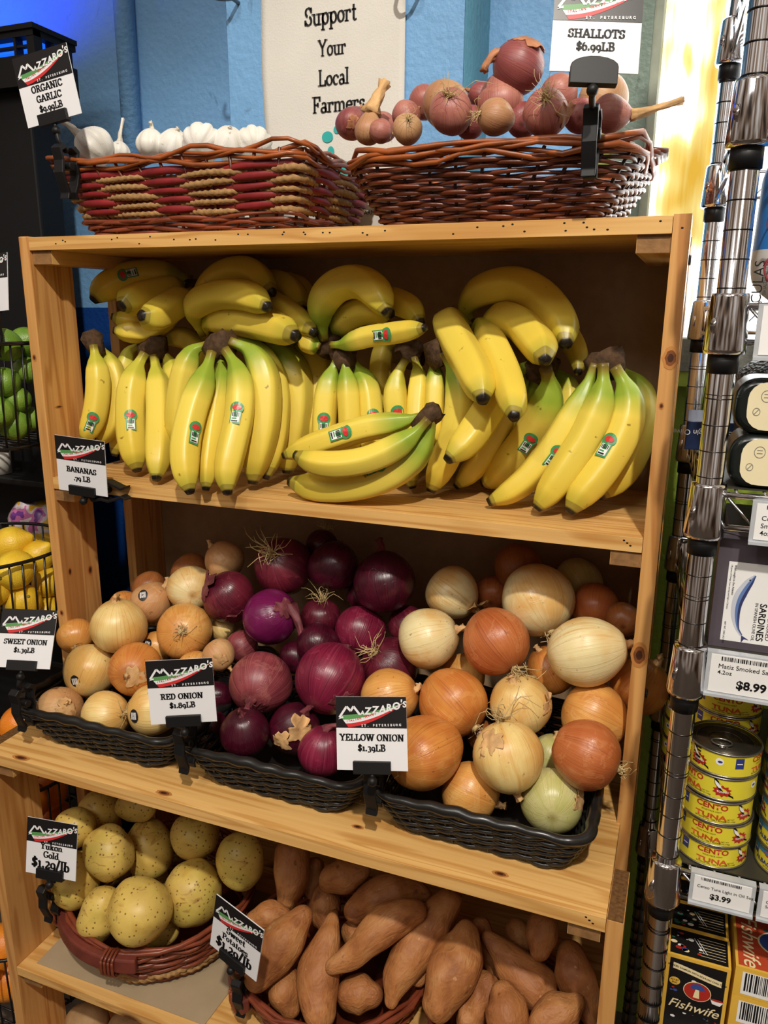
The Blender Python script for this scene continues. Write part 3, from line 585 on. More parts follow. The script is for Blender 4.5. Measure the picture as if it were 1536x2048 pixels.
OM = {
 'pale': onion_mat('pale_gold_onion_skin', S(232, 204, 134), S(216, 166, 88), S(172, 116, 54), S(228, 188, 122)),
 'cream': onion_mat('cream_onion_skin', S(232, 216, 162), S(220, 174, 100), S(178, 132, 70), S(238, 222, 176), line=.4),
 'amber': onion_mat('amber_onion_skin', S(222, 164, 86), S(204, 136, 64), S(150, 92, 42), S(230, 186, 118)),
 'orange': onion_mat('orange_onion_skin', S(210, 140, 66), S(192, 112, 50), S(130, 70, 30), S(222, 166, 96)),
 'copper': onion_mat('copper_onion_skin', S(192, 112, 62), S(172, 90, 46), S(112, 56, 30), S(206, 142, 92)),
 'tan': onion_mat('tan_papery_onion_skin', S(206, 160, 108), S(190, 136, 86), S(146, 98, 58), S(214, 176, 128), rough=.45),
 'brown': onion_mat('brown_onion_skin', S(160, 98, 52), S(138, 80, 40), S(98, 54, 26), S(170, 112, 62)),
 'green': onion_mat('green_tinged_onion_skin', S(206, 200, 142), S(182, 178, 104), S(150, 138, 74), S(214, 200, 150)),
 'red': onion_mat('red_onion_skin', S(106, 30, 46), S(76, 16, 34), S(46, 10, 22), S(136, 56, 66), rough=.28, line=.5, blot=(.5, .72, .5)),
 'dark': onion_mat('dark_red_onion_skin', S(72, 14, 34), S(54, 10, 26), S(30, 5, 14), S(92, 22, 42), rough=.25, line=.5),
 'purple': onion_mat('bright_purple_onion_skin', S(112, 24, 78), S(98, 18, 66), S(78, 12, 50), S(122, 38, 88), rough=.18, line=.35),
 'rose': onion_mat('rosy_onion_skin', S(146, 66, 72), S(112, 44, 54), S(78, 26, 36), S(172, 110, 100), rough=.34, line=.6),
 'magenta': onion_mat('magenta_onion_skin', S(128, 30, 60), S(102, 20, 46), S(64, 10, 28), S(158, 64, 86), rough=.28, line=.6),
 'shal': onion_mat('pink_brown_shallot_skin', S(176, 112, 100), S(158, 90, 80), S(112, 62, 50), S(186, 136, 104), rough=.38, line=.5),
 'shalt': onion_mat('tan_shallot_skin', S(188, 148, 104), S(168, 120, 82), S(116, 78, 50), S(186, 122, 96), rough=.42, line=.5),
 'shald': onion_mat('dark_pink_shallot_skin', S(146, 76, 74), S(124, 60, 60), S(84, 38, 36), S(168, 108, 90), rough=.38, line=.5),
 'garlic': onion_mat('white_garlic_skin', S(232, 230, 222), S(222, 218, 206), S(196, 186, 164), S(236, 232, 224), rough=.45, line=.3),
}
SKIN = {'red': plain('dry_purple_skin', S(110, 52, 58), .55, .3, var=.4, sc=60, bump=.3), 'tan': PAPERY, 'garlic': plain('dry_white_skin', S(224, 216, 200), .6, .3, var=.12, sc=60, bump=.2), 'shal': plain('dry_brown_skin', S(172, 116, 82), .5, .35, var=.3, sc=60, bump=.3)}
STK = [plain('sticker_black', S(30, 30, 32), .35, .5, var=.05), WHITE]
def bulb_profile(asp, tall):
    t = np.linspace(0, 1, 20)[:-1]*.955; th = PI*t; r = np.sin(th)**.92; z = -np.cos(th)*asp
    top = z > 0; z = np.where(top, z*(1+tall*(z/asp)**2), z); r = np.where(top & (tall > .1), r*(1-.16*tall*(z/asp/(1+tall))), r)
    return np.maximum(r, .03), z, t
def bulb(name, label, cat, group, pos, R, axis, mat, fskin=None, roots=0, neck=.4, nw=1.0, sticker=None, flap=None, seed=0, asp=.93, tall=.12, lobes=0, skin='tan', bend=None):
    pos = np.array(pos)+np.array([0, 0, ZT]); M = axes(axis); g = np.random.default_rng(seed); r, z, t = bulb_profile(asp, tall)
    seg = 36; a = np.arange(seg)*2*PI/seg; k = 1+.018*np.sin(3*a+g.uniform(0, 6))+.014*np.sin(2*a+g.uniform(0, 6))+.006*np.sin(9*a+g.uniform(0, 6))
    n = len(r); mod = np.ones((n, seg))*k[None]
    if lobes: mod = mod*(1-.13*(1-np.abs(np.cos(lobes*a/2)))[None]**1.5*(np.sin(PI*t)**.6)[:, None])
    rr = r[:, None]*mod; V = np.stack([rr*np.cos(a), rr*np.sin(a), z[:, None]+0*rr], 2).reshape(-1, 3)
    ST = np.stack([np.cos(a)[None]+0*rr, np.sin(a)[None]+0*rr, t[:, None]+0*rr], 2).reshape(-1, 3)
    V = wob(V, .03, 1.1, seed+5)
    F = [(i*seg+q, i*seg+(q+1) % seg, (i+1)*seg+(q+1) % seg, (i+1)*seg+q) for i in range(n-1) for q in range(seg)]
    F += [tuple(range(seg))[::-1], tuple((n-1)*seg+q for q in range(seg))]
    W = V*R @ M.T; m = MB(); m.add(W+pos, F, 0, ST); o = ob(name, m, mat, loc=pos); tag(o, label, cat, group)
    topc = np.array([0, 0, z[-1]]); sk = SKIN[skin]
    def surf(d):
        d = np.array(d, float); d /= np.linalg.norm(d); c = d @ M; ph = math.atan2(math.hypot(c[0], c[1]), -c[2]); an = np.arctan2(r, -z); rad = np.interp(ph, an, np.hypot(r, z)); return d*rad*R
    if neck > 0:
        L = neck; b = np.array(bend if bend is not None else g.normal(size=3)*.25) @ M if bend is not None else g.normal(size=3)*.25
        P = [topc*.93, topc*.99+np.array([0, 0, .05]), topc+np.array([0, 0, L*.5])+b*L*.25, topc+np.array([0, 0, L*.8])+b*L*.75]
        if bend is not None: P = [topc*.93, topc*.99+np.array([0, 0, .05]), topc+np.array([0, 0, .16])+b*L*.4, topc+np.array([0, 0, .14])+b*L*.98]
        rads = np.interp(np.linspace(0, 1, 9), [0, .2, .5, .8, 1], [.21, .15, .10, .085, .12])*(1 if L < .9 else 1.25)*nw
        sec = lambda A, s: 1+.28*np.sin(5*A+7*s+seed)+.15*np.sin(3*A-9*s)
        mm = MB(); mm.tube((catmull(P, 9)*R) @ M.T+pos, rads*R, 14, 0, sec); part('dry_neck', mm, sk, o)
    if roots:
        mm = MB(); p0 = np.array([0, 0, z[0]])
        for i in range(roots):
            q = g.normal(size=2)*.06; d = np.array([g.normal()*.9, g.normal()*.9, -1.0]); L = g.uniform(.18, .5)*(1.3 if roots > 18 else .5)
            P = [p0+np.array([q[0], q[1], .03]), p0+np.array([q[0], q[1], 0])+d*L*.3, p0+d*L*.7+g.normal(size=3)*.12, p0+d*L*np.array([1.2, 1.2, .7])+g.normal(size=3)*.16]
            mm.tube((catmull(P, 6)*R) @ M.T+pos, np.linspace(.02, .009, 6)*R, 3)
        mm.tube((np.array([p0*.96, p0+np.array([0, 0, -.05])])*R) @ M.T+pos, np.array([.13, .08])*R, 10); part('root_tuft', mm, STRAW, o)
    if sticker is not None:
        d = np.array(sticker, float); d /= np.linalg.norm(d); A = axes(d); mm = MB(); ang = g.uniform(-.4, .4)
        def pt(u, v, h): c, s_ = math.cos(ang), math.sin(ang); dd = d+(A[:, 0]*(u*c-v*s_)+A[:, 1]*(u*s_+v*c)); dd /= np.linalg.norm(dd); return pos+surf(dd)*(1+h)
        rx, ry = .0085/R, .0105/R; E = disc(0, 0, rx, ry, 18)
        for i in range(18): mm.poly([pt(0, 0, .014), pt(*E[i], .012), pt(*E[(i+1) % 18], .012)], 0)
        for i, (w0, w1) in enumerate(((-.62, -.4), (-.32, -.26), (-.18, .02), (.1, .16), (.24, .42), (.5, .6))): mm.poly([pt(w0*rx*.95, -.5*ry, .02), pt(w1*rx*.95, -.5*ry, .02), pt(w1*rx*.95, .5*ry, .02), pt(w0*rx*.95, .5*ry, .02)], 1)
        part('fruit_sticker', mm, STK, o, smooth=False)
    for fi, (fd, fs, lift) in enumerate(flap or ()):
        d = np.array(fd, float); d /= np.linalg.norm(d); A = axes(d); nn = 14; V = []; F = []
        for j in range(nn):
            for i in range(nn):
                u, v = i/(nn-1)*2-1, j/(nn-1)*2-1; ph = math.atan2(v, u); e = 1+.22*math.sin(3*ph+seed+fi)+.16*math.sin(7*ph+2*seed)+.10*math.sin(13*ph+3*seed)
                dd = d+(A[:, 0]*u*e+A[:, 1]*v*e)*math.tan(fs)*(1-.25*u*u*v*v); dd /= np.linalg.norm(dd)
                h = 1.015+lift*max(0, v*.6+.4+.3*math.sin(3*u+seed))**2+.012*math.sin(6*u+4*v+seed); V.append(pos+surf(dd)*h)
        for j in range(nn-1):
            for i in range(nn-1):
                q = j*nn+i
                F.append((q, q+1, q+nn+1, q+nn))
        mm = MB(); mm.add(V, F); f_ = part('loose_skin', mm, SKIN[fskin] if fskin else sk, o); q = f_.modifiers.new('thick', 'SOLIDIFY'); q.thickness = .0006
    return o

def blob(P, Rr, seed, lump, ns=30, seg=26, egg=False):
    # body swept along a chain of centres with rounded ends
    P = np.array(P, float); Rr = np.array(Rr, float)
    d0 = P[0]-P[1]; d1 = P[-1]-P[-2]; d0 /= np.linalg.norm(d0); d1 /= np.linalg.norm(d1)
    Q = np.vstack([P[0]+d0*Rr[0]*.92, P, P[-1]+d1*Rr[-1]*.92]); C = catmull(Q, 60)
    s = np.r_[0, np.cumsum(np.linalg.norm(np.diff(C, axis=0), axis=1))]; Lt = s[-1]
    sc = [s[np.argmin(np.linalg.norm(C-p, axis=1))] for p in P]
    u = (1-np.cos(np.linspace(0, PI, ns)))/2*Lt; C2 = np.column_stack([np.interp(u, s, C[:, i]) for i in range(3)])
    rad = np.interp(u, sc, Rr)
    k = np.array([.25, .5, .25])
    for _ in range(3): rad = np.convolve(np.pad(rad, 1, mode='edge'), k, 'valid')
    e0 = np.clip(u/Rr[0], 0, 1); e1 = np.clip((Lt-u)/Rr[-1], 0, 1)
    rad = rad*np.sqrt(np.maximum(1-(1-e0)**2, .0009))*np.sqrt(np.maximum(1-(1-e1)**2, .0009))
    if egg: rad = Rr.mean()*1.02*np.sqrt(np.maximum(1-np.abs(2*u/Lt-1)**2.25, .0009))
    V, F, ST = sweep(C2, rad, seg); sc_ = Rr.max(); ce = V.mean(0)
    return ce+wob((V-ce)/sc_, lump, 1.5, seed)*sc_ if lump else V, F, ST
def potato_mat():
    m, t, b = base('yellow_potato_skin', .42, .4); N = NT(m); o = N.add(N.obj(), N.mul(N.n('ObjectInfo').outputs['Random'], (9, 5, 7)))
    c = N.ramp(N.noise(o, 22, 5, .5), [(.3, S(196, 160, 74)), (.5, S(216, 186, 96)), (.7, S(204, 172, 92))])
    c = N.mix(N.fr(N.noise(o, 14, 3), .52, .7, 0, .55), c, S(190, 176, 82))
    br = N.noise(N.mul(o, (1, 1, 3)), 30, 5, 1.2); c = N.mix(N.fr(br, .60, .70, 0, .6), c, S(150, 104, 48)); sc = N.noise(N.mul(o, (4, 1.2, 1.2)), 34, 3, 1.0); c = N.mix(N.fr(sc, .69, .74, 0, .6), c, S(128, 84, 40))
    q = N.vor(o, 125); c = N.mix(N.fr(q.outputs['Distance'], .14, .24, .85, 0), c, S(104, 72, 36))
    N.l(c, b.inputs['Base Color']); N.bump(b, N.noise(o, 60, 4), .25, .002); return m
def sweet_mat():
    m, t, b = base('sweet_potato_skin', .55, .35); N = NT(m); o = N.add(N.obj(), N.mul(N.n('ObjectInfo').outputs['Random'], (9, 5, 7))); st = N.st()
    c = N.ramp(N.noise(o, 20, 6, .8), [(.3, S(140, 84, 46)), (.5, S(172, 112, 62)), (.7, S(188, 134, 82))])
    ln = N.noise(N.mul(st, (3, 3, 9)), 1.0, 4, .8); c = N.mix(N.fr(ln, .55, .66, 0, .5), c, S(134, 80, 48)); c = N.mix(N.fr(N.noise(o, 9, 2), .45, .7, 0, .5), c, S(160, 102, 60))
    c = N.mix(N.fr(N.noise(o, 48, 3, .5), .68, .74, 0, .7), c, S(96, 56, 34)); c = N.mix(N.fr(N.noise(o, 90, 2), .7, .74, 0, .5), c, S(206, 164, 122))
    tz = N.z(st)[2]; c = N.mix(N.fr(tz, .0, .05, .6, 0), c, S(128, 92, 62)); c = N.mix(N.fr(tz, .95, 1, 0, .6), c, S(128, 92, 62))
    N.l(c, b.inputs['Base Color']); h = N.n('Math', operation='ADD'); N.l(N.noise(o, 55, 5), h.inputs[0]); N.l(ln, h.inputs[1]); N.bump(b, h.outputs[0], .6, .004); return m
POT, SWP = potato_mat(), sweet_mat()
EYE = plain('potato_eye', S(140, 104, 52), .6, .3, var=.2)
TANP = plain('tan_potato_skin', S(168, 134, 92), .6, .3, var=.16, sc=40, bump=.4)
def potato(label, P, R, seed):
    P = np.array(P)+np.array([0, 0, ZT]); ce = P.mean(0); m = MB()
    if len(P) == 1: A = axes(np.random.default_rng(seed).normal(size=3)); P = np.array([P[0]-A[:, 2]*R[0]*.1, P[0]+A[:, 2]*R[0]*.1]); R = [R[0]*.97]*2
    V, F, ST = blob(P, R, seed, .06, 26, 28, True); g = np.random.default_rng(seed+1)
    d = V-ce; L = np.linalg.norm(d, axis=1); u = d/L[:, None]
    for _ in range(5):   # eyes: shallow dents with a brow
        e = g.normal(size=3); e /= np.linalg.norm(e); c = u@e; w = np.exp(-(1-c)*190); w2 = np.exp(-(1-(u@(e+np.array([0, 0, .09]))/np.linalg.norm(e+np.array([0, 0, .09]))))*190)
        V = V-d*(w*.075-w2*.035)[:, None]
    m.add(V, F, 0, ST); tn = label.startswith('tan'); o = ob('tan_potato' if tn else 'yellow_potato', m, TANP if tn else POT, loc=ce); return tag(o, label, 'potato', 'tan potatoes on the bottom shelf' if tn else 'yellow potatoes in the round basket')
def sweet(label, P, R, seed):
    P = np.array(P)+np.array([0, 0, ZT]); ce = P.mean(0); m = MB(); V, F, ST = blob(P, R, seed, .10, 36, 26)
    g = np.random.default_rng(seed); m.add(V, F, 0, ST); o = ob('sweet_potato', m, SWP, loc=ce); return tag(o, label, 'sweet potato', 'sweet potatoes heaped on the lower shelf')
def banana_mat(name, green, dark=0):
    m, t, b = base(name, .36, .4); N = NT(m); st = N.st(); o = N.add(N.obj(), N.mul(N.n('ObjectInfo').outputs['Random'], (9, 5, 7))); tz = N.z(st)[2]
    Y = S(232, 210, 88); Y2 = S(224, 196, 72); G = S(146, 168, 54) if green else S(196, 190, 66)
    nz = N.noise(o, 12, 3); ad = N.n('Math', operation='MULTIPLY_ADD'); N.l(nz, ad.inputs[0]); ad.inputs[1].default_value = .10; N.l(tz, ad.inputs[2])
    c = N.ramp(ad.outputs[0], [(.03, S(84, 62, 34)), (.085, S(138, 124, 44)), (.13, G), (.24, G), (.40 if green else .30, Y), (.90, Y2), (1.0, S(186, 172, 58)), (1.05, S(150, 134, 50))])
    c = N.mix(N.fr(tz, .972, .984, 0, 1), c, S(30, 24, 20))
    c = N.mix(N.fr(N.noise(N.mul(o, (1, 1, 1)), 75, 4, .4), .70, .76, 0, .75), c, S(112, 76, 26)); c = N.mix(N.fr(N.noise(N.mul(st, (2.4, 2.4, 3)), 1, 4, 1), .6, .8, 0, .3), c, S(190, 152, 40))
    N.l(c, b.inputs['Base Color']); N.bump(b, N.noise(N.mul(st, (5, 5, 2)), 1, 2), .06, .002); return m
BAN = [banana_mat('yellow_banana_peel', False), banana_mat('green_necked_banana_peel', True)]
CROWN = plain('dry_banana_crown', S(78, 58, 40), .8, .2, var=.4, sc=120, bump=.6)
BST = [plain('sticker_green', S(64, 146, 92), .35, .5, var=.05), WHITE, plain('sticker_red', S(206, 52, 50), .35, .5, var=.03), STK[0]]
VIEW = CAMP
def banana(t, P, R, green, seed, sticker):
    P = np.array(P)+np.array([0, 0, ZT]); C = catmull(P, 44); u = np.linspace(0, 1, 44)
    rad = R*np.interp(u, [0, .05, .10, .16, .24, .34, .70, .80, .88, .94, .975, .99, 1], [.36, .34, .40, .68, .93, 1.02, 1.02, .97, .84, .60, .40, .33, .29])*1.07
    V, F, ST = sweep(C, rad, 30, lambda a, s: .35+.65*np.minimum(1.13, math.cos(PI/5)*1.10/np.cos(((a+seed) % (2*PI/5))-PI/5)))
    m = MB(); m.add(V, F, 0, ST); b = part('banana', m, BAN[green], t)
    if sticker is not None:
        T, Nn, B = frames(C); L = .033; s = np.r_[0, np.cumsum(np.linalg.norm(np.diff(C, axis=0), axis=1))]; s0 = s[-1]*sticker[0]; da = sticker[1]
        vw = np.array(VIEW)-C[int(43*sticker[0])]; tt = T[int(43*sticker[0])]; vw -= tt*(vw@tt); vw /= np.linalg.norm(vw); bb = np.cross(tt, vw); fl = sticker[2]
        def pt(x, y, h): c = np.array([np.interp(s0+fl*y, s, C[:, i]) for i in range(3)]); rr = np.interp(s0+fl*y, s, rad)*1.045+h; a = da+x/rr; return c+rr*(math.cos(a)*vw+math.sin(a)*bb*fl)
        mm = MB()
        out = [(-.0078, -.017), (.0078, -.017), (.0078, .002)] + [(.0105*math.cos(a), .008+.0095*math.sin(a)) for a in np.linspace(-.5, PI+.5, 12)] + [(-.0078, .002)]
        n_ = len(out); cpt = pt(0, 0, .0004)
        for i in range(n_): mm.poly([cpt, pt(*out[i], .0002), pt(*out[(i+1) % n_], .0002)], 0)
        E = disc(0, .0085, .007, .0042, 14); c2 = pt(0, .0085, .0008)
        for i in range(14): mm.poly([c2, pt(*E[i], .0006), pt(*E[(i+1) % 14], .0006)], 2)
        mm.poly([pt(-.006, -.0145, .0006), pt(.006, -.0145, .0006), pt(.006, .0015, .0006), pt(-.006, .0015, .0006)], 1)
        for k in range(5): mm.poly([pt(-.005+.0022*k, -.0055, .0009), pt(-.0038+.0022*k, -.0055, .0009), pt(-.0038+.0022*k, .0005, .0009), pt(-.005+.0022*k, .0005, .0009)], 3)
        mm.poly([pt(-.005, -.0135, .0009), pt(.004, -.0135, .0009), pt(.004, -.0115, .0009), pt(-.005, -.0115, .0009)], 3); mm.poly([pt(-.005, -.0095, .0009), pt(.002, -.0095, .0009), pt(.002, -.0078, .0009), pt(-.005, -.0078, .0009)], 0)
        part('fruit_sticker', mm, BST, b, smooth=False)
    return b
def bunch(label, items, crown=True):
    P0 = np.array([i[0][0] for i in items])+np.array([0, 0, ZT]); c = P0.mean(0); low = min(min(p[2] for p in i[0]) for i in items)+ZT
    t = thing('banana_bunch', label, 'banana bunch', (c[0], c[1], low), 'banana bunches on the shelf')
    for k, (P, R, green, st) in enumerate(items): banana(t, P, R, green, k*1.7+c[0]*9, st)
    if crown:
        d = np.mean([np.array(i[0][0])-np.array(i[0][2]) for i in items], 0); d /= np.linalg.norm(d); e = P0-c; U, s_, Vt = np.linalg.svd(np.vstack([e, np.eye(3)*1e-4])); w = np.array([1., .2, 0]) if abs(d[0]) < .8 else np.array([0, .3, 1.]); w -= d*(w@d); w /= np.linalg.norm(w); n = np.cross(d, w)
        hw = max(.014, min(.024, np.abs(e@w).max()+.008)); hn = max(.010, min(.022, np.abs(e@n).max()+.006)); m = MB(); V = []; F = []
        g = np.random.default_rng(int(c[0]*1000))
        for j, (h, k, kn) in enumerate(((-.020, .75, .8), (-.004, 1.0, 1.15), (.010, 1.05, 1.3), (.018, .9, 1.0))):
            for i in range(14):
                a = 2*PI*i/14; q = 1+.14*g.normal(); V.append(c+d*(h+.002*g.normal())+w*math.cos(a)*hw*k*q+n*math.sin(a)*hn*kn*.8*q)
        for j in range(3):
            for i in range(14): F.append((j*14+i, j*14+(i+1) % 14, j*14+14+(i+1) % 14, j*14+14+i))
        F += [tuple(range(14))[::-1], tuple(range(42, 56))]; m.add(V, F); part('crown', m, CROWN, t)
    return t

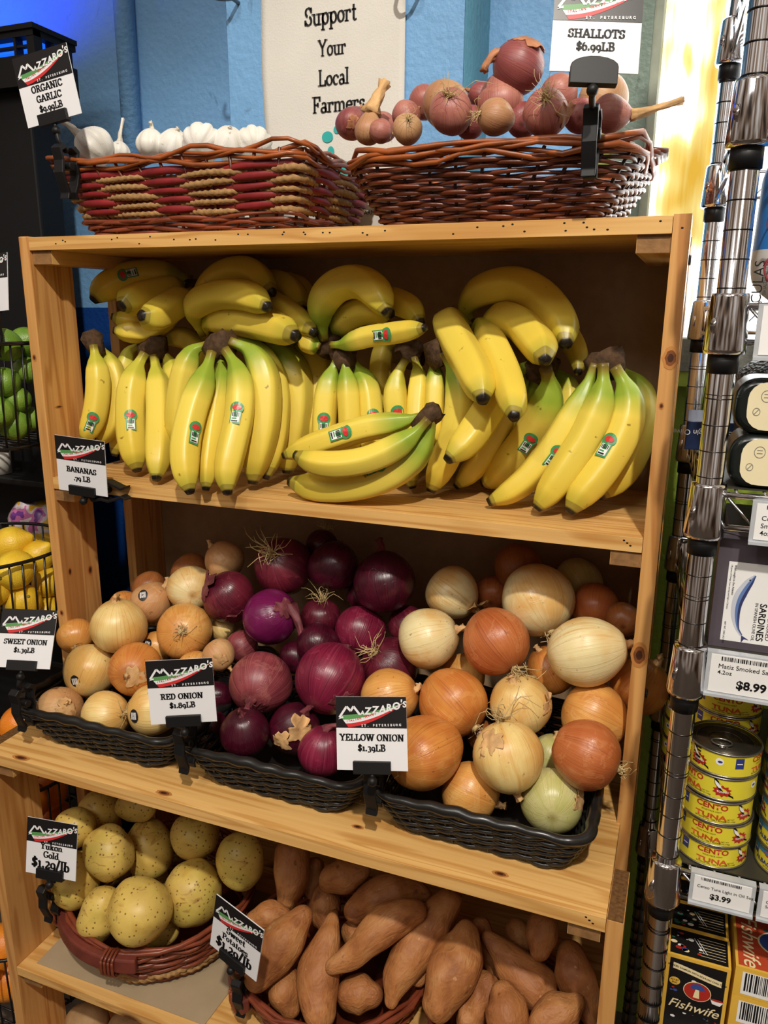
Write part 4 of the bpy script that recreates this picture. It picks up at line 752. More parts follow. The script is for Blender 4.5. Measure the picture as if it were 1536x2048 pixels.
# ---------------------------------------------------------------- where each piece of produce lies
ONIONS = [
 (('sweet_onion', 'amber sweet onion at the far left back, roots showing, against the left post', 'onion', 'sweet onions in the left tray', [0.0363, -0.0001, -0.6489], 0.0308, [-0.613, 0.737, 0.285], OM['amber']), {'roots': 12, 'neck': 0, 'skin': 'tan'}),
 (('sweet_onion', 'pale gold sweet onion with dried neck pointing up, high at the left', 'onion', 'sweet onions in the left tray', [0.1327, -0.0052, -0.6136], 0.0457, [-0.009, 0.005, 1.0], OM['pale']), {'neck': 0.3, 'skin': 'tan'}),
 (('sweet_onion', 'round amber sweet onion with its root end facing forward, centre of the sweet onion pile', 'onion', 'sweet onions in the left tray', [0.2378, 0.0311, -0.6192], 0.0464, [-0.425, 0.83, -0.363], OM['amber']), {'roots': 14, 'neck': 0, 'skin': 'tan'}),
 (('sweet_onion', 'yellowish sweet onion with a black round sticker and neck pointing down, left front', 'onion', 'sweet onions in the left tray', [0.0909, -0.0312, -0.6872], 0.0449, [-0.097, -0.604, -0.791], OM['pale']), {'neck': 0.55, 'sticker': [0.159, -0.987, 0.006], 'skin': 'tan'}),
 (('sweet_onion', 'orange sweet onion with papery neck facing the viewer, left of the red onion sign', 'onion', 'sweet onions in the left tray', [0.1925, -0.0419, -0.6642], 0.0424, [0.394, -0.884, 0.25], OM['orange']), {'neck': 0.28, 'flap': [([0.608, -0.78, 0.148], 0.35, 0.08)], 'skin': 'tan'}),
 (('sweet_onion', 'tan sweet onion with black sticker and papery neck pointing up right', 'onion', 'sweet onions in the left tray', [0.1408, 0.073, -0.5975], 0.0359, [0.574, 0.336, 0.746], OM['tan']), {'neck': 0.6, 'sticker': [0.128, -0.75, 0.649], 'skin': 'tan'}),
 (('sweet_onion', 'smooth cream sweet onion beside the torn-skinned red onion', 'onion', 'sweet onions in the left tray', [0.2072, 0.0951, -0.5707], 0.0403, [-0.609, 0.791, -0.055], OM['cream']), {'neck': 0, 'skin': 'tan'}),
 (('sweet_onion', 'brownish sweet onion tucked behind the smooth cream one', 'onion', 'sweet onions in the left tray', [0.165, 0.1592, -0.5696], 0.0375, [-0.355, 0.911, 0.209], OM['brown']), {'neck': 0, 'roots': 0, 'skin': 'tan'}),
 (('sweet_onion', 'dull tan sweet onion at the very back with neck up left', 'onion', 'sweet onions in the left tray', [0.2424, 0.1507, -0.5334], 0.0348, [-0.687, -0.064, 0.724], OM['tan']), {'neck': 0.6, 'skin': 'tan'}),
 (('sweet_onion', 'small brown sweet onion wedged behind the stickered tan one', 'onion', 'sweet onions in the left tray', [0.0939, 0.129, -0.5973], 0.0307, [-0.336, 0.861, 0.381], OM['brown']), {'neck': 0, 'skin': 'tan'}),
 (('sweet_onion', 'small orange sweet onion half hidden at the left behind the pale gold one', 'onion', 'sweet onions in the left tray', [0.0797, 0.0755, -0.6161], 0.0287, [-0.782, 0.618, 0.088], OM['orange']), {'neck': 0, 'skin': 'tan'}),
 (('sweet_onion', 'pinkish tan sweet onion in the front left corner of the tray', 'onion', 'sweet onions in the left tray', [0.0823, -0.0978, -0.729], 0.0368, [0.749, -0.328, 0.575], OM['tan']), {'neck': 0.3, 'flap': [([0.782, -0.459, 0.421], 0.4, 0.1)], 'skin': 'tan'}),
 (('sweet_onion', 'pale sweet onion at the middle of the tray front', 'onion', 'sweet onions in the left tray', [0.1713, -0.0947, -0.7236], 0.0388, [0.958, 0.209, 0.196], OM['pale']), {'neck': 0.2, 'skin': 'tan'}),
 (('sweet_onion', 'gold sweet onion with oval sticker just left of the red onion sign', 'onion', 'sweet onions in the left tray', [0.2512, -0.081, -0.704], 0.0398, [0.846, 0.531, -0.042], OM['pale']), {'roots': 10, 'neck': 0, 'sticker': [-0.106, -0.97, 0.221], 'skin': 'tan'}),
 (('sweet_onion', 'mostly hidden amber sweet onion with sticker under the root-forward one', 'onion', 'sweet onions in the left tray', [0.1727, 0.0369, -0.6624], 0.0287, [-0.096, 0.988, 0.125], OM['amber']), {'neck': 0, 'sticker': [-0.0, -0.831, 0.556], 'skin': 'tan'}),
 (('sweet_onion', 'amber sweet onion behind the top of the red onion sign', 'onion', 'sweet onions in the left tray', [0.2839, -0.0099, -0.6623], 0.0305, [-0.185, 0.961, 0.207], OM['amber']), {'neck': 0, 'skin': 'tan'}),
 (('sweet_onion', 'tan papery sweet onion at the edge next to the rosy red onion', 'onion', 'sweet onions in the left tray', [0.3269, -0.0073, -0.6284], 0.0254, [0.739, -0.081, -0.668], OM['tan']), {'neck': 0.5, 'flap': [([0.609, -0.791, 0.055], 0.4, 0.12)], 'skin': 'tan'}),
 (('sweet_onion', 'small pale sweet onion in the gap beneath the torn-skinned red onion', 'onion', 'sweet onions in the left tray', [0.2751, 0.0844, -0.6316], 0.021, [-0.718, 0.585, 0.378], OM['pale']), {'neck': 0, 'skin': 'tan'}),
 (('red_onion', 'dark red onion with a big tuft of pale roots, top left of the red pile', 'onion', 'red onions in the middle tray', [0.3658, 0.1396, -0.5247], 0.0501, [0.014, 0.752, -0.659], OM['red']), {'roots': 34, 'neck': 0, 'skin': 'red'}),
 (('red_onion', 'red onion with torn skin flaps, leftmost of the red pile next to the cream onion', 'onion', 'red onions in the middle tray', [0.2902, 0.0833, -0.569], 0.0443, [0.502, 0.374, -0.78], OM['red']), {'neck': 0.2, 'flap': [([-0.581, -0.586, 0.565], 0.5, 0.22), ([0.673, -0.459, -0.58], 0.45, 0.3)], 'skin': 'red'}),
 (('red_onion', 'bright shiny purple onion with long dried stem hanging at its right', 'onion', 'red onions in the middle tray', [0.3818, 0.0614, -0.5835], 0.0449, [0.873, -0.058, 0.485], OM['purple']), {'neck': 1.3, 'bend': [0.488, -0.377, -0.787], 'flap': [([0.752, -0.354, 0.556], 0.3, 0.06)], 'skin': 'red'}),
 (('red_onion', 'dark red onion at the top centre back of the red pile', 'onion', 'red onions in the middle tray', [0.4571, 0.1435, -0.5154], 0.0432, [-0.067, 0.735, 0.675], OM['dark']), {'neck': 0.2, 'skin': 'red'}),
 (('red_onion', 'large very dark red onion at the right back, flaky neck up', 'onion', 'red onions in the middle tray', [0.556, 0.1216, -0.5218], 0.0496, [-0.253, 0.366, 0.895], OM['dark']), {'neck': 0.45, 'skin': 'red'}),
 (('red_onion', 'small red onion with wispy roots on top, right of the bright purple one', 'onion', 'red onions in the middle tray', [0.4499, 0.1073, -0.5908], 0.0328, [-0.147, 0.119, -0.982], OM['red']), {'roots': 30, 'neck': 0, 'skin': 'red'}),
 (('red_onion', 'smooth wine-red onion in the centre right of the red pile', 'onion', 'red onions in the middle tray', [0.5216, 0.1031, -0.602], 0.0411, [0.064, -0.831, -0.552], OM['magenta']), {'neck': 0.12, 'skin': 'red'}),
 (('red_onion', 'small dark red onion with roots at the very top back', 'onion', 'red onions in the middle tray', [0.4113, 0.1975, -0.4975], 0.0291, [-0.07, -0.399, -0.914], OM['dark']), {'roots': 26, 'neck': 0, 'skin': 'red'}),
 (('red_onion', 'largest bright magenta onion in the middle of the red pile', 'onion', 'red onions in the middle tray', [0.5246, -0.0155, -0.6318], 0.0529, [0.11, 0.837, 0.535], OM['magenta']), {'neck': 0.2, 'flap': [([0.665, -0.71, -0.232], 0.3, 0.04)], 'skin': 'red'}),
 (('red_onion', 'rosy brown-red onion with dry neck facing forward, right of the red onion sign', 'onion', 'red onions in the middle tray', [0.412, -0.0278, -0.6517], 0.0477, [0.213, -0.963, -0.164], OM['rose']), {'neck': 0.5, 'flap': [([0.336, -0.861, -0.381], 0.3, 0.08)], 'skin': 'red'}),
 (('red_onion', 'small rosy onion squeezed beneath the bright purple one', 'onion', 'red onions in the middle tray', [0.3302, 0.055, -0.6412], 0.0266, [0.194, 0.954, 0.227], OM['rose']), {'neck': 0, 'skin': 'red'}),
 (('red_onion', 'dark red onion at the front with withered neck up, below the rosy one', 'onion', 'red onions in the middle tray', [0.4251, -0.0964, -0.6958], 0.0363, [0.053, -0.302, 0.952], OM['dark']), {'neck': 0.4, 'skin': 'red'}),
 (('red_onion', 'dark onion with shredded dry skin at the tray front centre', 'onion', 'red onions in the middle tray', [0.4829, -0.0525, -0.7025], 0.038, [0.494, -0.061, 0.867], OM['dark']), {'neck': 0.55, 'fskin': 'tan', 'flap': [([0.592, -0.679, 0.434], 0.42, 0.28), ([-0.04, -0.999, 0.029], 0.35, 0.1)], 'skin': 'red'}),
 (('red_onion', 'pinkish red onion at the tray front beside the yellow onion sign', 'onion', 'red onions in the middle tray', [0.5467, -0.089, -0.7029], 0.0352, [0.14, 0.013, 0.99], OM['magenta']), {'neck': 0.7, 'bend': [0.97, 0.158, 0.183], 'skin': 'red'}),
 (('red_onion', 'dark onion peeking out right behind the red onion sign', 'onion', 'red onions in the middle tray', [0.3275, -0.0165, -0.6974], 0.0249, [-0.648, 0.755, 0.098], OM['dark']), {'neck': 0, 'skin': 'red'}),
 (('red_onion', 'dark onion under the red onion sign at the tray corner', 'onion', 'red onions in the middle tray', [0.3383, -0.0578, -0.7235], 0.0259, [-0.633, 0.749, 0.196], OM['dark']), {'neck': 0, 'skin': 'red'}),
 (('red_onion', 'red onion with straggly roots next to the cream yellow onion', 'onion', 'red onions in the middle tray', [0.5887, 0.0605, -0.6312], 0.0441, [0.32, 0.593, -0.739], OM['red']), {'roots': 22, 'neck': 0, 'skin': 'red'}),
 (('red_onion', 'small dark onion under the hanging dried stem', 'onion', 'red onions in the middle tray', [0.4255, 0.0652, -0.6473], 0.0272, [-0.143, 0.968, 0.206], OM['dark']), {'neck': 0, 'skin': 'red'}),
 (('red_onion', 'dim dark red onion deep in the middle of the pile', 'onion', 'red onions in the middle tray', [0.4719, 0.0491, -0.6119], 0.0342, [-0.229, 0.905, 0.358], OM['dark']), {'neck': 0.15, 'skin': 'red'}),
 (('red_onion', 'red onion peeping out behind the cream yellow onion', 'onion', 'red onions in the middle tray', [0.5902, 0.1344, -0.5918], 0.0309, [-0.701, 0.636, 0.323], OM['red']), {'neck': 0, 'skin': 'red'}),
 (('red_onion', 'small dark onion between the two big dark ones at the back', 'onion', 'red onions in the middle tray', [0.5008, 0.1596, -0.5645], 0.0256, [-0.013, 0.94, 0.341], OM['dark']), {'neck': 0, 'skin': 'red'}),
 (('yellow_onion', 'cream-tan yellow onion at the upper left with crumbly neck down right', 'onion', 'yellow onions in the right tray', [0.6555, 0.1562, -0.536], 0.0419, [0.864, -0.073, -0.498], OM['cream']), {'neck': 0.35, 'flap': [([0.899, -0.209, -0.384], 0.3, 0.25)], 'skin': 'tan'}),
 (('yellow_onion', 'pale cream onion with fine stripes at the left of the yellow pile', 'onion', 'yellow onions in the right tray', [0.6515, 0.0494, -0.5707], 0.0453, [0.912, 0.228, 0.342], OM['cream']), {'neck': 0.4, 'roots': 0, 'skin': 'tan'}),
 (('yellow_onion', 'coppery striped onion with sooty roots below, under the big pale one', 'onion', 'yellow onions in the right tray', [0.7546, 0.0493, -0.5605], 0.0475, [-0.691, 0.431, 0.58], OM['copper']), {'roots': 26, 'neck': 0, 'skin': 'tan'}),
 (('yellow_onion', 'big pale onion lying on top of the yellow pile, root end down', 'onion', 'yellow onions in the right tray', [0.7959, 0.1317, -0.5211], 0.0546, [-0.52, 0.523, 0.675], OM['cream']), {'roots': 16, 'neck': 0, 'skin': 'tan'}),
 (('yellow_onion', 'large pale yellow onion high at the right with dry tip to the right', 'onion', 'yellow onions in the right tray', [0.8782, 0.0445, -0.5506], 0.0481, [0.946, 0.218, 0.241], OM['cream']), {'neck': 0.3, 'asp': 1.05, 'skin': 'tan'}),
 (('yellow_onion', 'brown onion in shade at the very top back of the yellow pile', 'onion', 'yellow onions in the right tray', [0.7494, 0.2057, -0.4957], 0.0374, [-0.336, 0.861, 0.381], OM['brown']), {'neck': 0, 'skin': 'tan'}),
 (('yellow_onion', 'dim pale onion at the back right corner', 'onion', 'yellow onions in the right tray', [0.8421, 0.2329, -0.5181], 0.0386, [-0.6, 0.683, 0.416], OM['green']), {'neck': 0, 'skin': 'tan'}),
 (('yellow_onion', 'dark copper onion behind the two big pale ones', 'onion', 'yellow onions in the right tray', [0.8749, 0.1693, -0.5314], 0.0354, [-0.023, 0.907, 0.421], OM['copper']), {'neck': 0, 'skin': 'tan'}),
 (('yellow_onion', 'orange-brown onion tucked left beneath the large pale one at right', 'onion', 'yellow onions in the right tray', [0.8272, 0.0994, -0.6139], 0.0357, [-0.536, -0.091, 0.839], OM['orange']), {'neck': 0.3, 'skin': 'tan'}),
 (('yellow_onion', 'glossy orange onion with a small dark nick, above the yellow onion sign', 'onion', 'yellow onions in the right tray', [0.709, -0.0013, -0.6402], 0.0496, [-0.804, 0.379, 0.459], OM['orange']), {'roots': 12, 'neck': 0, 'skin': 'tan'}),
 (('yellow_onion', 'pale gold onion with cracked skin in the centre of the yellow pile', 'onion', 'yellow onions in the right tray', [0.7992, 0.0166, -0.6335], 0.0428, [-0.221, -0.254, 0.942], OM['pale']), {'neck': 0.2, 'flap': [([0.917, -0.203, 0.342], 0.3, 0.12)], 'skin': 'tan'}),
 (('yellow_onion', 'smooth amber onion by the right post in the middle row', 'onion', 'yellow onions in the right tray', [0.8947, 0.0387, -0.6411], 0.0458, [0.943, 0.052, -0.329], OM['amber']), {'neck': 0.3, 'skin': 'tan'}),
 (('yellow_onion', 'copper-red onion with white root tuft at the right front', 'onion', 'yellow onions in the right tray', [0.9007, -0.0486, -0.6499], 0.0434, [-0.969, 0.07, 0.239], OM['copper']), {'roots': 14, 'neck': 0, 'skin': 'tan'}),
 (('yellow_onion', 'pale striped onion with dark roots on top, front centre', 'onion', 'yellow onions in the right tray', [0.8024, -0.0719, -0.6596], 0.0458, [0.332, -0.244, -0.911], OM['pale']), {'neck': 0.3, 'roots': 20, 'flap': [([-0.399, -0.625, 0.671], 0.35, 0.05)], 'skin': 'tan'}),
 (('yellow_onion', 'big orange onion right of the yellow onion sign', 'onion', 'yellow onions in the right tray', [0.6955, -0.092, -0.6688], 0.0484, [0.399, 0.915, -0.057], OM['orange']), {'roots': 10, 'neck': 0, 'asp': 1.08, 'skin': 'tan'}),
 (('yellow_onion', 'amber onion rising behind the yellow onion sign', 'onion', 'yellow onions in the right tray', [0.6169, -0.0179, -0.6404], 0.0412, [0.908, 0.22, 0.358], OM['amber']), {'neck': 0.3, 'skin': 'tan'}),
 (('yellow_onion', 'pale onion at the left edge of the yellow onion sign', 'onion', 'yellow onions in the right tray', [0.5593, -0.0267, -0.7143], 0.0302, [-0.346, 0.888, 0.301], OM['pale']), {'neck': 0, 'skin': 'tan'}),
 (('yellow_onion', 'amber onion low at the tray front with frayed tip right', 'onion', 'yellow onions in the right tray', [0.7533, -0.0689, -0.7265], 0.0385, [0.967, -0.026, -0.255], OM['amber']), {'neck': 0.35, 'roots': 0, 'skin': 'tan'}),
 (('yellow_onion', 'pale greenish onion in the front right corner of the tray', 'onion', 'yellow onions in the right tray', [0.8602, -0.0608, -0.7201], 0.04, [-0.174, 0.983, -0.053], OM['green']), {'neck': 0, 'flap': [([0.926, -0.163, 0.34], 0.35, 0.12)], 'skin': 'tan'}),
 (('yellow_onion', 'green-tinged onion in the gap left of the copper-red one', 'onion', 'yellow onions in the right tray', [0.845, 0.0139, -0.7019], 0.0302, [0.211, 0.09, 0.973], OM['green']), {'neck': 0.3, 'skin': 'tan'}),
 (('yellow_onion', 'orange onion bulging out past the right post', 'onion', 'yellow onions in the right tray', [0.9505, 0.0963, -0.6134], 0.0404, [0.514, 0.137, 0.847], OM['orange']), {'neck': 0.6, 'skin': 'tan'}),
 (('yellow_onion', 'dim copper onion behind the cream-tan one', 'onion', 'yellow onions in the right tray', [0.7102, 0.2078, -0.547], 0.0283, [-0.146, 0.944, 0.296], OM['copper']), {'neck': 0, 'skin': 'tan'}),
 (('yellow_onion', 'dark brown onion in the shade beside the right post', 'onion', 'yellow onions in the right tray', [0.9199, 0.1309, -0.5313], 0.025, [-0.031, 0.994, 0.102], OM['brown']), {'neck': 0, 'skin': 'tan'}),
 (('yellow_onion', 'amber onion rim showing above the glossy orange one', 'onion', 'yellow onions in the right tray', [0.6974, 0.0873, -0.6407], 0.0331, [-0.167, 0.709, 0.685], OM['amber']), {'neck': 0, 'skin': 'tan'}),
 (('yellow_onion', 'small brown onion in the dark gap below the glossy orange one', 'onion', 'yellow onions in the right tray', [0.7469, 0.0214, -0.6954], 0.0221, [-0.249, 0.963, 0.106], OM['brown']), {'neck': 0, 'skin': 'tan'}),
 (('shallot', 'big shallot with peeling papery skin perched on top of the heap', 'shallot', 'shallots in the willow basket', [0.7481, 0.06, 0.1798], 0.0312, [-0.815, -0.431, 0.388], OM['shald']), {'neck': 1.0, 'bend': [-0.203, -0.636, -0.744], 'flap': [([0.38, -0.16, 0.911], 0.7, 0.1)], 'roots': 0, 'skin': 'shal'}),
 (('shallot', 'pink shallot with pointed top just under the perched one', 'shallot', 'shallots in the willow basket', [0.7272, 0.06, 0.1426], 0.0281, [-0.153, 0.103, 0.983], OM['shal']), {'neck': 0.4, 'tall': 0.3, 'skin': 'shal'}),
 (('shallot', 'tan shallot lying sideways with root tuft to the left, front centre', 'shallot', 'shallots in the willow basket', [0.734, 0.005, 0.1145], 0.021, [0.78, 0.601, -0.174], OM['shalt']), {'roots': 26, 'neck': 0, 'tall': 0.25, 'skin': 'tan'}),
 (('shallot', 'shallot with green-brown root tuft facing forward, left of centre', 'shallot', 'shallots in the willow basket', [0.6775, 0.015, 0.1262], 0.0263, [-0.125, 0.853, -0.507], OM['shal']), {'roots': 24, 'neck': 0, 'skin': 'shal'}),
 (('shallot', 'tan-skinned shallot behind the root-forward one', 'shallot', 'shallots in the willow basket', [0.6466, 0.09, 0.1539], 0.0297, [0.364, 0.845, 0.392], OM['shalt']), {'neck': 0.3, 'skin': 'shal'}),
 (('shallot', 'smooth pink shallot at the back left of the heap', 'shallot', 'shallots in the willow basket', [0.6059, 0.13, 0.1678], 0.0223, [-0.454, 0.585, 0.672], OM['shal']), {'neck': 0.2, 'skin': 'shal'}),
 (('shallot', 'small pink shallot at left with dry tip up right', 'shallot', 'shallots in the willow basket', [0.6005, 0.07, 0.139], 0.0187, [0.606, 0.622, 0.497], OM['shal']), {'neck': 0.3, 'skin': 'shal'}),
 (('shallot', 'small tan shallot with root tuft at the basket rim', 'shallot', 'shallots in the willow basket', [0.6243, 0.01, 0.1102], 0.0183, [-0.322, 0.841, -0.435], OM['shalt']), {'roots': 22, 'neck': 0, 'skin': 'shal'}),
 (('shallot', 'tiny pale pink shallot with dark roots near the tall papery one', 'shallot', 'shallots in the willow basket', [0.5856, 0.02, 0.1126], 0.0144, [-0.888, -0.398, 0.229], OM['shal']), {'roots': 16, 'neck': 0, 'skin': 'shal'}),
 (('shallot', 'tan shallot with tall papery neck standing up at left', 'shallot', 'shallots in the willow basket', [0.5646, 0.03, 0.1159], 0.0178, [0.077, 0.192, 0.978], OM['shalt']), {'neck': 2.3, 'nw': 2.7, 'bend': [0.331, 0.368, 0.869], 'tall': 0.5, 'skin': 'tan'}),
 (('shallot', 'reddish shallot at the left end in front of the banner', 'shallot', 'shallots in the willow basket', [0.5275, 0.06, 0.1327], 0.0204, [0.157, 0.63, 0.76], OM['shald']), {'neck': 0.5, 'tall': 0.4, 'flap': [([0.536, -0.829, -0.16], 0.4, 0.1)], 'skin': 'shal'}),
 (('shallot', 'dark shallot behind with shrivelled stem to the left', 'shallot', 'shallots in the willow basket', [0.6859, 0.12, 0.1681], 0.0163, [-0.874, -0.363, 0.324], OM['shald']), {'neck': 0.6, 'skin': 'shal'}),
 (('shallot', 'shallot with bright root tuft and torn skin, left of the shallots sign clamp', 'shallot', 'shallots in the willow basket', [0.7922, 0.01, 0.1155], 0.0263, [-0.097, 0.921, -0.378], OM['shal']), {'roots': 30, 'neck': 0, 'flap': [([0.91, -0.349, -0.223], 0.45, 0.16)], 'skin': 'shal'}),
 (('shallot', 'shallot leaning right above the torn-skinned one', 'shallot', 'shallots in the willow basket', [0.7946, 0.075, 0.15], 0.0229, [0.386, 0.764, 0.517], OM['shal']), {'neck': 0.2, 'skin': 'shal'}),
 (('shallot', 'large dim shallot behind the shallots sign clamp', 'shallot', 'shallots in the willow basket', [0.8432, 0.11, 0.1474], 0.0307, [-0.701, 0.636, 0.323], OM['shalt']), {'neck': 0, 'skin': 'shal'}),
 (('shallot', 'shallot with long dry stalk sticking out past the right end of the basket', 'shallot', 'shallots in the willow basket', [0.8584, 0.045, 0.1169], 0.0208, [0.967, 0.245, -0.064], OM['shal']), {'neck': 2.9, 'nw': 1.3, 'bend': [0.861, 0.414, 0.295], 'tall': 0.4, 'skin': 'tan'}),
 (('shallot', 'dark shallot directly behind the shallots sign clamp', 'shallot', 'shallots in the willow basket', [0.8234, 0.06, 0.1205], 0.0202, [-0.146, 0.944, 0.296], OM['shald']), {'neck': 0, 'skin': 'shal'}),
 (('shallot', 'dim pink shallot behind the tiny pale one', 'shallot', 'shallots in the willow basket', [0.5563, 0.1, 0.1344], 0.0202, [-0.122, 0.894, 0.432], OM['shal']), {'neck': 0, 'skin': 'shal'}),
 (('shallot', 'dark pink shallot in the gap at the heap centre', 'shallot', 'shallots in the willow basket', [0.6889, 0.06, 0.123], 0.0199, [-0.122, 0.894, 0.432], OM['shald']), {'neck': 0, 'skin': 'shal'}),
 (('shallot', 'dark shallot between the sideways tan one and the torn-skinned one', 'shallot', 'shallots in the willow basket', [0.7548, 0.06, 0.1211], 0.0207, [-0.122, 0.894, 0.432], OM['shald']), {'neck': 0, 'skin': 'shal'}),
 (('shallot', 'shallot buried in the lower layer inside the dark willow basket', 'shallot', 'shallots in the willow basket', [0.5976, 0.085, 0.036], 0.026, [-0.964, -0.058, -0.261], OM['shald']), {'neck': 0.2, 'skin': 'shal'}),
 (('shallot', 'shallot buried in the lower layer inside the dark willow basket', 'shallot', 'shallots in the willow basket', [0.6563, 0.085, 0.036], 0.026, [0.702, 0.712, -0.009], OM['shald']), {'neck': 0.2, 'skin': 'shal'}),
 (('shallot', 'shallot buried in the lower layer inside the dark willow basket', 'shallot', 'shallots in the willow basket', [0.7083, 0.085, 0.036], 0.026, [-0.819, 0.286, 0.498], OM['shald']), {'neck': 0.2, 'skin': 'shal'}),
 (('shallot', 'shallot buried in the lower layer inside the dark willow basket', 'shallot', 'shallots in the willow basket', [0.7699, 0.085, 0.036], 0.026, [0.147, 0.195, -0.97], OM['shald']), {'neck': 0.2, 'skin': 'shal'}),
 (('shallot', 'shallot buried in the lower layer inside the dark willow basket', 'shallot', 'shallots in the willow basket', [0.8171, 0.085, 0.036], 0.026, [0.769, 0.638, 0.049], OM['shald']), {'neck': 0.2, 'skin': 'shal'}),
 (('shallot', 'shallot buried in the lower layer inside the dark willow basket', 'shallot', 'shallots in the willow basket', [0.5948, 0.17, 0.036], 0.026, [-0.11, 0.121, -0.987], OM['shald']), {'neck': 0.2, 'skin': 'shal'}),
 (('shallot', 'shallot buried in the lower layer inside the dark willow basket', 'shallot', 'shallots in the willow basket', [0.6531, 0.17, 0.036], 0.026, [-0.561, 0.111, -0.82], OM['shald']), {'neck': 0.2, 'skin': 'shal'}),
 (('shallot', 'shallot buried in the lower layer inside the dark willow basket', 'shallot', 'shallots in the willow basket', [0.7117, 0.17, 0.036], 0.026, [-0.227, 0.378, -0.898], OM['shald']), {'neck': 0.2, 'skin': 'shal'}),
 (('shallot', 'shallot buried in the lower layer inside the dark willow basket', 'shallot', 'shallots in the willow basket', [0.7662, 0.17, 0.036], 0.026, [0.398, 0.195, -0.897], OM['shald']), {'neck': 0.2, 'skin': 'shal'}),
 (('shallot', 'shallot buried in the lower layer inside the dark willow basket', 'shallot', 'shallots in the willow basket', [0.8192, 0.17, 0.036], 0.026, [-0.962, 0.052, -0.269], OM['shald']), {'neck': 0.2, 'skin': 'shal'}),
 (('garlic_bulb', 'garlic bulb with stem to the upper left, behind the garlic sign clamp', 'garlic bulb', 'garlic bulbs in the red basket', [0.1123, 0.055, 0.1281], 0.0307, [-0.729, -0.221, 0.648], OM['garlic']), {'neck': 1.1, 'skin': 'garlic', 'lobes': 9, 'asp': 0.8, 'tall': 0.25}),
 (('garlic_bulb', 'pointed garlic bulb left of the basket centre', 'garlic bulb', 'garlic bulbs in the red basket', [0.2104, 0.06, 0.1271], 0.0226, [0.065, 0.084, 0.994], OM['garlic']), {'neck': 0.5, 'skin': 'garlic', 'lobes': 9, 'asp': 0.8, 'tall': 0.25}),
 (('garlic_bulb', 'garlic bulb right beside the pointed one', 'garlic bulb', 'garlic bulbs in the red basket', [0.2422, 0.07, 0.1255], 0.024, [0.479, -0.328, 0.815], OM['garlic']), {'neck': 0.2, 'skin': 'garlic', 'lobes': 9, 'asp': 0.8, 'tall': 0.25}),
 (('garlic_bulb', 'largest round garlic bulb in the basket middle', 'garlic bulb', 'garlic bulbs in the red basket', [0.2968, 0.06, 0.1249], 0.0291, [-0.198, 0.798, 0.57], OM['garlic']), {'neck': 0.1, 'skin': 'garlic', 'lobes': 9, 'asp': 0.8, 'tall': 0.25}),
 (('garlic_bulb', 'garlic bulb between the largest bulb and the one by the banner', 'garlic bulb', 'garlic bulbs in the red basket', [0.3317, 0.075, 0.1222], 0.0256, [0.432, -0.504, 0.748], OM['garlic']), {'neck': 0.1, 'skin': 'garlic', 'lobes': 9, 'asp': 0.8, 'tall': 0.25}),
 (('garlic_bulb', 'smooth garlic bulb nearest the cloth banner', 'garlic bulb', 'garlic bulbs in the red basket', [0.3637, 0.09, 0.1242], 0.0264, [-0.491, 0.669, 0.558], OM['garlic']), {'neck': 0.1, 'skin': 'garlic', 'lobes': 9, 'asp': 0.8, 'tall': 0.25}),
 (('garlic_bulb', 'small garlic bulb with thin forked stalk standing up', 'garlic bulb', 'garlic bulbs in the red basket', [0.1275, 0.09, 0.1271], 0.0168, [-0.05, 0.249, 0.967], OM['garlic']), {'neck': 1.8, 'skin': 'garlic', 'lobes': 9, 'asp': 0.8, 'tall': 0.25}),
 (('garlic_bulb', 'garlic bulb in the lower layer, glimpsed through gaps of the red basket', 'garlic bulb', 'garlic bulbs in the red basket', [0.1448, 0.0651, 0.036], 0.029, [-0.296, 0.593, 0.749], OM['garlic']), {'neck': 0.2, 'skin': 'garlic', 'lobes': 9, 'asp': 0.8, 'tall': 0.25}),
 (('garlic_bulb', 'garlic bulb in the lower layer, glimpsed through gaps of the red basket', 'garlic bulb', 'garlic bulbs in the red basket', [0.2078, 0.0638, 0.036], 0.029, [-0.841, 0.526, 0.127], OM['garlic']), {'neck': 0.2, 'skin': 'garlic', 'lobes': 9, 'asp': 0.8, 'tall': 0.25}),
 (('garlic_bulb', 'garlic bulb in the lower layer, glimpsed through gaps of the red basket', 'garlic bulb', 'garlic bulbs in the red basket', [0.2749, 0.0617, 0.036], 0.029, [0.857, -0.058, 0.513], OM['garlic']), {'neck': 0.2, 'skin': 'garlic', 'lobes': 9, 'asp': 0.8, 'tall': 0.25}),
 (('garlic_bulb', 'garlic bulb in the lower layer, glimpsed through gaps of the red basket', 'garlic bulb', 'garlic bulbs in the red basket', [0.328, 0.0658, 0.036], 0.029, [-0.856, -0.231, 0.463], OM['garlic']), {'neck': 0.2, 'skin': 'garlic', 'lobes': 9, 'asp': 0.8, 'tall': 0.25}),
 (('garlic_bulb', 'garlic bulb in the lower layer, glimpsed through gaps of the red basket', 'garlic bulb', 'garlic bulbs in the red basket', [0.3982, 0.059, 0.036], 0.029, [-0.526, 0.412, 0.744], OM['garlic']), {'neck': 0.2, 'skin': 'garlic', 'lobes': 9, 'asp': 0.8, 'tall': 0.25}),
 (('garlic_bulb', 'garlic bulb in the lower layer, glimpsed through gaps of the red basket', 'garlic bulb', 'garlic bulbs in the red basket', [0.1538, 0.1215, 0.036], 0.029, [0.17, 0.962, 0.214], OM['garlic']), {'neck': 0.2, 'skin': 'garlic', 'lobes': 9, 'asp': 0.8, 'tall': 0.25}),
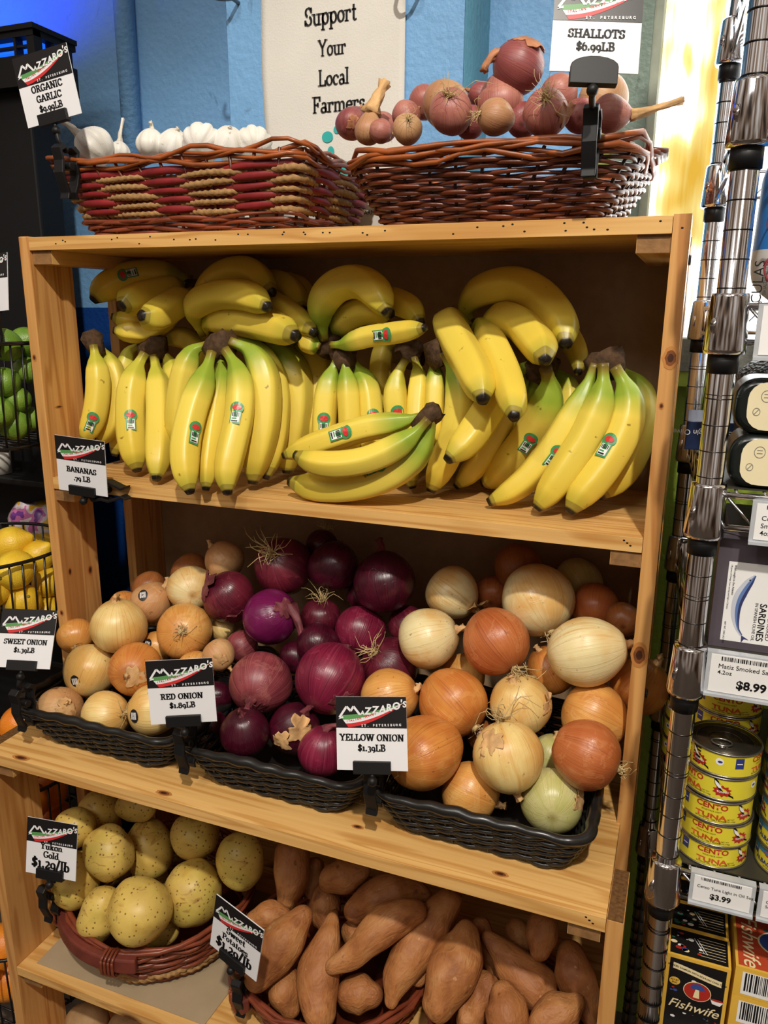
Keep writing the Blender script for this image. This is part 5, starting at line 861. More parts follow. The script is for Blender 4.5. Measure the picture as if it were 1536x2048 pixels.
 (('garlic_bulb', 'garlic bulb in the lower layer, glimpsed through gaps of the red basket', 'garlic bulb', 'garlic bulbs in the red basket', [0.2107, 0.1225, 0.036], 0.029, [0.894, 0.089, 0.44], OM['garlic']), {'neck': 0.2, 'skin': 'garlic', 'lobes': 9, 'asp': 0.8, 'tall': 0.25}),
 (('garlic_bulb', 'garlic bulb in the lower layer, glimpsed through gaps of the red basket', 'garlic bulb', 'garlic bulbs in the red basket', [0.2837, 0.1269, 0.036], 0.029, [0.766, -0.237, 0.597], OM['garlic']), {'neck': 0.2, 'skin': 'garlic', 'lobes': 9, 'asp': 0.8, 'tall': 0.25}),
 (('garlic_bulb', 'garlic bulb in the lower layer, glimpsed through gaps of the red basket', 'garlic bulb', 'garlic bulbs in the red basket', [0.3336, 0.1248, 0.036], 0.029, [0.695, 0.644, 0.321], OM['garlic']), {'neck': 0.2, 'skin': 'garlic', 'lobes': 9, 'asp': 0.8, 'tall': 0.25}),
 (('garlic_bulb', 'garlic bulb in the lower layer, glimpsed through gaps of the red basket', 'garlic bulb', 'garlic bulbs in the red basket', [0.3988, 0.1249, 0.036], 0.029, [0.412, 0.74, 0.531], OM['garlic']), {'neck': 0.2, 'skin': 'garlic', 'lobes': 9, 'asp': 0.8, 'tall': 0.25}),
 (('garlic_bulb', 'garlic bulb in the lower layer, glimpsed through gaps of the red basket', 'garlic bulb', 'garlic bulbs in the red basket', [0.1494, 0.1857, 0.036], 0.029, [-0.249, 0.905, 0.345], OM['garlic']), {'neck': 0.2, 'skin': 'garlic', 'lobes': 9, 'asp': 0.8, 'tall': 0.25}),
 (('garlic_bulb', 'garlic bulb in the lower layer, glimpsed through gaps of the red basket', 'garlic bulb', 'garlic bulbs in the red basket', [0.2156, 0.1811, 0.036], 0.029, [-0.875, 0.465, 0.136], OM['garlic']), {'neck': 0.2, 'skin': 'garlic', 'lobes': 9, 'asp': 0.8, 'tall': 0.25}),
 (('garlic_bulb', 'garlic bulb in the lower layer, glimpsed through gaps of the red basket', 'garlic bulb', 'garlic bulbs in the red basket', [0.2779, 0.1839, 0.036], 0.029, [-0.844, 0.506, 0.18], OM['garlic']), {'neck': 0.2, 'skin': 'garlic', 'lobes': 9, 'asp': 0.8, 'tall': 0.25}),
 (('garlic_bulb', 'garlic bulb in the lower layer, glimpsed through gaps of the red basket', 'garlic bulb', 'garlic bulbs in the red basket', [0.3377, 0.1818, 0.036], 0.029, [-0.671, -0.571, 0.473], OM['garlic']), {'neck': 0.2, 'skin': 'garlic', 'lobes': 9, 'asp': 0.8, 'tall': 0.25}),
 (('garlic_bulb', 'garlic bulb in the lower layer, glimpsed through gaps of the red basket', 'garlic bulb', 'garlic bulbs in the red basket', [0.3932, 0.184, 0.036], 0.029, [-0.293, 0.721, 0.628], OM['garlic']), {'neck': 0.2, 'skin': 'garlic', 'lobes': 9, 'asp': 0.8, 'tall': 0.25}),
]
POTATOES = [
 ('yellow potato tucked high at the upper left under the shelf edge', [[0.0615, -0.0222, -0.9698], [0.063, -0.0118, -0.9763], [0.0646, -0.0014, -0.9828]], [0.0321, 0.0323, 0.0326]),
 ('yellow potato whose top touches the shadow of the shelf above, second from upper left', [[0.1163, -0.0006, -0.9629], [0.1334, 0.0009, -0.9594], [0.1503, 0.0023, -0.9559]], [0.0245, 0.0244, 0.0243]),
 ('yellow potato behind the upper right of its price sign', [[0.0714, -0.0833, -0.9605]], [0.0337]),
 ('yellow potato with dented eyes, right of the Yukon Gold sign', [[0.1475, -0.0882, -0.9967], [0.1429, -0.0848, -0.9895], [0.1382, -0.0814, -0.9824]], [0.0398, 0.0399, 0.04]),
 ('tall freckled yellow potato at the top centre', [[0.1684, -0.0149, -1.0417], [0.1618, -0.0085, -1.0299], [0.1552, -0.0021, -1.018]], [0.0406, 0.0408, 0.0409]),
 ('yellow potato lying sideways at the upper right', [[0.2403, 0.0079, -0.9941], [0.2472, 0.0113, -0.9945], [0.2541, 0.0147, -0.995]], [0.0393, 0.0393, 0.0393]),
 ('upright yellow potato farthest right in the basket', [[0.3512, -0.0089, -1.0157], [0.3491, -0.0063, -1.0031], [0.347, -0.0036, -0.9905]], [0.0391, 0.0391, 0.0391]),
 ('large yellow potato at the right, left of the sweet potato sign', [[0.2777, -0.0504, -1.0663], [0.2772, -0.0488, -1.0558], [0.2768, -0.0472, -1.0453]], [0.0471, 0.0471, 0.0471]),
 ('largest yellow potato at the front with a deep eye', [[0.2377, -0.1324, -1.0356]], [0.0511]),
 ('slim yellow potato leaning at the front left', [[0.1494, -0.1355, -1.0873], [0.1536, -0.1305, -1.0704], [0.1577, -0.1255, -1.0536]], [0.0322, 0.0321, 0.0321]),
 ('yellow potato under the Yukon Gold sign at left', [[0.0916, -0.1154, -1.0498], [0.0879, -0.1074, -1.0425], [0.0842, -0.0993, -1.0351]], [0.0379, 0.0381, 0.0383]),
 ('dim yellow potato low under the largest one', [[0.2174, -0.0829, -1.1239], [0.2292, -0.0783, -1.1238], [0.241, -0.0737, -1.1237]], [0.0233, 0.0233, 0.0233]),
 ('small yellow potato in the gap at the heap centre', [[0.1433, 0.0005, -1.1034], [0.1499, 0.0027, -1.1031], [0.1565, 0.0048, -1.1028]], [0.0272, 0.0272, 0.0272]),
 ('sliver of yellow potato at the left rim behind the sign clamp', [[0.0475, -0.1063, -1.1027], [0.0472, -0.1042, -1.0891], [0.0469, -0.1021, -1.0755]], [0.0173, 0.0173, 0.0173]),
 ('tan potato in shadow on the bottom shelf, left one', [[0.0581, -0.1, -1.3601], [0.0821, -0.1, -1.3561]], [0.0327, 0.0311]),
 ('tan potato in shadow on the bottom shelf, right one', [[0.1471, -0.09, -1.3549], [0.1711, -0.09, -1.3509]], [0.0366, 0.0348]),
]
SWEETS = [
 ('sweet potato standing upright at the back left', [[0.4321, 0.0248, -0.9821], [0.4425, 0.0018, -1.0075], [0.4447, -0.026, -1.0385]], [0.0287, 0.0302, 0.0135]),
 ('stubby sweet potato with end facing forward at the top', [[0.5104, 0.0033, -0.9958], [0.5309, 0.0124, -0.9913], [0.553, 0.0233, -0.9825]], [0.0202, 0.0296, 0.0202]),
 ('dark sweet potato lying across the top under the shelf', [[0.564, -0.0196, -1.0207], [0.601, -0.0007, -0.9983], [0.6409, 0.0165, -0.9865], [0.6665, 0.0229, -0.9938]], [0.0196, 0.034, 0.0261, 0.0109]),
 ('sweet potato behind the sweet potato sign', [[0.4153, -0.0709, -1.0482], [0.4356, -0.0619, -1.0384], [0.4567, -0.055, -1.0372]], [0.0198, 0.0264, 0.0132]),
 ('big sweet potato leaning up right, right of the sweet potato sign', [[0.4557, -0.1397, -1.0762], [0.4672, -0.1168, -1.0576], [0.4825, -0.0911, -1.0342], [0.4967, -0.0669, -1.0143]], [0.0208, 0.0345, 0.0331, 0.0172]),
 ('sweet potato standing with narrow tip up at the front', [[0.5396, -0.0512, -1.0201], [0.5409, -0.0744, -1.038], [0.5409, -0.0996, -1.0611], [0.5488, -0.1214, -1.0832], [0.5601, -0.1405, -1.1002]], [0.0107, 0.0233, 0.0325, 0.0321, 0.0223]),
 ('curved sweet potato with thin tail pointing down left', [[0.6716, -0.0347, -0.9725], [0.6434, -0.0537, -0.9808], [0.6167, -0.0754, -1.0009], [0.5945, -0.0963, -1.0247], [0.5695, -0.1155, -1.0384]], [0.0166, 0.028, 0.0267, 0.0196, 0.0102]),
 ('long sweet potato slanting down to the left in the middle', [[0.7128, 0.0164, -0.9798], [0.6924, -0.0155, -1.0054], [0.6726, -0.0469, -1.0301], [0.6576, -0.0774, -1.0577], [0.654, -0.102, -1.0803]], [0.0192, 0.0303, 0.0311, 0.0254, 0.0101]),
 ('small sweet potato low at the left front rim', [[0.4851, -0.1058, -1.1072], [0.4912, -0.1175, -1.1144], [0.5039, -0.1288, -1.1295]], [0.0234, 0.0262, 0.0146]),
 ('round-ended sweet potato at the basket front centre', [[0.5881, -0.0913, -1.1028], [0.6046, -0.0876, -1.1], [0.6213, -0.0845, -1.0992]], [0.0251, 0.03, 0.0187]),
 ('sweet potato in the shadow behind the upright narrow-tipped one', [[0.4983, 0.0119, -1.0465], [0.5022, -0.0021, -1.0609], [0.514, -0.0116, -1.0705]], [0.0251, 0.0272, 0.018]),
 ('thick sweet potato leaning left at the gap between baskets', [[0.7469, -0.0286, -0.9928], [0.7433, -0.0508, -1.0136], [0.7347, -0.0758, -1.0376], [0.7263, -0.1005, -1.0607]], [0.0184, 0.0371, 0.0379, 0.0217]),
 ('sweet potato with blunt scarred end at the right', [[0.7743, -0.0068, -1.0143], [0.8037, -0.0139, -1.0275], [0.8308, -0.0222, -1.0421], [0.8568, -0.0292, -1.0503]], [0.0124, 0.0237, 0.0323, 0.03]),
 ('thin sweet potato behind the blunt scarred one', [[0.7544, 0.0329, -1.0299], [0.7683, 0.0147, -1.0428], [0.7949, -0.0022, -1.0689]], [0.0151, 0.0191, 0.0167]),
 ('sweet potato hanging under the shelf at the upper right', [[0.8507, 0.0171, -0.9814], [0.8519, 0.0029, -0.9933], [0.8532, -0.0116, -1.0067]], [0.0225, 0.0243, 0.0141]),
 ('dark sweet potato by the right post with thin tail', [[0.8945, 0.0083, -1.0166], [0.906, -0.0089, -1.0356], [0.9228, -0.0238, -1.0536], [0.9333, -0.0399, -1.0672]], [0.0234, 0.0295, 0.0228, 0.0109]),
 ('sweet potato standing at the bottom right centre', [[0.8103, -0.0682, -1.0354], [0.8192, -0.0791, -1.0453], [0.8247, -0.0922, -1.0586]], [0.0176, 0.0302, 0.0288]),
 ('pale sweet potato in the bottom right corner', [[0.9118, -0.0506, -1.0321], [0.8973, -0.0636, -1.0414], [0.8779, -0.0796, -1.0543]], [0.0134, 0.0276, 0.0286]),
 ('sweet potato low between the thick leaning one and the bottom centre one', [[0.783, -0.0417, -1.0612], [0.7758, -0.0598, -1.0761], [0.7691, -0.0787, -1.0945]], [0.0203, 0.0233, 0.0199]),
 ('dim sweet potato deep in the right basket', [[0.8072, 0.0519, -1.0361], [0.8126, 0.0477, -1.0409], [0.818, 0.0435, -1.0457]], [0.0194, 0.0214, 0.0171]),
 ('dim sweet potato beneath the one lying across the top', [[0.5584, -0.0124, -1.0655], [0.5744, -0.0163, -1.0725], [0.594, -0.0176, -1.0751]], [0.0199, 0.0264, 0.0197]),
 ('narrow dark sweet potato at the back left', [[0.459, 0.0496, -1.0222], [0.462, 0.0375, -1.0396], [0.4655, 0.0268, -1.0522]], [0.0165, 0.0188, 0.014]),
 ('dim slender sweet potato behind the long slanting one', [[0.6787, -0.0485, -1.0797], [0.6959, -0.0216, -1.0574], [0.6984, -0.0025, -1.0427]], [0.0125, 0.0161, 0.0128]),
]
BUNCHES = [
 ('pair of bananas at the far left above the price sign', [
  ([[0.0388, 0.1, -0.1635], [0.0437, 0.0969, -0.1835], [0.0485, 0.0938, -0.2036], [0.0515, 0.09, -0.2239], [0.0524, 0.0853, -0.2443], [0.0517, 0.08, -0.2646], [0.049, 0.074, -0.2846], [0.0432, 0.0671, -0.3037], [0.0366, 0.06, -0.3224]], 0.0185, 0, (0.78, -0.1, -1)),
  ([[0.0221, 0.1277, -0.1629], [0.0376, 0.1288, -0.1809], [0.0497, 0.1279, -0.2012], [0.058, 0.1251, -0.2232], [0.0624, 0.1205, -0.2461], [0.0628, 0.1144, -0.269], [0.0594, 0.107, -0.2913], [0.0506, 0.0981, -0.3114], [0.0401, 0.0888, -0.3307]], 0.0171, 0, None),
 ], True),
 ('banana bunch with dark crown standing second from the left', [
  ([[0.1305, 0.1155, -0.1752], [0.1234, 0.1039, -0.1966], [0.1209, 0.0937, -0.2197], [0.1214, 0.0844, -0.2434], [0.1244, 0.0761, -0.2673], [0.1291, 0.0684, -0.2911], [0.1352, 0.0614, -0.3147], [0.1427, 0.0549, -0.338], [0.1514, 0.049, -0.361]], 0.0214, 0, (0.6, 0, -1)),
  ([[0.1382, 0.1275, -0.1812], [0.1515, 0.1137, -0.205], [0.1641, 0.0996, -0.2285], [0.1746, 0.0848, -0.2518], [0.1842, 0.0698, -0.2746], [0.1934, 0.0548, -0.297], [0.202, 0.0396, -0.319], [0.2101, 0.0244, -0.3405], [0.218, 0.0091, -0.3616]], 0.0203, 0, None),
  ([[0.1293, 0.16, -0.1721], [0.1455, 0.1569, -0.1898], [0.1572, 0.1513, -0.2098], [0.1647, 0.1439, -0.231], [0.1709, 0.1359, -0.2521], [0.1757, 0.1274, -0.2732], [0.1796, 0.1186, -0.2942], [0.1822, 0.1094, -0.315], [0.1842, 0.1, -0.3355]], 0.0178, 0, None),
  ([[0.0804, 0.1809, -0.1658], [0.0576, 0.1706, -0.1748], [0.0514, 0.1624, -0.1994], [0.0503, 0.1557, -0.2254], [0.0511, 0.1498, -0.2517], [0.0512, 0.1435, -0.2779], [0.0506, 0.1371, -0.3041], [0.0479, 0.1298, -0.33], [0.0437, 0.1221, -0.3557]], 0.0167, 0, None),
  ([[0.1076, 0.19, -0.1635], [0.1191, 0.1954, -0.1581], [0.1307, 0.2007, -0.1531], [0.1436, 0.205, -0.1532], [0.156, 0.2077, -0.1588], [0.1661, 0.2085, -0.1681], [0.1715, 0.2065, -0.1805], [0.1739, 0.2033, -0.1936], [0.1763, 0.2, -0.2068]], 0.0175, 0, None),
 ], True),
 ('largest banana bunch standing left of centre, thick crown on top', [
  ([[0.2643, 0.0983, -0.1586], [0.2452, 0.0907, -0.1666], [0.2361, 0.084, -0.1852], [0.2314, 0.0784, -0.2059], [0.2283, 0.0733, -0.227], [0.2264, 0.0686, -0.2484], [0.2254, 0.0642, -0.2699], [0.2256, 0.0602, -0.2916], [0.2264, 0.0564, -0.3133]], 0.019, 1, None),
  ([[0.2999, 0.0553, -0.1665], [0.2992, 0.041, -0.1917], [0.2973, 0.0264, -0.2163], [0.2944, 0.0117, -0.2402], [0.2939, -0.0023, -0.2646], [0.2952, -0.0156, -0.2892], [0.2995, -0.0278, -0.3139], [0.3076, -0.0385, -0.3382], [0.3198, -0.0472, -0.3616]], 0.02, 1, (0.6, 0.5, -1)),
  ([[0.2935, 0.087, -0.1681], [0.3018, 0.0753, -0.1937], [0.3069, 0.0624, -0.2189], [0.3088, 0.0485, -0.2435], [0.3112, 0.0347, -0.2679], [0.314, 0.0213, -0.292], [0.3174, 0.0081, -0.3159], [0.3216, -0.0047, -0.3396], [0.3261, -0.0173, -0.363]], 0.016, 1, None),
  ([[0.3166, 0.0651, -0.1628], [0.3371, 0.0589, -0.1853], [0.351, 0.0494, -0.2105], [0.3581, 0.037, -0.2368], [0.3618, 0.0233, -0.2627], [0.3625, 0.0088, -0.2877], [0.3631, -0.0057, -0.3124], [0.3651, -0.0196, -0.337], [0.3726, -0.0314, -0.3616]], 0.02, 1, (0.5, -0.25, -1)),
  ([[0.3159, 0.0817, -0.1519], [0.3437, 0.0881, -0.1636], [0.3633, 0.0881, -0.1868], [0.3737, 0.0831, -0.2153], [0.3777, 0.0754, -0.2447], [0.3787, 0.0665, -0.274], [0.3765, 0.0566, -0.3029], [0.3732, 0.0463, -0.3314], [0.373, 0.037, -0.3605]], 0.0221, 1, None),
  ([[0.2877, 0.1343, -0.1514], [0.3212, 0.1386, -0.1592], [0.3477, 0.1364, -0.1805], [0.3663, 0.1294, -0.2084], [0.3775, 0.1188, -0.2385], [0.382, 0.1056, -0.269], [0.3847, 0.0919, -0.2989], [0.3843, 0.0771, -0.3282], [0.3816, 0.0617, -0.3565]], 0.0173, 1, None),
 ], True),
 ('two shaded bananas standing behind the largest bunch', [
  ([[0.3318, 0.1553, -0.1568], [0.3576, 0.1632, -0.1681], [0.3754, 0.1649, -0.1905], [0.3848, 0.162, -0.218], [0.3888, 0.1566, -0.2465], [0.3884, 0.1496, -0.275], [0.3861, 0.1419, -0.3033], [0.3824, 0.1338, -0.3314], [0.3837, 0.1273, -0.3602]], 0.0242, 1, None),
  ([[0.3171, 0.2034, -0.155], [0.3464, 0.2089, -0.1593], [0.375, 0.2133, -0.1665], [0.3957, 0.2108, -0.1876], [0.4079, 0.2036, -0.2138], [0.4135, 0.1936, -0.2411], [0.4148, 0.182, -0.2681], [0.4144, 0.1699, -0.2947], [0.4128, 0.1575, -0.3208]], 0.0215, 1, None),
 ], True),
 ('green-necked banana bunch standing behind the flat front bunch', [
  ([[0.4734, 0.13, -0.1738], [0.4681, 0.1232, -0.1933], [0.4637, 0.1167, -0.213], [0.4618, 0.111, -0.2333], [0.4616, 0.1058, -0.254], [0.4625, 0.101, -0.2747], [0.4645, 0.0967, -0.2955], [0.4681, 0.093, -0.3161], [0.4735, 0.09, -0.3366]], 0.0175, 1, (0.62, 0, -1)),
  ([[0.4847, 0.1269, -0.1735], [0.4897, 0.124, -0.193], [0.4943, 0.121, -0.2125], [0.4977, 0.1175, -0.2322], [0.5005, 0.1137, -0.252], [0.5031, 0.1098, -0.2718], [0.5054, 0.1058, -0.2917], [0.5075, 0.1017, -0.3115], [0.5092, 0.0975, -0.3314]], 0.0159, 1, None),
  ([[0.4895, 0.1455, -0.1765], [0.5026, 0.1436, -0.1936], [0.5147, 0.1412, -0.2112], [0.5223, 0.1366, -0.2307], [0.5271, 0.1307, -0.2508], [0.5318, 0.1248, -0.2708], [0.5359, 0.1187, -0.2907], [0.5384, 0.1119, -0.3107], [0.5381, 0.1042, -0.3304]], 0.0175, 1, (0.62, 0.2, -1)),
 ], True),
 ('banana bunch standing in the centre with sticker beside the green-necked one', [
  ([[0.5528, 0.2, -0.1561], [0.5375, 0.1955, -0.1534], [0.5263, 0.1897, -0.1613], [0.5234, 0.1851, -0.1764], [0.5229, 0.1813, -0.192], [0.5239, 0.178, -0.2078], [0.5257, 0.175, -0.2236], [0.5286, 0.1725, -0.2393], [0.5317, 0.17, -0.255]], 0.0156, 0, None),
  ([[0.5848, 0.1274, -0.1719], [0.5751, 0.1216, -0.1933], [0.5718, 0.1177, -0.217], [0.5735, 0.1155, -0.2414], [0.5779, 0.1144, -0.2656], [0.5837, 0.1139, -0.2897], [0.5904, 0.1137, -0.3138], [0.5968, 0.1134, -0.338], [0.6031, 0.1129, -0.3625]], 0.0171, 0, (0.45, 0.1, -1)),
  ([[0.5893, 0.1501, -0.1717], [0.5959, 0.1452, -0.1877], [0.6006, 0.1396, -0.204], [0.602, 0.1326, -0.2204], [0.6032, 0.1256, -0.2367], [0.6048, 0.1188, -0.253], [0.6072, 0.1122, -0.2692], [0.6109, 0.1062, -0.2853], [0.6149, 0.1004, -0.3013]], 0.0148, 0, None),
 ], True),
 ('green-necked bananas standing right of centre under the upper bunch', [
  ([[0.6197, 0.1415, -0.1668], [0.6249, 0.1379, -0.1833], [0.6284, 0.1337, -0.2], [0.6296, 0.1285, -0.2168], [0.6308, 0.1233, -0.2336], [0.6326, 0.1184, -0.2504], [0.6339, 0.1133, -0.2671], [0.634, 0.1078, -0.2837], [0.6338, 0.1021, -0.3003]], 0.0139, 1, None),
  ([[0.6435, 0.1154, -0.1607], [0.658, 0.1197, -0.1824], [0.6673, 0.1212, -0.207], [0.67, 0.1197, -0.2333], [0.6684, 0.1165, -0.2597], [0.663, 0.1119, -0.2856], [0.6548, 0.1065, -0.3108], [0.6455, 0.1008, -0.3357], [0.6367, 0.0951, -0.3611]], 0.0203, 1, None),
 ], True),
 ('banana bunch draped on top at the right with tips hanging down', [
  ([[0.6589, 0.22, -0.1321], [0.6522, 0.2034, -0.103], [0.6713, 0.195, -0.0797], [0.7017, 0.1874, -0.0695], [0.734, 0.1779, -0.0689], [0.764, 0.164, -0.0809], [0.7896, 0.1466, -0.0997], [0.8098, 0.126, -0.1223], [0.8184, 0.1, -0.1481]], 0.0232, 0, None),
  ([[0.6617, 0.2, -0.1281], [0.6485, 0.1746, -0.1192], [0.6415, 0.1487, -0.1213], [0.657, 0.127, -0.139], [0.6733, 0.1061, -0.1553], [0.6901, 0.0856, -0.1705], [0.7053, 0.0645, -0.1858], [0.7191, 0.0429, -0.2011], [0.7297, 0.02, -0.2165]], 0.0235, 0, None),
  ([[0.67, 0.1897, -0.1303], [0.6831, 0.1728, -0.1207], [0.6997, 0.1497, -0.1381], [0.7154, 0.1263, -0.1552], [0.7304, 0.1029, -0.1717], [0.7442, 0.0791, -0.1878], [0.7565, 0.0547, -0.2037], [0.7671, 0.0299, -0.2192], [0.7739, 0.0036, -0.2344]], 0.0203, 0, None),
  ([[0.6708, 0.2059, -0.1314], [0.6878, 0.1918, -0.1203], [0.7075, 0.177, -0.1152], [0.7281, 0.161, -0.1155], [0.7474, 0.1433, -0.1206], [0.7634, 0.1227, -0.1312], [0.7781, 0.1016, -0.1422], [0.791, 0.0796, -0.1538], [0.8, 0.0557, -0.1667]], 0.022, 0, None),
  ([[0.6672, 0.24, -0.1362], [0.6925, 0.2355, -0.125], [0.7174, 0.2307, -0.1143], [0.7436, 0.2249, -0.1091], [0.7701, 0.2164, -0.1143], [0.7941, 0.2049, -0.1264], [0.8125, 0.1896, -0.1447], [0.8264, 0.172, -0.1654], [0.83, 0.15, -0.187]], 0.0156, 0, None),
 ], True),
 ('banana bunch leaning left under the draped bunch', [
  ([[0.7926, 0.1034, -0.1766], [0.7968, 0.1169, -0.2007], [0.7942, 0.1275, -0.2258], [0.7848, 0.1357, -0.2502], [0.7722, 0.1428, -0.2739], [0.7572, 0.1492, -0.2969], [0.7405, 0.155, -0.3196], [0.7213, 0.1603, -0.341], [0.6983, 0.1649, -0.3591]], 0.024, 1, (0.5, 0.1, -1)),
  ([[0.7777, 0.1624, -0.1775], [0.7704, 0.1765, -0.1998], [0.7614, 0.19, -0.2224], [0.7508, 0.2027, -0.2452], [0.7389, 0.2148, -0.2683], [0.7251, 0.2263, -0.2912], [0.71, 0.2373, -0.3142], [0.6938, 0.2477, -0.3374], [0.6768, 0.2578, -0.361]], 0.0202, 1, None),
  ([[0.7894, 0.1897, -0.1828], [0.8007, 0.1873, -0.1939], [0.811, 0.1843, -0.2057], [0.8155, 0.1784, -0.2201], [0.8158, 0.1708, -0.2346], [0.8143, 0.1626, -0.2488], [0.8113, 0.1539, -0.2624], [0.8059, 0.1447, -0.275], [0.8004, 0.1355, -0.2872]], 0.0144, 1, None),
  ([[0.7644, 0.1752, -0.1822], [0.7518, 0.1716, -0.2039], [0.7401, 0.1681, -0.2265], [0.7303, 0.165, -0.2505], [0.7199, 0.1616, -0.2744], [0.7078, 0.1577, -0.2977], [0.6946, 0.1535, -0.3207], [0.6788, 0.1488, -0.3422], [0.6608, 0.1436, -0.3622]], 0.0178, 1, None),
  ([[0.7623, 0.16, -0.1781], [0.7449, 0.1441, -0.1874], [0.7306, 0.1284, -0.2005], [0.7223, 0.1136, -0.2187], [0.7156, 0.0992, -0.2376], [0.7077, 0.0847, -0.2555], [0.6991, 0.07, -0.2727], [0.6886, 0.0551, -0.2883], [0.6764, 0.04, -0.3019]], 0.021, 1, None),
 ], True),
 ('banana bunch leaning at the far right by the post', [
  ([[0.8555, 0.1169, -0.1707], [0.8482, 0.1128, -0.1988], [0.8381, 0.108, -0.2262], [0.8258, 0.1024, -0.2528], [0.8119, 0.0965, -0.2789], [0.7962, 0.09, -0.3041], [0.7782, 0.0831, -0.3279], [0.7556, 0.0755, -0.3475], [0.7292, 0.0679, -0.3622]], 0.0178, 1, (0.55, 0.5, -1)),
  ([[0.8675, 0.1048, -0.1694], [0.8697, 0.1015, -0.1959], [0.8677, 0.0966, -0.222], [0.8611, 0.0903, -0.2472], [0.8517, 0.0831, -0.2713], [0.8397, 0.0754, -0.2942], [0.8274, 0.0674, -0.317], [0.8142, 0.0593, -0.3394], [0.7997, 0.0509, -0.361]], 0.0206, 1, None),
  ([[0.8808, 0.1142, -0.174], [0.8955, 0.1134, -0.1972], [0.9027, 0.1091, -0.223], [0.9011, 0.1011, -0.2491], [0.8939, 0.0916, -0.2738], [0.8832, 0.081, -0.2967], [0.8704, 0.0701, -0.3184], [0.8559, 0.0588, -0.3388], [0.8435, 0.0479, -0.3607]], 0.0217, 1, (0.55, -0.5, -1)),
  ([[0.8722, 0.1913, -0.1788], [0.8956, 0.1903, -0.1928], [0.9125, 0.185, -0.2135], [0.9183, 0.1741, -0.2391], [0.9177, 0.1608, -0.2644], [0.9132, 0.1462, -0.2886], [0.9045, 0.1306, -0.3109], [0.8917, 0.1142, -0.3304], [0.8755, 0.0974, -0.3467]], 0.0195, 1, None),
 ], True),
 ('green-stemmed banana bunch lying flat at the shelf front', [
  ([[0.6392, 0.06, -0.2441], [0.6142, 0.0568, -0.2524], [0.5883, 0.0536, -0.259], [0.5616, 0.0505, -0.2643], [0.5354, 0.0469, -0.272], [0.5094, 0.043, -0.2815], [0.4831, 0.0388, -0.2912], [0.4567, 0.0345, -0.3014], [0.4301, 0.03, -0.3119]], 0.0172, 1, (0.55, -0.2, -1)),
  ([[0.6581, 0.0135, -0.243], [0.6421, 0.0093, -0.2618], [0.623, 0.0047, -0.2779], [0.6013, -0.0001, -0.2909], [0.5777, -0.0048, -0.3011], [0.5523, -0.0091, -0.3071], [0.5258, -0.0128, -0.3095], [0.4989, -0.0152, -0.3068], [0.4726, -0.0158, -0.2984]], 0.0171, 1, None),
  ([[0.659, 0.023, -0.2416], [0.6521, 0.0261, -0.2717], [0.6342, 0.0261, -0.2976], [0.6094, 0.0248, -0.3183], [0.5803, 0.0233, -0.3341], [0.548, 0.022, -0.3443], [0.5138, 0.0213, -0.3502], [0.4785, 0.0212, -0.3521], [0.4428, 0.0229, -0.3471]], 0.0212, 1, (0.42, -0.75, -1)),
 ], True),
 ('shaded banana bunch at the upper left with tips toward the viewer', [
  ([[0.1457, 0.2374, -0.0561], [0.1281, 0.2241, -0.0521], [0.1108, 0.2106, -0.049], [0.0936, 0.1963, -0.0487], [0.077, 0.1817, -0.0504], [0.0611, 0.1667, -0.055], [0.0472, 0.1512, -0.0638], [0.0354, 0.1356, -0.0758], [0.0275, 0.1205, -0.0918]], 0.0242, 0, (0.6, 0.3, 1)),
  ([[0.1485, 0.2242, -0.065], [0.1426, 0.2064, -0.0686], [0.1369, 0.1888, -0.0722], [0.1315, 0.1712, -0.0758], [0.1264, 0.1538, -0.0794], [0.1216, 0.1365, -0.083], [0.1176, 0.1191, -0.088], [0.1148, 0.1017, -0.0946], [0.1123, 0.0844, -0.1015]], 0.0245, 0, None),
  ([[0.1716, 0.2002, -0.0745], [0.1713, 0.1824, -0.0821], [0.1711, 0.1647, -0.0896], [0.1711, 0.147, -0.0969], [0.1711, 0.1295, -0.1038], [0.1711, 0.1121, -0.1103], [0.1706, 0.0949, -0.1156], [0.1689, 0.0784, -0.1162], [0.1671, 0.0628, -0.1138]], 0.0231, 0, None),
  ([[0.1418, 0.2272, -0.0804], [0.1315, 0.2148, -0.0899], [0.1214, 0.2025, -0.0995], [0.1113, 0.1902, -0.1089], [0.1008, 0.178, -0.1174], [0.0889, 0.1661, -0.1229], [0.0758, 0.1551, -0.1232], [0.0626, 0.1449, -0.1209], [0.0498, 0.1354, -0.1165]], 0.0156, 0, None),
  ([[0.1554, 0.2, -0.0891], [0.1465, 0.1893, -0.1011], [0.1379, 0.1788, -0.1132], [0.1291, 0.1682, -0.125], [0.1194, 0.1576, -0.1357], [0.1072, 0.1471, -0.1424], [0.0931, 0.1378, -0.1423], [0.0789, 0.1287, -0.1415], [0.0649, 0.12, -0.139]], 0.017, 0, None),
 ], True),
 ('banana bunch lying on top left of centre, tips to the right', [
  ([[0.1856, 0.1969, -0.1385], [0.1947, 0.1881, -0.1128], [0.2052, 0.1797, -0.0879], [0.2247, 0.1738, -0.0666], [0.251, 0.1688, -0.0514], [0.2819, 0.1633, -0.0442], [0.3143, 0.1557, -0.0468], [0.342, 0.1428, -0.0622], [0.3666, 0.1278, -0.0808]], 0.0206, 0, None),
  ([[0.201, 0.1819, -0.1447], [0.2019, 0.1624, -0.1248], [0.2106, 0.1462, -0.1035], [0.2373, 0.1351, -0.0887], [0.2693, 0.1239, -0.0818], [0.3021, 0.1115, -0.0805], [0.3346, 0.0978, -0.0831], [0.3654, 0.0821, -0.0908], [0.3942, 0.0647, -0.1019]], 0.0216, 0, None),
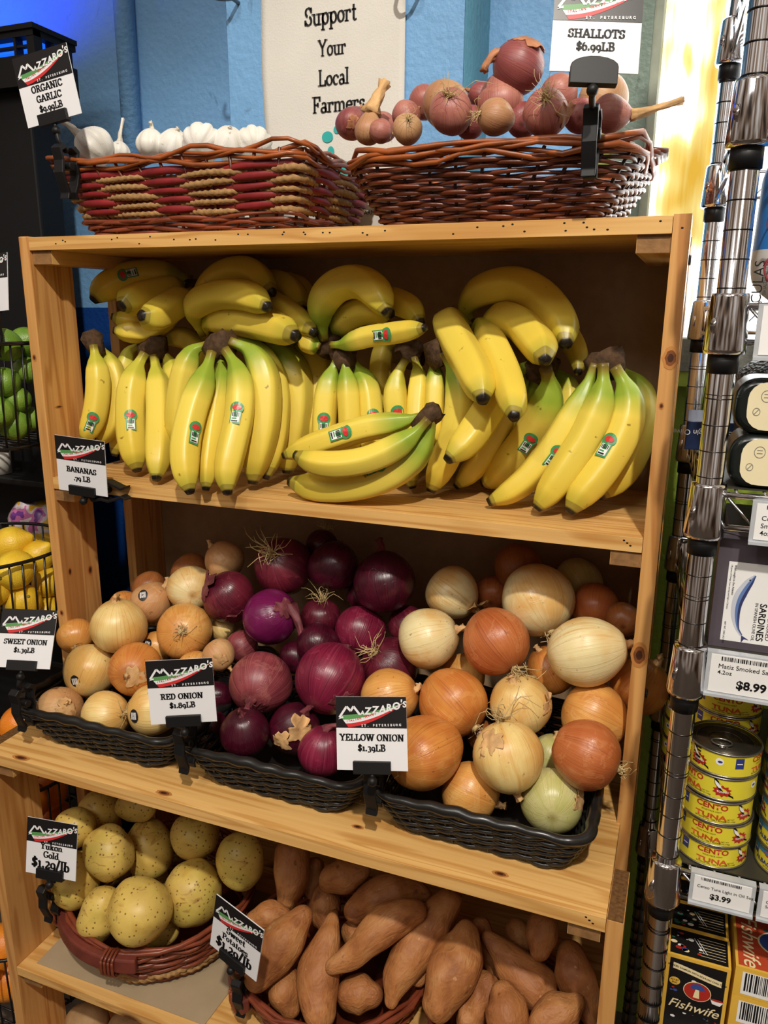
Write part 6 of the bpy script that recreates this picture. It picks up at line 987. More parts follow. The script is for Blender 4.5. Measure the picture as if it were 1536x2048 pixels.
  ([[0.1986, 0.19, -0.1508], [0.213, 0.1748, -0.1289], [0.2458, 0.1625, -0.1221], [0.2798, 0.1491, -0.1213], [0.3132, 0.1348, -0.1225], [0.3457, 0.1197, -0.1254], [0.3773, 0.104, -0.1293], [0.4078, 0.0874, -0.135], [0.4372, 0.07, -0.1418]], 0.0234, 0, None),
  ([[0.2006, 0.2174, -0.1389], [0.2296, 0.2084, -0.1209], [0.2578, 0.199, -0.1035], [0.2879, 0.1894, -0.0894], [0.3224, 0.1775, -0.09], [0.3556, 0.1624, -0.1], [0.3866, 0.1457, -0.1128], [0.4165, 0.1286, -0.1257], [0.4456, 0.1112, -0.1384]], 0.0197, 0, None),
  ([[0.198, 0.2401, -0.1221], [0.2238, 0.2344, -0.1068], [0.2491, 0.2284, -0.0918], [0.2742, 0.2222, -0.0776], [0.3003, 0.2158, -0.0655], [0.3293, 0.2084, -0.0609], [0.3582, 0.1974, -0.0691], [0.3811, 0.1817, -0.0862], [0.3996, 0.1636, -0.1057]], 0.0185, 0, None),
  ([[0.1919, 0.2651, -0.1226], [0.2191, 0.2616, -0.1058], [0.2456, 0.2578, -0.0891], [0.2722, 0.2538, -0.0735], [0.3005, 0.2495, -0.0612], [0.3323, 0.2433, -0.0604], [0.3628, 0.2335, -0.0709], [0.3861, 0.2184, -0.0906], [0.4023, 0.1997, -0.1136]], 0.0155, 0, None),
 ], True),
 ('banana bunch lying on top centre with crown at its left', [
  ([[0.4463, 0.14, -0.1487], [0.4477, 0.1321, -0.1249], [0.451, 0.1248, -0.1015], [0.4641, 0.1205, -0.0808], [0.4851, 0.1176, -0.0665], [0.5115, 0.1138, -0.0628], [0.5365, 0.1056, -0.073], [0.5571, 0.0938, -0.09], [0.574, 0.08, -0.109]], 0.0222, 1, None),
  ([[0.4381, 0.17, -0.1513], [0.45, 0.1656, -0.1388], [0.4619, 0.1612, -0.1266], [0.4759, 0.1569, -0.1166], [0.4919, 0.1526, -0.1094], [0.509, 0.1481, -0.1047], [0.5268, 0.1428, -0.1037], [0.5445, 0.1365, -0.1062], [0.562, 0.13, -0.1091]], 0.0184, 1, None),
  ([[0.4674, 0.12, -0.155], [0.49, 0.1139, -0.1534], [0.5113, 0.1083, -0.1481], [0.532, 0.1026, -0.1426], [0.553, 0.0965, -0.139], [0.5739, 0.09, -0.1365], [0.5942, 0.0834, -0.1335], [0.614, 0.0768, -0.1299], [0.6334, 0.07, -0.1264]], 0.0145, 1, (0.62, 0, 1)),
  ([[0.4191, 0.22, -0.1516], [0.4414, 0.212, -0.1348], [0.463, 0.2037, -0.1182], [0.4848, 0.1951, -0.1026], [0.5084, 0.1864, -0.0903], [0.5359, 0.176, -0.0894], [0.5631, 0.1637, -0.0948], [0.5878, 0.149, -0.1054], [0.606, 0.13, -0.1228]], 0.0188, 1, None),
  ([[0.4448, 0.1291, -0.1573], [0.4405, 0.129, -0.1567], [0.4362, 0.1288, -0.1562], [0.4319, 0.1287, -0.1555], [0.4276, 0.1287, -0.1546], [0.4234, 0.1288, -0.1533], [0.4192, 0.129, -0.1519], [0.415, 0.1291, -0.1505], [0.4108, 0.1293, -0.149]], 0.0138, 1, None),
 ], True),
]
SIGNS = [
 (('price card for organic garlic on a tall black clip at the upper left', [0.1131, -0.0335, 1.7207], [[0.9802, -0.1661, 0.1076], [0.1054, -0.0222, -0.9942], [0.1675, 0.9859, -0.0042]], [('ORGANIC', 0.452, 0.098), ('GARLIC', 0.306, 0.098), ('$9.99LB', 0.165, 0.096)], [0.1292, -0.026, 1.6109]), {}),
 (('price card for shallots above the willow basket', [0.8526, -0.0632, 1.7039], [[0.9562, -0.0246, 0.2916], [0.2889, 0.2381, -0.9273], [-0.0466, 0.9709, 0.2348]], [('SHALLOTS', 0.387, 0.098), ('$6.99LB', 0.243, 0.098)], [0.8501, -0.03, 1.6035]), {'arc': True}),
 (('price card for bananas clipped to the banana shelf at left', [0.1053, -0.0259, 1.1883], [[0.994, 0.073, 0.0817], [0.0859, -0.0558, -0.9947], [-0.068, 0.9958, -0.0618]], [('BANANAS', 0.37, 0.098), ('.79 LB', 0.22, 0.098)], [0.142, -0.01, 1.1485]), {'cdir': (0, 0, 1), 'cup': (-1, 0, 0)}),
 (('price card for sweet onions at the left edge of the onion shelf', [0.0649, -0.1314, 0.935], [[0.9639, -0.1237, 0.2359], [0.2663, 0.433, -0.8611], [0.0044, 0.8929, 0.4503]], [('SWEET ONION', 0.4, 0.088), ('$1.39LB', 0.26, 0.088)], [0.0711, -0.156, 0.8319]), {}),
 (('price card for red onions between the left and middle trays', [0.3802, -0.1777, 0.9295], [[0.9222, -0.0914, 0.3757], [0.3832, 0.0861, -0.9196], [0.0517, 0.9921, 0.1145]], [('RED ONION', 0.385, 0.09), ('$1.89LB', 0.245, 0.09)], [0.3665, -0.157, 0.8305]), {}),
 (('price card for yellow onions between the middle and right trays', [0.6522, -0.1706, 0.9222], [[0.978, -0.1506, 0.1445], [0.1845, 0.3001, -0.9359], [0.0976, 0.9419, 0.3213]], [('YELLOW ONION', 0.4, 0.092), ('$1.39LB', 0.26, 0.092)], [0.6505, -0.157, 0.8399]), {}),
 (('price card for Yukon Gold potatoes at the round basket', [0.1173, -0.178, 0.6089], [[0.9912, -0.0294, 0.1289], [0.1322, 0.2101, -0.9687], [0.0014, 0.9772, 0.2122]], [('Yukon', 0.475, 0.118), ('Gold', 0.325, 0.118), ('$1.29/lb', 0.135, 0.178)], [0.0707, -0.15, 0.4765]), {}),
 (('price card for sweet potatoes, tilted, between the two round baskets', [0.4703, -0.2121, 0.5937], [[0.9618, 0.1663, -0.2176], [-0.2229, 0.0137, -0.9748], [-0.1592, 0.986, 0.0503]], [('Sweet', 0.455, 0.118), ('Potatoes', 0.315, 0.112), ('$1.29/lb', 0.125, 0.178)], [0.4355, -0.15, 0.4279]), {}),
 (('price card cut off by the left picture edge above the limes', [-0.0799, 0.0103, 1.463], [[0.9914, -0.0541, -0.1191], [-0.1091, 0.1598, -0.9811], [0.0721, 0.9857, 0.1525]], [], [-0.0248, -0.05, 1.387]), {}),
]
for a in BUNCHES: bunch(*a)
for i, a in enumerate(ONIONS): bulb(*a[0], **a[1], seed=11+i)
for i, (lb, P, R) in enumerate(POTATOES): potato(lb, P, R, 60+i)
for i, (lb, P, R) in enumerate(SWEETS): sweet(lb, P, R, 90+i)
for a in SIGNS: price_sign(*a[0], **a[1])
CITRUS = [
 ('lemon', 'lemon on top with nipple pointing right', [-0.1183, 0.028, -0.5114], 0.0328, [0.865, 0.325, 0.381], 'lemons in the wire basket'),
 ('lemon', 'lemon at the right of the basket beside the left post', [-0.0721, 0.04, -0.5297], 0.0275, [0.736, 0.073, 0.673], 'lemons in the wire basket'),
 ('lemon', 'large lemon at the basket front behind the wires', [-0.0501, -0.032, -0.5304], 0.0319, [-0.179, 0.983, 0.039], 'lemons in the wire basket'),
 ('lemon', 'lemon low in the basket under the large front one', [-0.0505, -0.024, -0.5915], 0.0308, [-0.772, 0.349, -0.531], 'lemons in the wire basket'),
 ('lemon', 'lemon pressed against the right wires', [-0.0521, 0.04, -0.5767], 0.0267, [-0.021, 1.0, -0.005], 'lemons in the wire basket'),
 ('lemon', 'lemon at the far left of its basket', [-0.0745, -0.06, -0.5599], 0.0283, [0.027, 0.915, 0.402], 'lemons in the wire basket'),
 ('lemon', 'lemon at the bottom right of its basket', [-0.0451, 0.024, -0.6239], 0.0248, [-0.249, 0.946, 0.209], 'lemons in the wire basket'),
 ('lime', 'lime at the top left of its basket', [-0.0417, -0.008, -0.1613], 0.0254, [-0.575, -0.652, 0.495], 'limes in the wire basket'),
 ('lime', 'lime at the top right of its basket by the post', [-0.0487, 0.04, -0.1592], 0.0246, [0.887, -0.046, 0.46], 'limes in the wire basket'),
 ('lime', 'lime in the middle of its basket behind the wires', [-0.0421, -0.016, -0.2195], 0.0239, [0.057, 0.835, 0.547], 'limes in the wire basket'),
 ('lime', 'dim lime at the right wires under the top one', [-0.0415, 0.032, -0.203], 0.0214, [0.337, 0.718, -0.608], 'limes in the wire basket'),
 ('lime', 'bright lime low at the left edge', [-0.0435, -0.036, -0.2651], 0.0254, [-0.682, 0.571, 0.456], 'limes in the wire basket'),
 ('lime', 'lime at the basket bottom', [-0.0396, -0.008, -0.2885], 0.0244, [0.249, 0.929, 0.274], 'limes in the wire basket'),
 ('lime', 'lime at the lower right by the post', [-0.0411, 0.028, -0.2832], 0.02, [0.249, 0.929, 0.274], 'limes in the wire basket'),
 ('lime', 'dark lime deep in the basket', [-0.0367, 0.0, -0.2487], 0.0211, [-0.063, 0.996, 0.068], 'limes in the wire basket'),
 ('orange', 'orange showing between the black tray and the step post top', [-0.0635, -0.048, -0.8141], 0.0352, [-0.092, 0.864, 0.496], 'oranges in the wire basket'),
 ('orange', 'orange seen in the gap between the left posts below the onion shelf', [-0.1028, 0.028, -1.0019], 0.0404, [-0.003, 0.968, 0.249], 'oranges in the wire basket'),
 ('orange', 'lower orange in the gap between the left posts', [-0.11, 0.048, -1.0838], 0.0395, [0.274, 0.868, -0.414], 'oranges in the wire basket'),
 ('orange', 'orange at the top of the lowest basket', [-0.1593, -0.06, -1.3036], 0.0428, [-0.092, 0.864, 0.496], 'oranges in the wire basket'),
 ('orange', 'orange at the front of the lowest basket behind the wires', [-0.1429, -0.072, -1.3635], 0.043, [0.212, 0.968, 0.13], 'oranges in the wire basket'),
 ('orange', 'orange just outside the left edge of the onion shelf', [-0.1293, -0.08, -0.8602], 0.0371, [-0.171, 0.75, 0.639], 'oranges in the wire basket'),
 ('orange', 'orange at the far left of the lowest basket', [-0.1694, -0.1, -1.3178], 0.042, [-0.171, 0.75, 0.639], 'oranges in the wire basket'),
 ('orange', 'orange buried low in the upper orange basket, hidden by the black tray', [-0.129, -0.08, -0.942], 0.037, [0.2, 0.3, 0.9], 'oranges in the wire basket'),
 ('orange', 'orange buried low in the upper orange basket, hidden by the black tray', [-0.129, -0.08, -1.022], 0.037, [0.2, 0.3, 0.9], 'oranges in the wire basket'),
 ('orange', 'orange buried low in the upper orange basket, hidden by the black tray', [-0.064, -0.05, -0.892], 0.037, [0.2, 0.3, 0.9], 'oranges in the wire basket'),
 ('orange', 'orange buried low in the upper orange basket, hidden by the black tray', [-0.066, -0.05, -0.968], 0.037, [0.2, 0.3, 0.9], 'oranges in the wire basket'),
 ('orange', 'orange buried low in the upper orange basket, hidden by the black tray', [-0.072, -0.05, -1.045], 0.037, [0.2, 0.3, 0.9], 'oranges in the wire basket'),
]
# ---------------------------------------------------------------- left: black fruit rack, wire baskets, citrus, lantern-topped case
RKX, RKY, RKR = -.158, -.006, .150
t = thing('fruit_rack', 'black metal rack with tiers of curved wire fruit baskets left of the pine display', 'fruit rack', (-.25, .1, 0))
m = MB()
for x, y in ((-.105, .158), (-.55, .158), (-.105, .20), (-.55, .20)): m.bx((x-.011, y-.011, 0), (x+.011, y+.011, ZT-.06))
part('upright', m, BLKM, t, smooth=False)
for z in (ZT-.425, ZT-.605, ZT-.80):
    m = MB(); m.bx((-.56, .15, z-.012), (-.095, .21, z)); part('shelf', m, BLK, t, smooth=False, bevel=.002)
for z in (ZT-.325, ZT-.64, ZT-1.10, ZT-1.40):
    m = MB(); m.tube([(-.56, .15, z-.008), (-.1, .15, z-.008)], .005, 8); m.tube([(RKX, .15, z-.007), (RKX, -.12, z-.007)], .004, 8); part('basket_bracket', m, BLKM, t)
def wire_basket(label, z0, z1):
    t = thing('wire_basket', label, 'wire basket', (RKX, RKY, z0), 'black wire fruit baskets'); m = MB(); n = 44
    a = np.arange(n)*2*PI/n; m.tube(np.column_stack([RKX+RKR*np.cos(a), RKY+RKR*np.sin(a), 0*a+z1]), .0032, 8, closed=True); part('rim', m, BLKM, t)
    m = MB(); m.tube(np.column_stack([RKX+RKR*.95*np.cos(a), RKY+RKR*.95*np.sin(a), 0*a+z0+.004]), .0028, 6, closed=True)
    for q in a: m.tube([(RKX+RKR*.99*math.cos(q), RKY+RKR*.99*math.sin(q), z1), (RKX+RKR*.95*math.cos(q), RKY+RKR*.95*math.sin(q), z0+.004)], .0018, 5)
    part('wire_sides', m, BLKM, t)
    m = MB()
    for k in range(-6, 7):
        y = k*.0195; h = math.sqrt(max(.0001, (RKR*.95)**2-y*y)); m.tube([(RKX-h, RKY+y, z0), (RKX+h, RKY+y, z0)], .002, 5)
    part('base', m, BLKM, t); return t
wire_basket('top wire basket full of green limes beside the left post', ZT-.325, ZT-.158)
wire_basket('wire basket full of lemons left of the sweet onions', ZT-.64, ZT-.508)
wire_basket('wire basket of oranges seen below the onion shelf at left', ZT-1.10, ZT-.925)
wire_basket('lowest wire basket of oranges at the bottom left', ZT-1.40, ZT-1.245)
def citrus_mat(name, c1, c2): 
    m, t, b = base(name, .38, .5); N = NT(m); o = N.add(N.obj(), N.mul(N.n('ObjectInfo').outputs['Random'], (9, 5, 7)))
    N.l(N.ramp(N.noise(o, 24, 4), [(.35, c2), (.65, c1)]), b.inputs['Base Color']); N.bump(b, N.noise(o, 420, 2), .35, .002); return m
CM = {'lemon': citrus_mat('lemon_peel', S(236, 200, 56), S(216, 170, 36)), 'lime': citrus_mat('lime_peel', S(134, 168, 62), S(96, 134, 40)), 'orange': citrus_mat('orange_peel', S(240, 148, 40), S(222, 120, 24))}
SCAR = plain('stem_scar', S(126, 116, 60), .7, .2, var=.3)
def citrus(kind, label, pos, R, ax, group, seed):
    pos = np.array(pos)+np.array([0, 0, ZT]); M = axes(ax); n = 18; th = np.linspace(.02, PI-.02, n); nip = {'lemon': .22, 'lime': .1, 'orange': -.03}[kind]; el = {'lemon': 1.16, 'lime': 1.06, 'orange': .96}[kind]
    r = np.sin(th); z = -np.cos(th)*el
    if kind != 'orange': r = np.where(z > .62*el, r*(1-.32*((z/el-.62)/.38)), r); z = np.where(z > .8*el, z+nip*((z/el-.8)/.2), z); z = np.where(z < -.85*el, z-nip*.3*((-z/el-.85)/.15), z)
    P = np.column_stack([0*z, 0*z, z]); V, F, ST = sweep(P, r, 24); V = wob(V, .03, 1.2, seed); m = MB(); m.add(V*R @ M.T+pos, F, 0, ST); o = ob(kind, m, CM[kind], loc=pos); tag(o, label, kind, group)
    m = MB(); m.tube((np.array([(0, 0, z[0]+.03), (0, 0, z[0]-.02)])*R) @ M.T+pos, np.array([.10, .07])*R, 9); part('stem_scar', m, SCAR, o); return o
for i, a in enumerate(CITRUS): citrus(*a, 300+i)
# lantern-topped dark case
t = thing('lantern_case', 'tall black case with lantern-style hood and blue-lit panes at upper left', 'lantern case', (-.6, .3, 0))
DK = plain('matte_black', S(12, 12, 14), .6, .3)
m = MB(); m.bx((-1.1, .225, 0), (-.168, .288, ZT+.3)); part('cabinet', m, DK, t, smooth=False, bevel=.004)
hx, hy, hz0, hz1 = -.122, .2, ZT+.300, ZT+.362; YB = .302
m = MB(); m.bx((-1.0, hy, hz1-.016), (hx, YB, hz1)); m.bx((-1.0, hy-.004, hz1-.006), (hx+.004, YB, hz1+.002)); m.bx((-1.0, hy, hz0-.03), (hx, YB, hz0+.018)); m.bx((-.99, hy+.03, hz0), (hx-.03, YB-.004, hz1-.006))
for x in (hx, -.165, -.225, -.285, -.345): m.bx((x-(.016 if x == hx else .0025), hy+.001, hz0), (x+(0 if x == hx else .0025), hy+.018, hz1-.004))
m.bx((-1.0, hy+.002, hz0+.030), (hx-.004, hy+.012, hz0+.0335))
for y in (hy+.018, .247, .29): m.bx((hx-.016, y-.003, hz0), (hx-.001, y+.003, hz1-.004))
part('hood', m, DK, t, smooth=False)
em, _, eb = base('blue_lit_pane', .3); eb.inputs['Base Color'].default_value = (.02, .12, .9, 1); eb.inputs['Emission Color'].default_value = (.01, .14, 1, 1); eb.inputs['Emission Strength'].default_value = 1.1
m = MB(); m.bx((-.99, hy+.020, hz0+.016), (hx-.016, hy+.022, hz1-.014)); m.bx((hx-.020, hy+.022, hz0+.016), (hx-.018, YB-.012, hz1-.014)); part('lit_pane', m, em, t, smooth=False)
spot('blue_lantern_glow', (-.46, .25, ZT+.40), (-.40, .45, ZT+.66), 9, math.radians(130), .8, .03, (.004, .07, 1))
# goods on the rack's rear shelves
m = MB(); V, F, ST = sweep(catmull([(0, 0, 0), (0, 0, .05), (0, 0, .115)], 14), np.interp(np.linspace(0, 1, 14), [0, .1, .8, 1], [.04, .05, .046, .03]), 20, flat=(1.3, .6)); m.add(wob(V/.05, .12, 1.4, 3)*.05+np.array([-.235, .2, ZT-.603]), F, 0, ST)
bg, _, bb = base('printed_pouch', .3, .5); N = NT(bg); N.l(N.ramp(N.noise(N.obj(), 26, 2), [(.38, S(238, 190, 60)), (.45, S(236, 222, 226)), (.55, S(214, 120, 180)), (.62, S(120, 60, 150))], 'CONSTANT'), bb.inputs['Base Color'])
o = ob('snack_pouch', m, bg, loc=(-.292, .182, ZT-.605)); tag(o, 'colourful pink and yellow pouch behind the lemons', 'pouch')
m = MB(); m.tube([(-.298, .182, ZT-.424), (-.298, .182, ZT-.37)], .026, 20); o = ob('tub', m, plain('white_tub', S(214, 210, 200), .4), loc=(-.298, .182, ZT-.424)); tag(o, 'white round tub below the lime basket at far left', 'tub')
m = MB(); m.tube([(-.298, .182, ZT-.37), (-.298, .182, ZT-.364)], .0275, 20); part('lid', m, WHITE, o)

# ---------------------------------------------------------------- right: chrome wire shelving
t = thing('wire_shelving', 'chrome wire shelving unit on grooved posts right of the pine display', 'wire shelving', (1.45, .07, 0))
FX, FY, BX, BY, RX = 1.0025, -.148, .985, .285, 1.92
SH = [.262, .082, -.098, -.278, -.451, -.711, -.969]
posts = [(FX, FY), (BX, BY), (RX, FY), (RX, BY)]
for x, y in posts:
    m = MB(); m.tube([(x, y, .02), (x, y, ZT+.62)], .0125, 24, 0)
    for k in range(78): 
        z = .05+.0254*k; m.tube([(x, y, z), (x, y, z+.0011)], .01275, 24, 1)
        if k % 8 == 3: m.tube([(x, y, z+.004), (x, y, z+.0048)], .01275, 24, 1)
    part('post', m, [CHROME, CHRD], t)
for zi in SH:
    z = ZT+zi; m = MB()
    for (x0, y0), (x1, y1) in ((posts[0], posts[2]), (posts[1], posts[3]), (posts[0], posts[1]), (posts[2], posts[3])):
        a = np.array([x0, y0]); b = np.array([x1, y1]); d = b-a; L = np.linalg.norm(d); d = d/L; a = a+d*.016; L -= .032; nz = max(6, int(L/.03))
        for dz in (0, -.033): m.tube([(*a, z+dz), (*(a+d*L), z+dz)], .0032, 7)
        m.tube([(*(a+d*L*k/nz), z-(.033 if k % 2 else 0)) for k in range(nz+1)], .0019, 5)
    for k in range(1, 36): x = FX+(RX-FX)*k/36; m.tube([(x, FY, z+.003), (x, BY, z+.003)], .0017, 5)
    part('shelf', m, CHROME, t)
    for x, y in posts[:2]:
        m = MB(); m.tube([(x, y, z-.044), (x, y, z-.040), (x, y, z+.008), (x, y, z+.011)], np.array([.0185, .0195, .0168, .016]), 24)
        m.prism(disc(0, 0, .0055, .0075, 16), .0176, .0186, ((x, y, z-.018), (-.8, -.6, 0), (0, 0, 1), (.6*-1, -.8, 0)), 0); part('collar', m, CHROME, t)
        m = MB(); m.tube([(x, y, z-.062), (x, y, z-.042)], .0142, 20); part('plastic_sleeve', m, BLK, t)
for zi in SH[3:]:
    m = MB(); m.bx((FX+.012, FY+.006, ZT+zi+.005), (RX-.012, BY-.004, ZT+zi+.0065)); part('shelf_liner', m, plain('smoky_liner', S(54, 52, 44), .35, .5), t, smooth=False)
# shelf-edge price tags
CLR = plain('clear_tag_holder', S(178, 182, 186), .15, .6)
def edge_tag(label, x0, x1, z0, z1, lines, bars=True):
    t = thing('shelf_tag', label, 'shelf tag', (x0, FY-.008, ZT+z0), 'shelf price tags'); y = FY-.0075; m = MB(); m.bx((x0-.004, y-.001, ZT+z0-.003), (x1+.004, y+.001, ZT+z1+.002)); m.bx((x0-.004, y-.001, ZT+z0-.005), (x1+.004, y-.0045, ZT+z0-.002)); m.bx((x0-.004, y+.001, ZT+z1-.001), (x1+.004, y+.0085, ZT+z1+.002)); part('holder', m, CLR, t, smooth=False)
    m = MB(); m.bx((x0, y-.0018, ZT+z0), (x1, y-.001, ZT+z1)); fr = (np.array([x0, y-.0018, ZT+z0]), np.array([1., 0, 0]), np.array([0, 0, 1.]), np.array([0, -1., 0])); W, H = x1-x0, z1-z0; g = random.Random(int(x0*1e4))
    if bars:
        x = .12*W
        while x < .82*W: w = g.choice((.0004, .0008, .0012)); fill(m, [(x, H*.86), (x+w, H*.86), (x+w, H*.97), (x, H*.97)], fr, 1); x += w+g.choice((.0005, .0009))
    for s, x, yy, sz, bo in lines: sans(m, s, x*W, yy*H, sz, fr, 1, bold=bo, align=1)
    part('paper_label', m, [WHITE, CTXT], t, smooth=False)
edge_tag('white shelf tag priced $8.99 under the smoked sardines box', 1.023, 1.104, -.484, -.443, (('Matiz Smoked Sardines', .09, .66, .0068, 0), ('4.2oz', .09, .5, .0062, .004), ('$8.99', .32, .17, .0125, .03), ('Each', .8, .12, .005, 0)))
edge_tag('white shelf tag priced $3.99 under the tuna tins', 1.033, 1.091, -.738, -.706, (('Cento Tuna Light in Oil 5oz', .06, .56, .0050, .003), ('$3.99', .3, .2, .0095, .03)))
edge_tag('white shelf tag at the right edge beside the $3.99 tag', 1.102, 1.16, -.738, -.706, (('Cento', .06, .56, .005, .003), ('Solid', .06, .38, .005, .003)))
edge_tag('white shelf tag below the black tins with cream lids', 1.047, 1.12, -.318, -.282, (('Com', .07, .55, .0066, 0), ('Small', .07, .34, .0066, 0), ('4oz', .07, .14, .0066, .004)))
edge_tag('white shelf tag clipped below the white bag', 1.031, 1.10, -.142, -.098, (('D 2', .12, .46, .006, .01),), False)
EX, EZ, EN = np.array([1., 0, 0]), np.array([0, 0, 1.]), np.array([0, -1., 0])
def frm(x, y, z): return (np.array([x, y, ZT+z]), EX, EZ, EN)
# white bag with blue top
m = MB(); V, F, ST = sweep(catmull([(0, 0, 0), (0, 0, .06), (0, 0, .125), (0, 0, .16)], 18), np.interp(np.linspace(0, 1, 18), [0, .08, .2, .75, 1], [.040, .056, .06, .058, .03]), 28, lambda a, s: (np.abs(np.cos(a))**3.2+np.abs(np.sin(a))**3.2)**(-1/3.2), flat=(1, 1))
c0 = np.array([1.084, -.072, ZT-.0925]); V = V*np.array([1.06, .8, 1]); m.add(V+c0, F, 0, ST)
vz = np.concatenate(m.v)[:, 2]; m.m = [int(np.mean(vz[list(f)]) > ZT-.046 and np.mean(vz[list(f)]) < ZT+.03) for f in m.f]
o = ob('paper_bag', m, [plain('white_matte_bag', S(206, 204, 200), .55, .3, var=.04, bump=.2, bsc=40), plain('blue_print', S(40, 118, 196), .45, .3, var=.05)], loc=c0); tag(o, 'white paper bag with blue top and red string loops on upper wire shelf', 'bag')
fr = frm(0, -.123, 0)
m = MB(); sans(m, 'CULAS', -.013, 1.022+.003, .013, (np.array([0, -.1235, ZT-.092]), EZ, -EX, EN), 0, align=1, fn=lambda X, Y, z: np.column_stack([2*1.026-Y+.003, 0*X-.1242, ZT-.083+X])); 
for k in range(3): sans(m, 'SEA SALT HAND PICKED', 0, 0, .0042, fr, 0, align=1, fn=lambda X, Y, z, k=k: np.column_stack([1.0335+.005*k-Y, 0*X-.1242, ZT-.088+X*.7]))
part('lettering', m, CTXT, o, smooth=False)
m = MB(); m.tube(catmull([(1.029, -.125, ZT-.06), (1.038, -.1255, ZT-.045), (1.028, -.126, ZT-.026), (1.033, -.1265, ZT-.006), (1.046, -.126, ZT+.0), (1.052, -.1255, ZT-.02), (1.041, -.125, ZT-.042), (1.030, -.125, ZT-.062), (1.034, -.125, ZT-.076)], 40), .0011, 6); part('string_loop', m, plain('maroon_string', S(120, 42, 48), .6), o)
# black tins with cream lids
for k, (lb, z) in enumerate((('lower of two black tins with cream rounded lid label beside chrome post', -.2712), ('upper of two black tins with cream rounded lid label beside chrome post', -.2175))):
    m = MB(); P, _ = rrect(1.071, z+.0268, .054, .0266, .02, 44); m.prism([tuple(p) for p in P], 0, .07, ((0, -.072, ZT), EX, EZ, EN)); o = ob('seafood_tin', m, plain('black_green_tin', S(16, 22, 20), .25, .5), loc=(1.071, -.1, ZT+z), bevel=.006); sharp(o); tag(o, lb, 'tin', 'black tins with cream lids')
    m = MB(); P, _ = rrect(1.0765, z+.0268, .048, .0228, .016, 44); m.prism([tuple(p) for p in P], 0, .0012, ((0, -.142, ZT), EX, EZ, EN), 0); fr = frm(1.0285, -.1432, z+.0035)
    E = lambda cx, cy, r, q: [fill(m, [(cx+(r+q)*math.cos(a), cy+(r+q)*1.15*math.sin(a)), (cx+r*math.cos(a), cy+r*1.15*math.sin(a)), (cx+r*math.cos(b), cy+r*1.15*math.sin(b)), (cx+(r+q)*math.cos(b), cy+(r+q)*1.15*math.sin(b))], fr, 1, .0002) for a, b in zip(np.linspace(0, 2*PI, 19)[:-1], np.linspace(0, 2*PI, 19)[1:])]
    E(.016, .033, .0045, .0006); E(.0085, .018, .0028, .0006); fill(m, [(.0065, .0160), (.0071, .0156), (.0105, .0200), (.0099, .0204)], fr, 1, .0002); fill(m, [(.0135, .0345), (.0185, .0345), (.0185, .0352), (.0135, .0352)], fr, 1, .0002); fill(m, [(.0135, .0315), (.0185, .0315), (.0185, .0322), (.0135, .0322)], fr, 1, .0002)
    if k == 0: sans(m, 'SMALL', .026, .014, .006, fr, 1, align=1)
    part('cream_lid', m, [plain('cream_label', S(226, 214, 176), .5, .3, var=.03), plain('grey_print', S(120, 118, 104), .6)], o, smooth=False)
m = MB(); V, F, ST = sweep(catmull([(1.03, -.002, ZT-.212), (1.09, .003, ZT-.206), (1.17, -.002, ZT-.212)], 12), np.interp(np.linspace(0, 1, 12), [0, .15, .85, 1], [.045, .06, .06, .045]), 22); m.add(V, F, 0, ST); nm, _, nb = base('black_netting', .45, .5, 0, S(16, 16, 16)); N = NT(nm); N.bump(nb, N.vor(N.obj(), 260).outputs['Distance'], 1, .004)
o = ob('net_sack', m, nm, loc=(1.1, 0, ZT-.28)); tag(o, 'black netted sack behind the cream-lidded tins', 'sack')
# olive oil carton seen between the display and the chrome post
m = MB(); m.bx((.977, .075, ZT-.2712), (1.16, .2, ZT-.235)); o = ob('oil_carton', m, plain('navy_carton', S(26, 40, 74), .35, .4), loc=(1.07, .13, ZT-.2712), smooth=False, bevel=.001); tag(o, 'navy carton with upside-down white lettering behind the chrome post', 'carton')
m = MB(); sans(m, 'Organic Extra Virgin Olive', 0, 0, .0095, (0, 0, 0), 0, align=1, fn=lambda X, Y, z: np.column_stack([1.064-X, 0*X+.0743, ZT-.246-Y])); sans(m, 'DONA', 0, 0, .015, (0, 0, 0), 0, bold=.02, align=1, fn=lambda X, Y, z: np.column_stack([1.04-X, 0*X+.0743, ZT-.256-Y])); part('lettering', m, WHITE, o, smooth=False)
# sardine carton
PUR = plain('grey_violet_card', S(84, 76, 84), .4, .4, var=.04)
m = MB(); m.bx((1.0195, -.132, ZT-.4442), (1.135, -.099, ZT-.323)); m.bx((1.0305, -.1324, ZT-.436), (1.125, -.132, ZT-.350), 1); fr = frm(0, -.1324, 0)
BLU = plain('fish_blue', S(96, 124, 176), .4, .4, var=.1); SIL = plain('fish_silver', S(196, 200, 212), .4, .4, var=.06); INK = plain('fish_dark_blue', S(54, 60, 104), .4, .4)
sp = catmull([(1.0635, -.362), (1.057, -.373), (1.051, -.388), (1.0495, -.404), (1.0525, -.420), (1.0575, -.428)], 22); sp = sp-np.array([.0075, 0]); w = np.interp(np.linspace(0, 1, 22), [0, .12, .35, .7, .92, 1], [.001, .0040, .0056, .0040, .0015, .0012])
T_ = np.gradient(sp, axis=0); T_ /= np.linalg.norm(T_, axis=1)[:, None]; Nn = np.column_stack([-T_[:, 1], T_[:, 0]])
for f0, f1, mi in ((-1, -.15, 3), (-.15, .45, 2), (.45, 1, 4)):
    for i in range(21): fill(m, [tuple(sp[i]+Nn[i]*w[i]*f0), tuple(sp[i]+Nn[i]*w[i]*f1), tuple(sp[i+1]+Nn[i+1]*w[i+1]*f1), tuple(sp[i+1]+Nn[i+1]*w[i+1]*f0)], fr, mi, .0003)
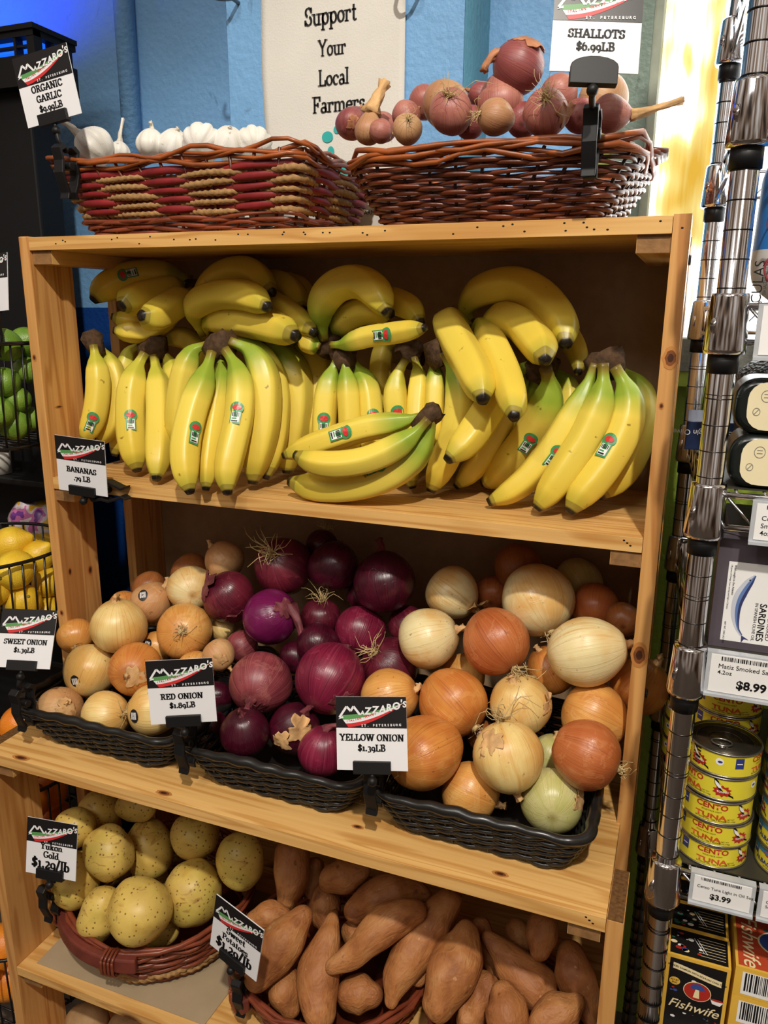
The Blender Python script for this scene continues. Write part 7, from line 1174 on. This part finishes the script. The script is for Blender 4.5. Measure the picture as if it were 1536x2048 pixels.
e = sp[-1]; fill(m, [tuple(e), (e[0]+.0075, e[1]-.0045), (e[0]+.003, e[1]-.004)], fr, 4, .0003); fill(m, [tuple(e), (e[0]+.003, e[1]-.004), (e[0]+.0005, e[1]-.0085)], fr, 4, .0003); fill(m, disc(1.0517, -.3675, .0008), fr, 5, .0005)
dn = lambda x, z: (lambda X, Y, q: np.column_stack([x+Y, 0*X-.1327, ZT+z-X]))
for s, x, z, sz, bo in (('MATIZ', 1.0800, -.353, .016, 0), ('SARDINES', 1.0640, -.391, .0092, .014), ('LIGHTLY SMOKED', 1.0725, -.380, .0062, 0), ('IN SPANISH OLIVE OIL', 1.0595, -.391, .0042, 0), ('Wild-caught in the Atlantic', 1.0360, -.353, .0030, 0), ('1.8 grams of Omega-3 per serving and high in Calcium', 1.0328, -.353, .0022, 0), ('NET WT. 120G (4.2 OZ)', 1.0328, -.415, .0023, .005)): sans(m, s, 0, 0, sz, fr, 5, bold=bo, align=1, fn=dn(x, z))
o = ob('sardine_carton', m, [PUR, WHITE, BLU, SIL, INK, CTXT], loc=(1.077, -.11, ZT-.4442), smooth=False); tag(o, 'grey-violet sardine carton with a blue fish on white, standing beside the chrome post', 'carton')
m = MB(); m.bx((1.03, -.095, ZT-.4442), (1.14, .06, ZT-.332)); o = ob('dark_carton', m, PUR, loc=(1.08, 0, ZT-.4442), smooth=False, bevel=.001); tag(o, 'dark carton behind the sardine carton on the wire shelf', 'carton')
# tuna tins
YEL = plain('yellow_tin_label', S(222, 208, 58), .32, .5, var=.03); TIN = plain('tin_rim', S(150, 146, 138), .25, .5, .9); LID = plain('tin_lid', S(92, 86, 74), .28, .5, .85); TRED = plain('tin_red', S(176, 44, 34), .4); TOR = plain('tin_orange_red', S(196, 84, 34), .4); TBL = plain('tin_blue', S(44, 120, 164), .35); TNV = plain('tin_navy', S(46, 58, 124), .4)
TM = [YEL, TRED, TOR, CTXT, WHITE, TNV, TBL]
def tin(label, x, y, z, rot, group, blue=False, detail=True):
    R, H = .0378, .0284; z = ZT+z; t = thing('tuna_tin', label, 'tuna tin', (x, y, z), group); m = MB()
    m.tube([(x, y, z+.002), (x, y, z+H-.0025)], R, 48, 0, caps=False); 
    fn = lambda X, Y, q: np.column_stack([x+(R+.0003)*np.sin((X+rot)/R), y-(R+.0003)*np.cos((X+rot)/R), z+Y])
    def arcfill(x0, x1, y0, y1, mi): 
        n = max(1, int(abs(x1-x0)/.005)); xs = np.linspace(x0, x1, n+1)
        for a, b in zip(xs[:-1], xs[1:]): m.poly(fn(np.array([a, b, b, a]), np.array([y0, y0, y1, y1]), 0), mi)
    if blue: arcfill(-.125, .125, H-.0085, H-.0026, 6)
    if detail:
        for k in (0, 1):
            o_ = k*.126
            def tx(s, xx, yy, sz, mi, bo=.02, wx=1): sans(m, s, xx+o_, yy, sz, (0, 0, 0), mi, bold=bo, fn=fn, wx=wx)
            tx('CENTO', 0, .0185, .0088, 1, .03, 1.1)
            if blue: tx('ALBACORE TUNA', 0, .0075, .0072, 5, .03)
            else: tx('TUNA', 0, .0065, .0078, 2, .035, 1.5)
            tx('SOLID PACK LIGHT', 0, .0148, .0024, 3, 0); tx('IN OLIVE OIL - SALT ADDED', 0, .0042, .0026, 3, .005)
            arcfill(-.016+o_, .016+o_, .0272, .0276, 1); tx('NET WT', .0205, .007, .0022, 3, 0); tx('5 OZ (142g)', .0205, .0045, .0022, 3, 0)
            sx = .037+o_
            pts = [(sx+.0075*(1+.35*(i % 2))*math.cos(i*PI/10), .0125+.0052*(1+.4*(i % 2))*math.sin(i*PI/10)) for i in range(20)]
            m.poly(fn(np.array([p[0] for p in pts]), np.array([p[1] for p in pts]), 0)*1, 1)
            bx = np.array([-.0095, -.007, -.002, .004, .009, .0115, .0125, .0105, .004, -.003, -.008])*1.0+sx; by = np.array([.027, .0262, .021, .0145, .0085, .0075, .0045, .006, .0085, .0135, .02]); m.poly(fn(bx, by, 0)+np.array([0, -.0001, 0]), 3)
            bx = np.array([-.0085, -.0045, .0, -.004, -.0075])+sx; by = np.array([.0245, .0215, .0155, .0162, .020]); m.poly(fn(bx, by, 0)+np.array([0, -.0002, 0]), 4); tx('TONNO', .0375, .0105, .0032, 4, .02)
            arcfill(-.036+o_, -.027+o_, .012, .0245, 5); arcfill(-.0345+o_, -.0285+o_, .0175, .0185, 4)
            pts = disc(-.052+o_, .018, .0042, .0042, 14); m.poly(fn(np.array([p[0] for p in pts]), np.array([p[1] for p in pts]), 0), 4); pts = disc(-.0515+o_, .018, .0026, .0015, 8, .5); m.poly(fn(np.array([p[0] for p in pts]), np.array([p[1] for p in pts]), 0)+np.array([0, -.0002, 0]), 5)
        for q in range(6): arcfill(-.083, -.073, .006+.0036*q, .0078+.0036*q, 3)
    part('body', m, TM, t)
    m = MB()
    for zz_ in (z+.0012, z+H-.0012):
        a = np.arange(40)*2*PI/40; m.tube(np.column_stack([x+R*np.cos(a), y+R*np.sin(a), 0*a+zz_]), .0013, 6, closed=True)
    part('rim', m, TIN, t)
    m = MB(); m.tube([(x, y, z+.001), (x, y, z+.002)], R, 32); m.tube([(x, y, z+H-.004), (x, y, z+H-.0032)], R-.0008, 32)
    for rr in (.030, .018): a = np.arange(36)*2*PI/36; m.tube(np.column_stack([x+rr*np.cos(a), y+rr*np.sin(a), 0*a+z+H-.0032]), .0007, 5, closed=True)
    part('lid', m, LID, t)
    if detail:
        m = MB(); a = np.arange(24)*2*PI/24; m.tube(np.column_stack([x-.004+.0105*np.cos(a), y-.012+.0075*np.sin(a), 0*a+z+H-.0006]), .0011, 6, closed=True); m.box((x-.004, y-.016, z+H-.0012), (.010, .004, .0012)); m.box((x-.004, y-.0205, z+H-.002), (.006, .004, .003)); part('ring_pull', m, TIN, t)
g1 = 'yellow tuna tins in the front stack'; z0 = -.7044; zk = .0286
for k, (r, lb) in enumerate(((.0, 'bottom tuna tin of the front yellow stack beside the chrome post'), (-.011, 'second tuna tin from the bottom of the front yellow stack'), (-.006, 'middle tuna tin of the front yellow stack'), (-.036, 'fourth tuna tin up the front stack, fish emblem facing forward'), (.046, 'top tuna tin of the front yellow stack, ring-pull lid showing'))): tin(lb, 1.0495+.0012*math.sin(k*2.1), -.105+.0012*math.cos(k*1.7), z0+zk*k, r, g1)
for k in range(6): tin(('tuna tin low in the tall stack right behind the front yellow stack', 'top tuna tin of the stack behind the front yellow stack')[k == 5], 1.056, -.018, z0+zk*k, -.004, 'yellow tuna tins in the rear stack', detail=k > 3)
for k in range(3): tin(('tuna tin at the back left of the shelf, low, behind the chrome post', 'upper tuna tin at the back left, half hidden by the chrome post')[k == 2], 1.026, .10, z0+zk*k, .012, 'tuna tins at the back left')
for k in range(5): tin(('bottom albacore tin with blue band at the right edge', 'second albacore tin from the bottom at the right edge, blue band', 'middle albacore tin with blue band at the right edge', 'fourth albacore tin up at the right edge', 'top albacore tin of the right edge stack')[k], 1.134, -.1, z0+zk*k, -.02 if k < 2 else .02, 'blue-banded albacore tins', True)
for k in range(6): tin(('albacore tin low in the dim stack at the far right back', 'top albacore tin of the dim back stack at far right')[k == 5], 1.142, -.012, z0+zk*k, 0, 'blue-banded tins at the back', True, k > 3)
# smoked fish cartons on the low shelf
BX_BK = plain('black_carton', S(24, 22, 22), .4, .4); BX_YL = plain('yellow_carton', S(226, 180, 70), .4, .4, var=.05); BX_OR = plain('orange_red_carton', S(186, 72, 44), .4, .4, var=.06); CRM = plain('cream_ink', S(236, 218, 170), .5, .3, var=.03); TGN = plain('deep_green_ink', S(44, 98, 82), .5); BLI = plain('blue_ink', S(56, 78, 148), .5)
BM = [BX_YL, BX_BK, CRM, TRED, TGN, BLI, WHITE, BX_OR, CTXT]
ET = (EX, np.array([0, 1., 0]), EZ)
def carton(label, x0, x1, y0, y1, zt, h, seed, front=False):
    m = MB(); z1, zb_ = ZT+zt, ZT+zt-h; m.bx((x0, y0, zb_), (x1, y1, z1)); W, D = x1-x0, y1-y0; fr = (np.array([x0, y0, z1]), *ET); g = random.Random(seed)
    fill(m, [(.003, .003), (W-.003, .003), (W-.003, D-.002), (.003, D-.002)], fr, 1)
    for _ in range(16): a, b = g.uniform(.006, W*.55), g.uniform(.007, D-.007); r_ = g.uniform(.0006, .0028); fill(m, disc(a, b, r_*1.5, r_, 10), fr, g.choice((2, 3, 4, 5, 6)), .0005)
    for k in range(7): fill(m, [(W*.5, D*.2+k*D*.1), (W*.92, D*.2+k*D*.1), (W*.92, D*.2+k*D*.1+.0006), (W*.5, D*.2+k*D*.1+.0006)], fr, 2, .0004)
    for a, b in ((.42, .3), (.47, .28)): fill(m, [(W*a, D*.75), (W*a+.0008, D*.75), (W*(a+.16)+.0008, D*b), (W*(a+.16), D*b)], fr, 6, .0006)
    if front:
        fr = (np.array([x0, y0, zb_]), EX, EZ, EN); fill(m, [(.004, .004), (W-.004, .004), (W-.004, h-.004), (.004, h-.004)], fr, 1)
        X = np.linspace(.008, W-.008, 13); yb = lambda q: h-.019-.006*math.sin((q/W-.5)*2.6)
        for a, b in zip(X[:-1], X[1:]): fill(m, [(a, yb(a)-.0042), (b, yb(b)-.0042), (b, yb(b)+.0042), (a, yb(a)+.0042)], fr, 2, .0005)
        sans(m, 'SMOKED SALMON WITH SICHUAN CHILI CRISP', W/2, 0, .0031, fr, 8, bold=.02, fn=lambda U, Y, q: np.column_stack([x0+U, 0*U+y0-.0008, zb_+Y-.001+h-.019-.006*np.sin((U/W-.5)*2.6)]))
        fill(m, disc(W*.53, h-.043, .0155, .0135, 26), fr, 2, .0005); fill(m, disc(W*.53, h-.043, .0147, .0127, 26), fr, 3, .0007); fill(m, [(W*.53-.009, h-.04), (W*.53-.006, h-.034), (W*.53, h-.0315), (W*.53+.006, h-.034), (W*.53+.009, h-.04)], fr, 5, .0009); fill(m, [(W*.53-.002, h-.04), (W*.53+.002, h-.04), (W*.53+.003, h-.052), (W*.53-.004, h-.052)], fr, 2, .0009)
        fill(m, disc(.0115, h-.036, .0062, .0056, 16), fr, 0, .0005); sans(m, 'FLY BY', .0115, h-.0355, .003, fr, 8, bold=.02, z=.0007); sans(m, 'JING', .0115, h-.039, .003, fr, 8, bold=.02, z=.0007)
        fill(m, [(W*.74, h-.047), (W*.95, h-.049), (W*.9, h-.055), (W*.78, h-.054)], fr, 6, .0005); fill(m, disc(W*.85, h-.0478, .0075, .0016, 12), fr, 3, .0007)
        for _ in range(26): a, b = g.uniform(.007, W-.007), g.uniform(.008, h-.03); r_ = g.uniform(.0006, .002); fill(m, disc(a, b, r_*1.6, r_, 8), fr, g.choice((3, 4, 5, 6)), .0004)
        fill(m, [(.006, h-.078), (W-.006, h-.078), (W-.006, h-.060), (.006, h-.060)], fr, 1, .0006); sans(m, 'Fishwife', W/2, h-.073, .0175, fr, 2, bold=.006, shear=.35, z=.0009)
    o = ob('fish_carton', m, BM, loc=((x0+x1)/2, (y0+y1)/2, zb_), smooth=False); return tag(o, label, 'carton', 'cartons on the low wire shelf')
for k, lb in enumerate(('front black carton with yellow edges, red oval picture and cream script lettering', 'second black carton from the front, top printed with little coloured shapes', 'third black carton back in the row under the $3.99 tag', 'rearmost black carton in the dark at the back of the row')): carton(lb, 1.0165+.001*k, 1.087-.001*k, -.122+.0475*k, -.122+.0475*k+.0462, -.848, .1140, 5+k, k == 0)
def flat_carton(label, k):
    zt = -.8395-.0408*k; x0, x1, y0, y1, h = 1.091, 1.205, -.122, -.022, .0402; m = MB(); z1 = ZT+zt; m.bx((x0, y0, z1-h), (x1, y1, z1)); fr = (np.array([x0, y0, z1]), *ET); fill(m, [(.003, .003), (.112, .003), (.112, .097), (.003, .097)], fr, 7)
    fill(m, disc(.056, .05, .03, .022, 26), fr, 2, .0005); fill(m, disc(.056, .05, .028, .02, 26), fr, 5, .0007); g = random.Random(k)
    for _ in range(22): a, b = g.uniform(.006, .108), g.uniform(.006, .094); r_ = g.uniform(.001, .003); fill(m, disc(a, b, r_*1.5, r_, 8), fr, g.choice((0, 3, 4, 2)), .0004)
    sans(m, 'Fishwife', 0, 0, .026, fr, 2, bold=.005, shear=.3, align=1, fn=lambda X, Y, q: np.column_stack([x0+.009+Y, y0+.088-X, 0*X+z1+.0008]))
    fr = (np.array([x0, y0, z1-h]), EX, EZ, EN); fill(m, [(.008, .004), (.075, .004), (.075, .035), (.008, .035)], fr, 6); x = .011; 
    while x < .070: w = g.choice((.0006, .0012, .002)); fill(m, [(x, .009), (x+w, .009), (x+w, .034), (x, .034)], fr, 8, .0005); x += w+g.choice((.0007, .0013))
    o = ob('fish_carton', m, BM, loc=((x0+x1)/2, (y0+y1)/2, z1-h), smooth=False); tag(o, label, 'carton', 'cartons on the low wire shelf')
for k, lb in enumerate(('top orange carton of the flat stack at lower right, barcode on its yellow edge', 'middle carton of the flat orange stack at lower right', 'bottom carton of the flat orange stack at lower right')): flat_carton(lb, k)
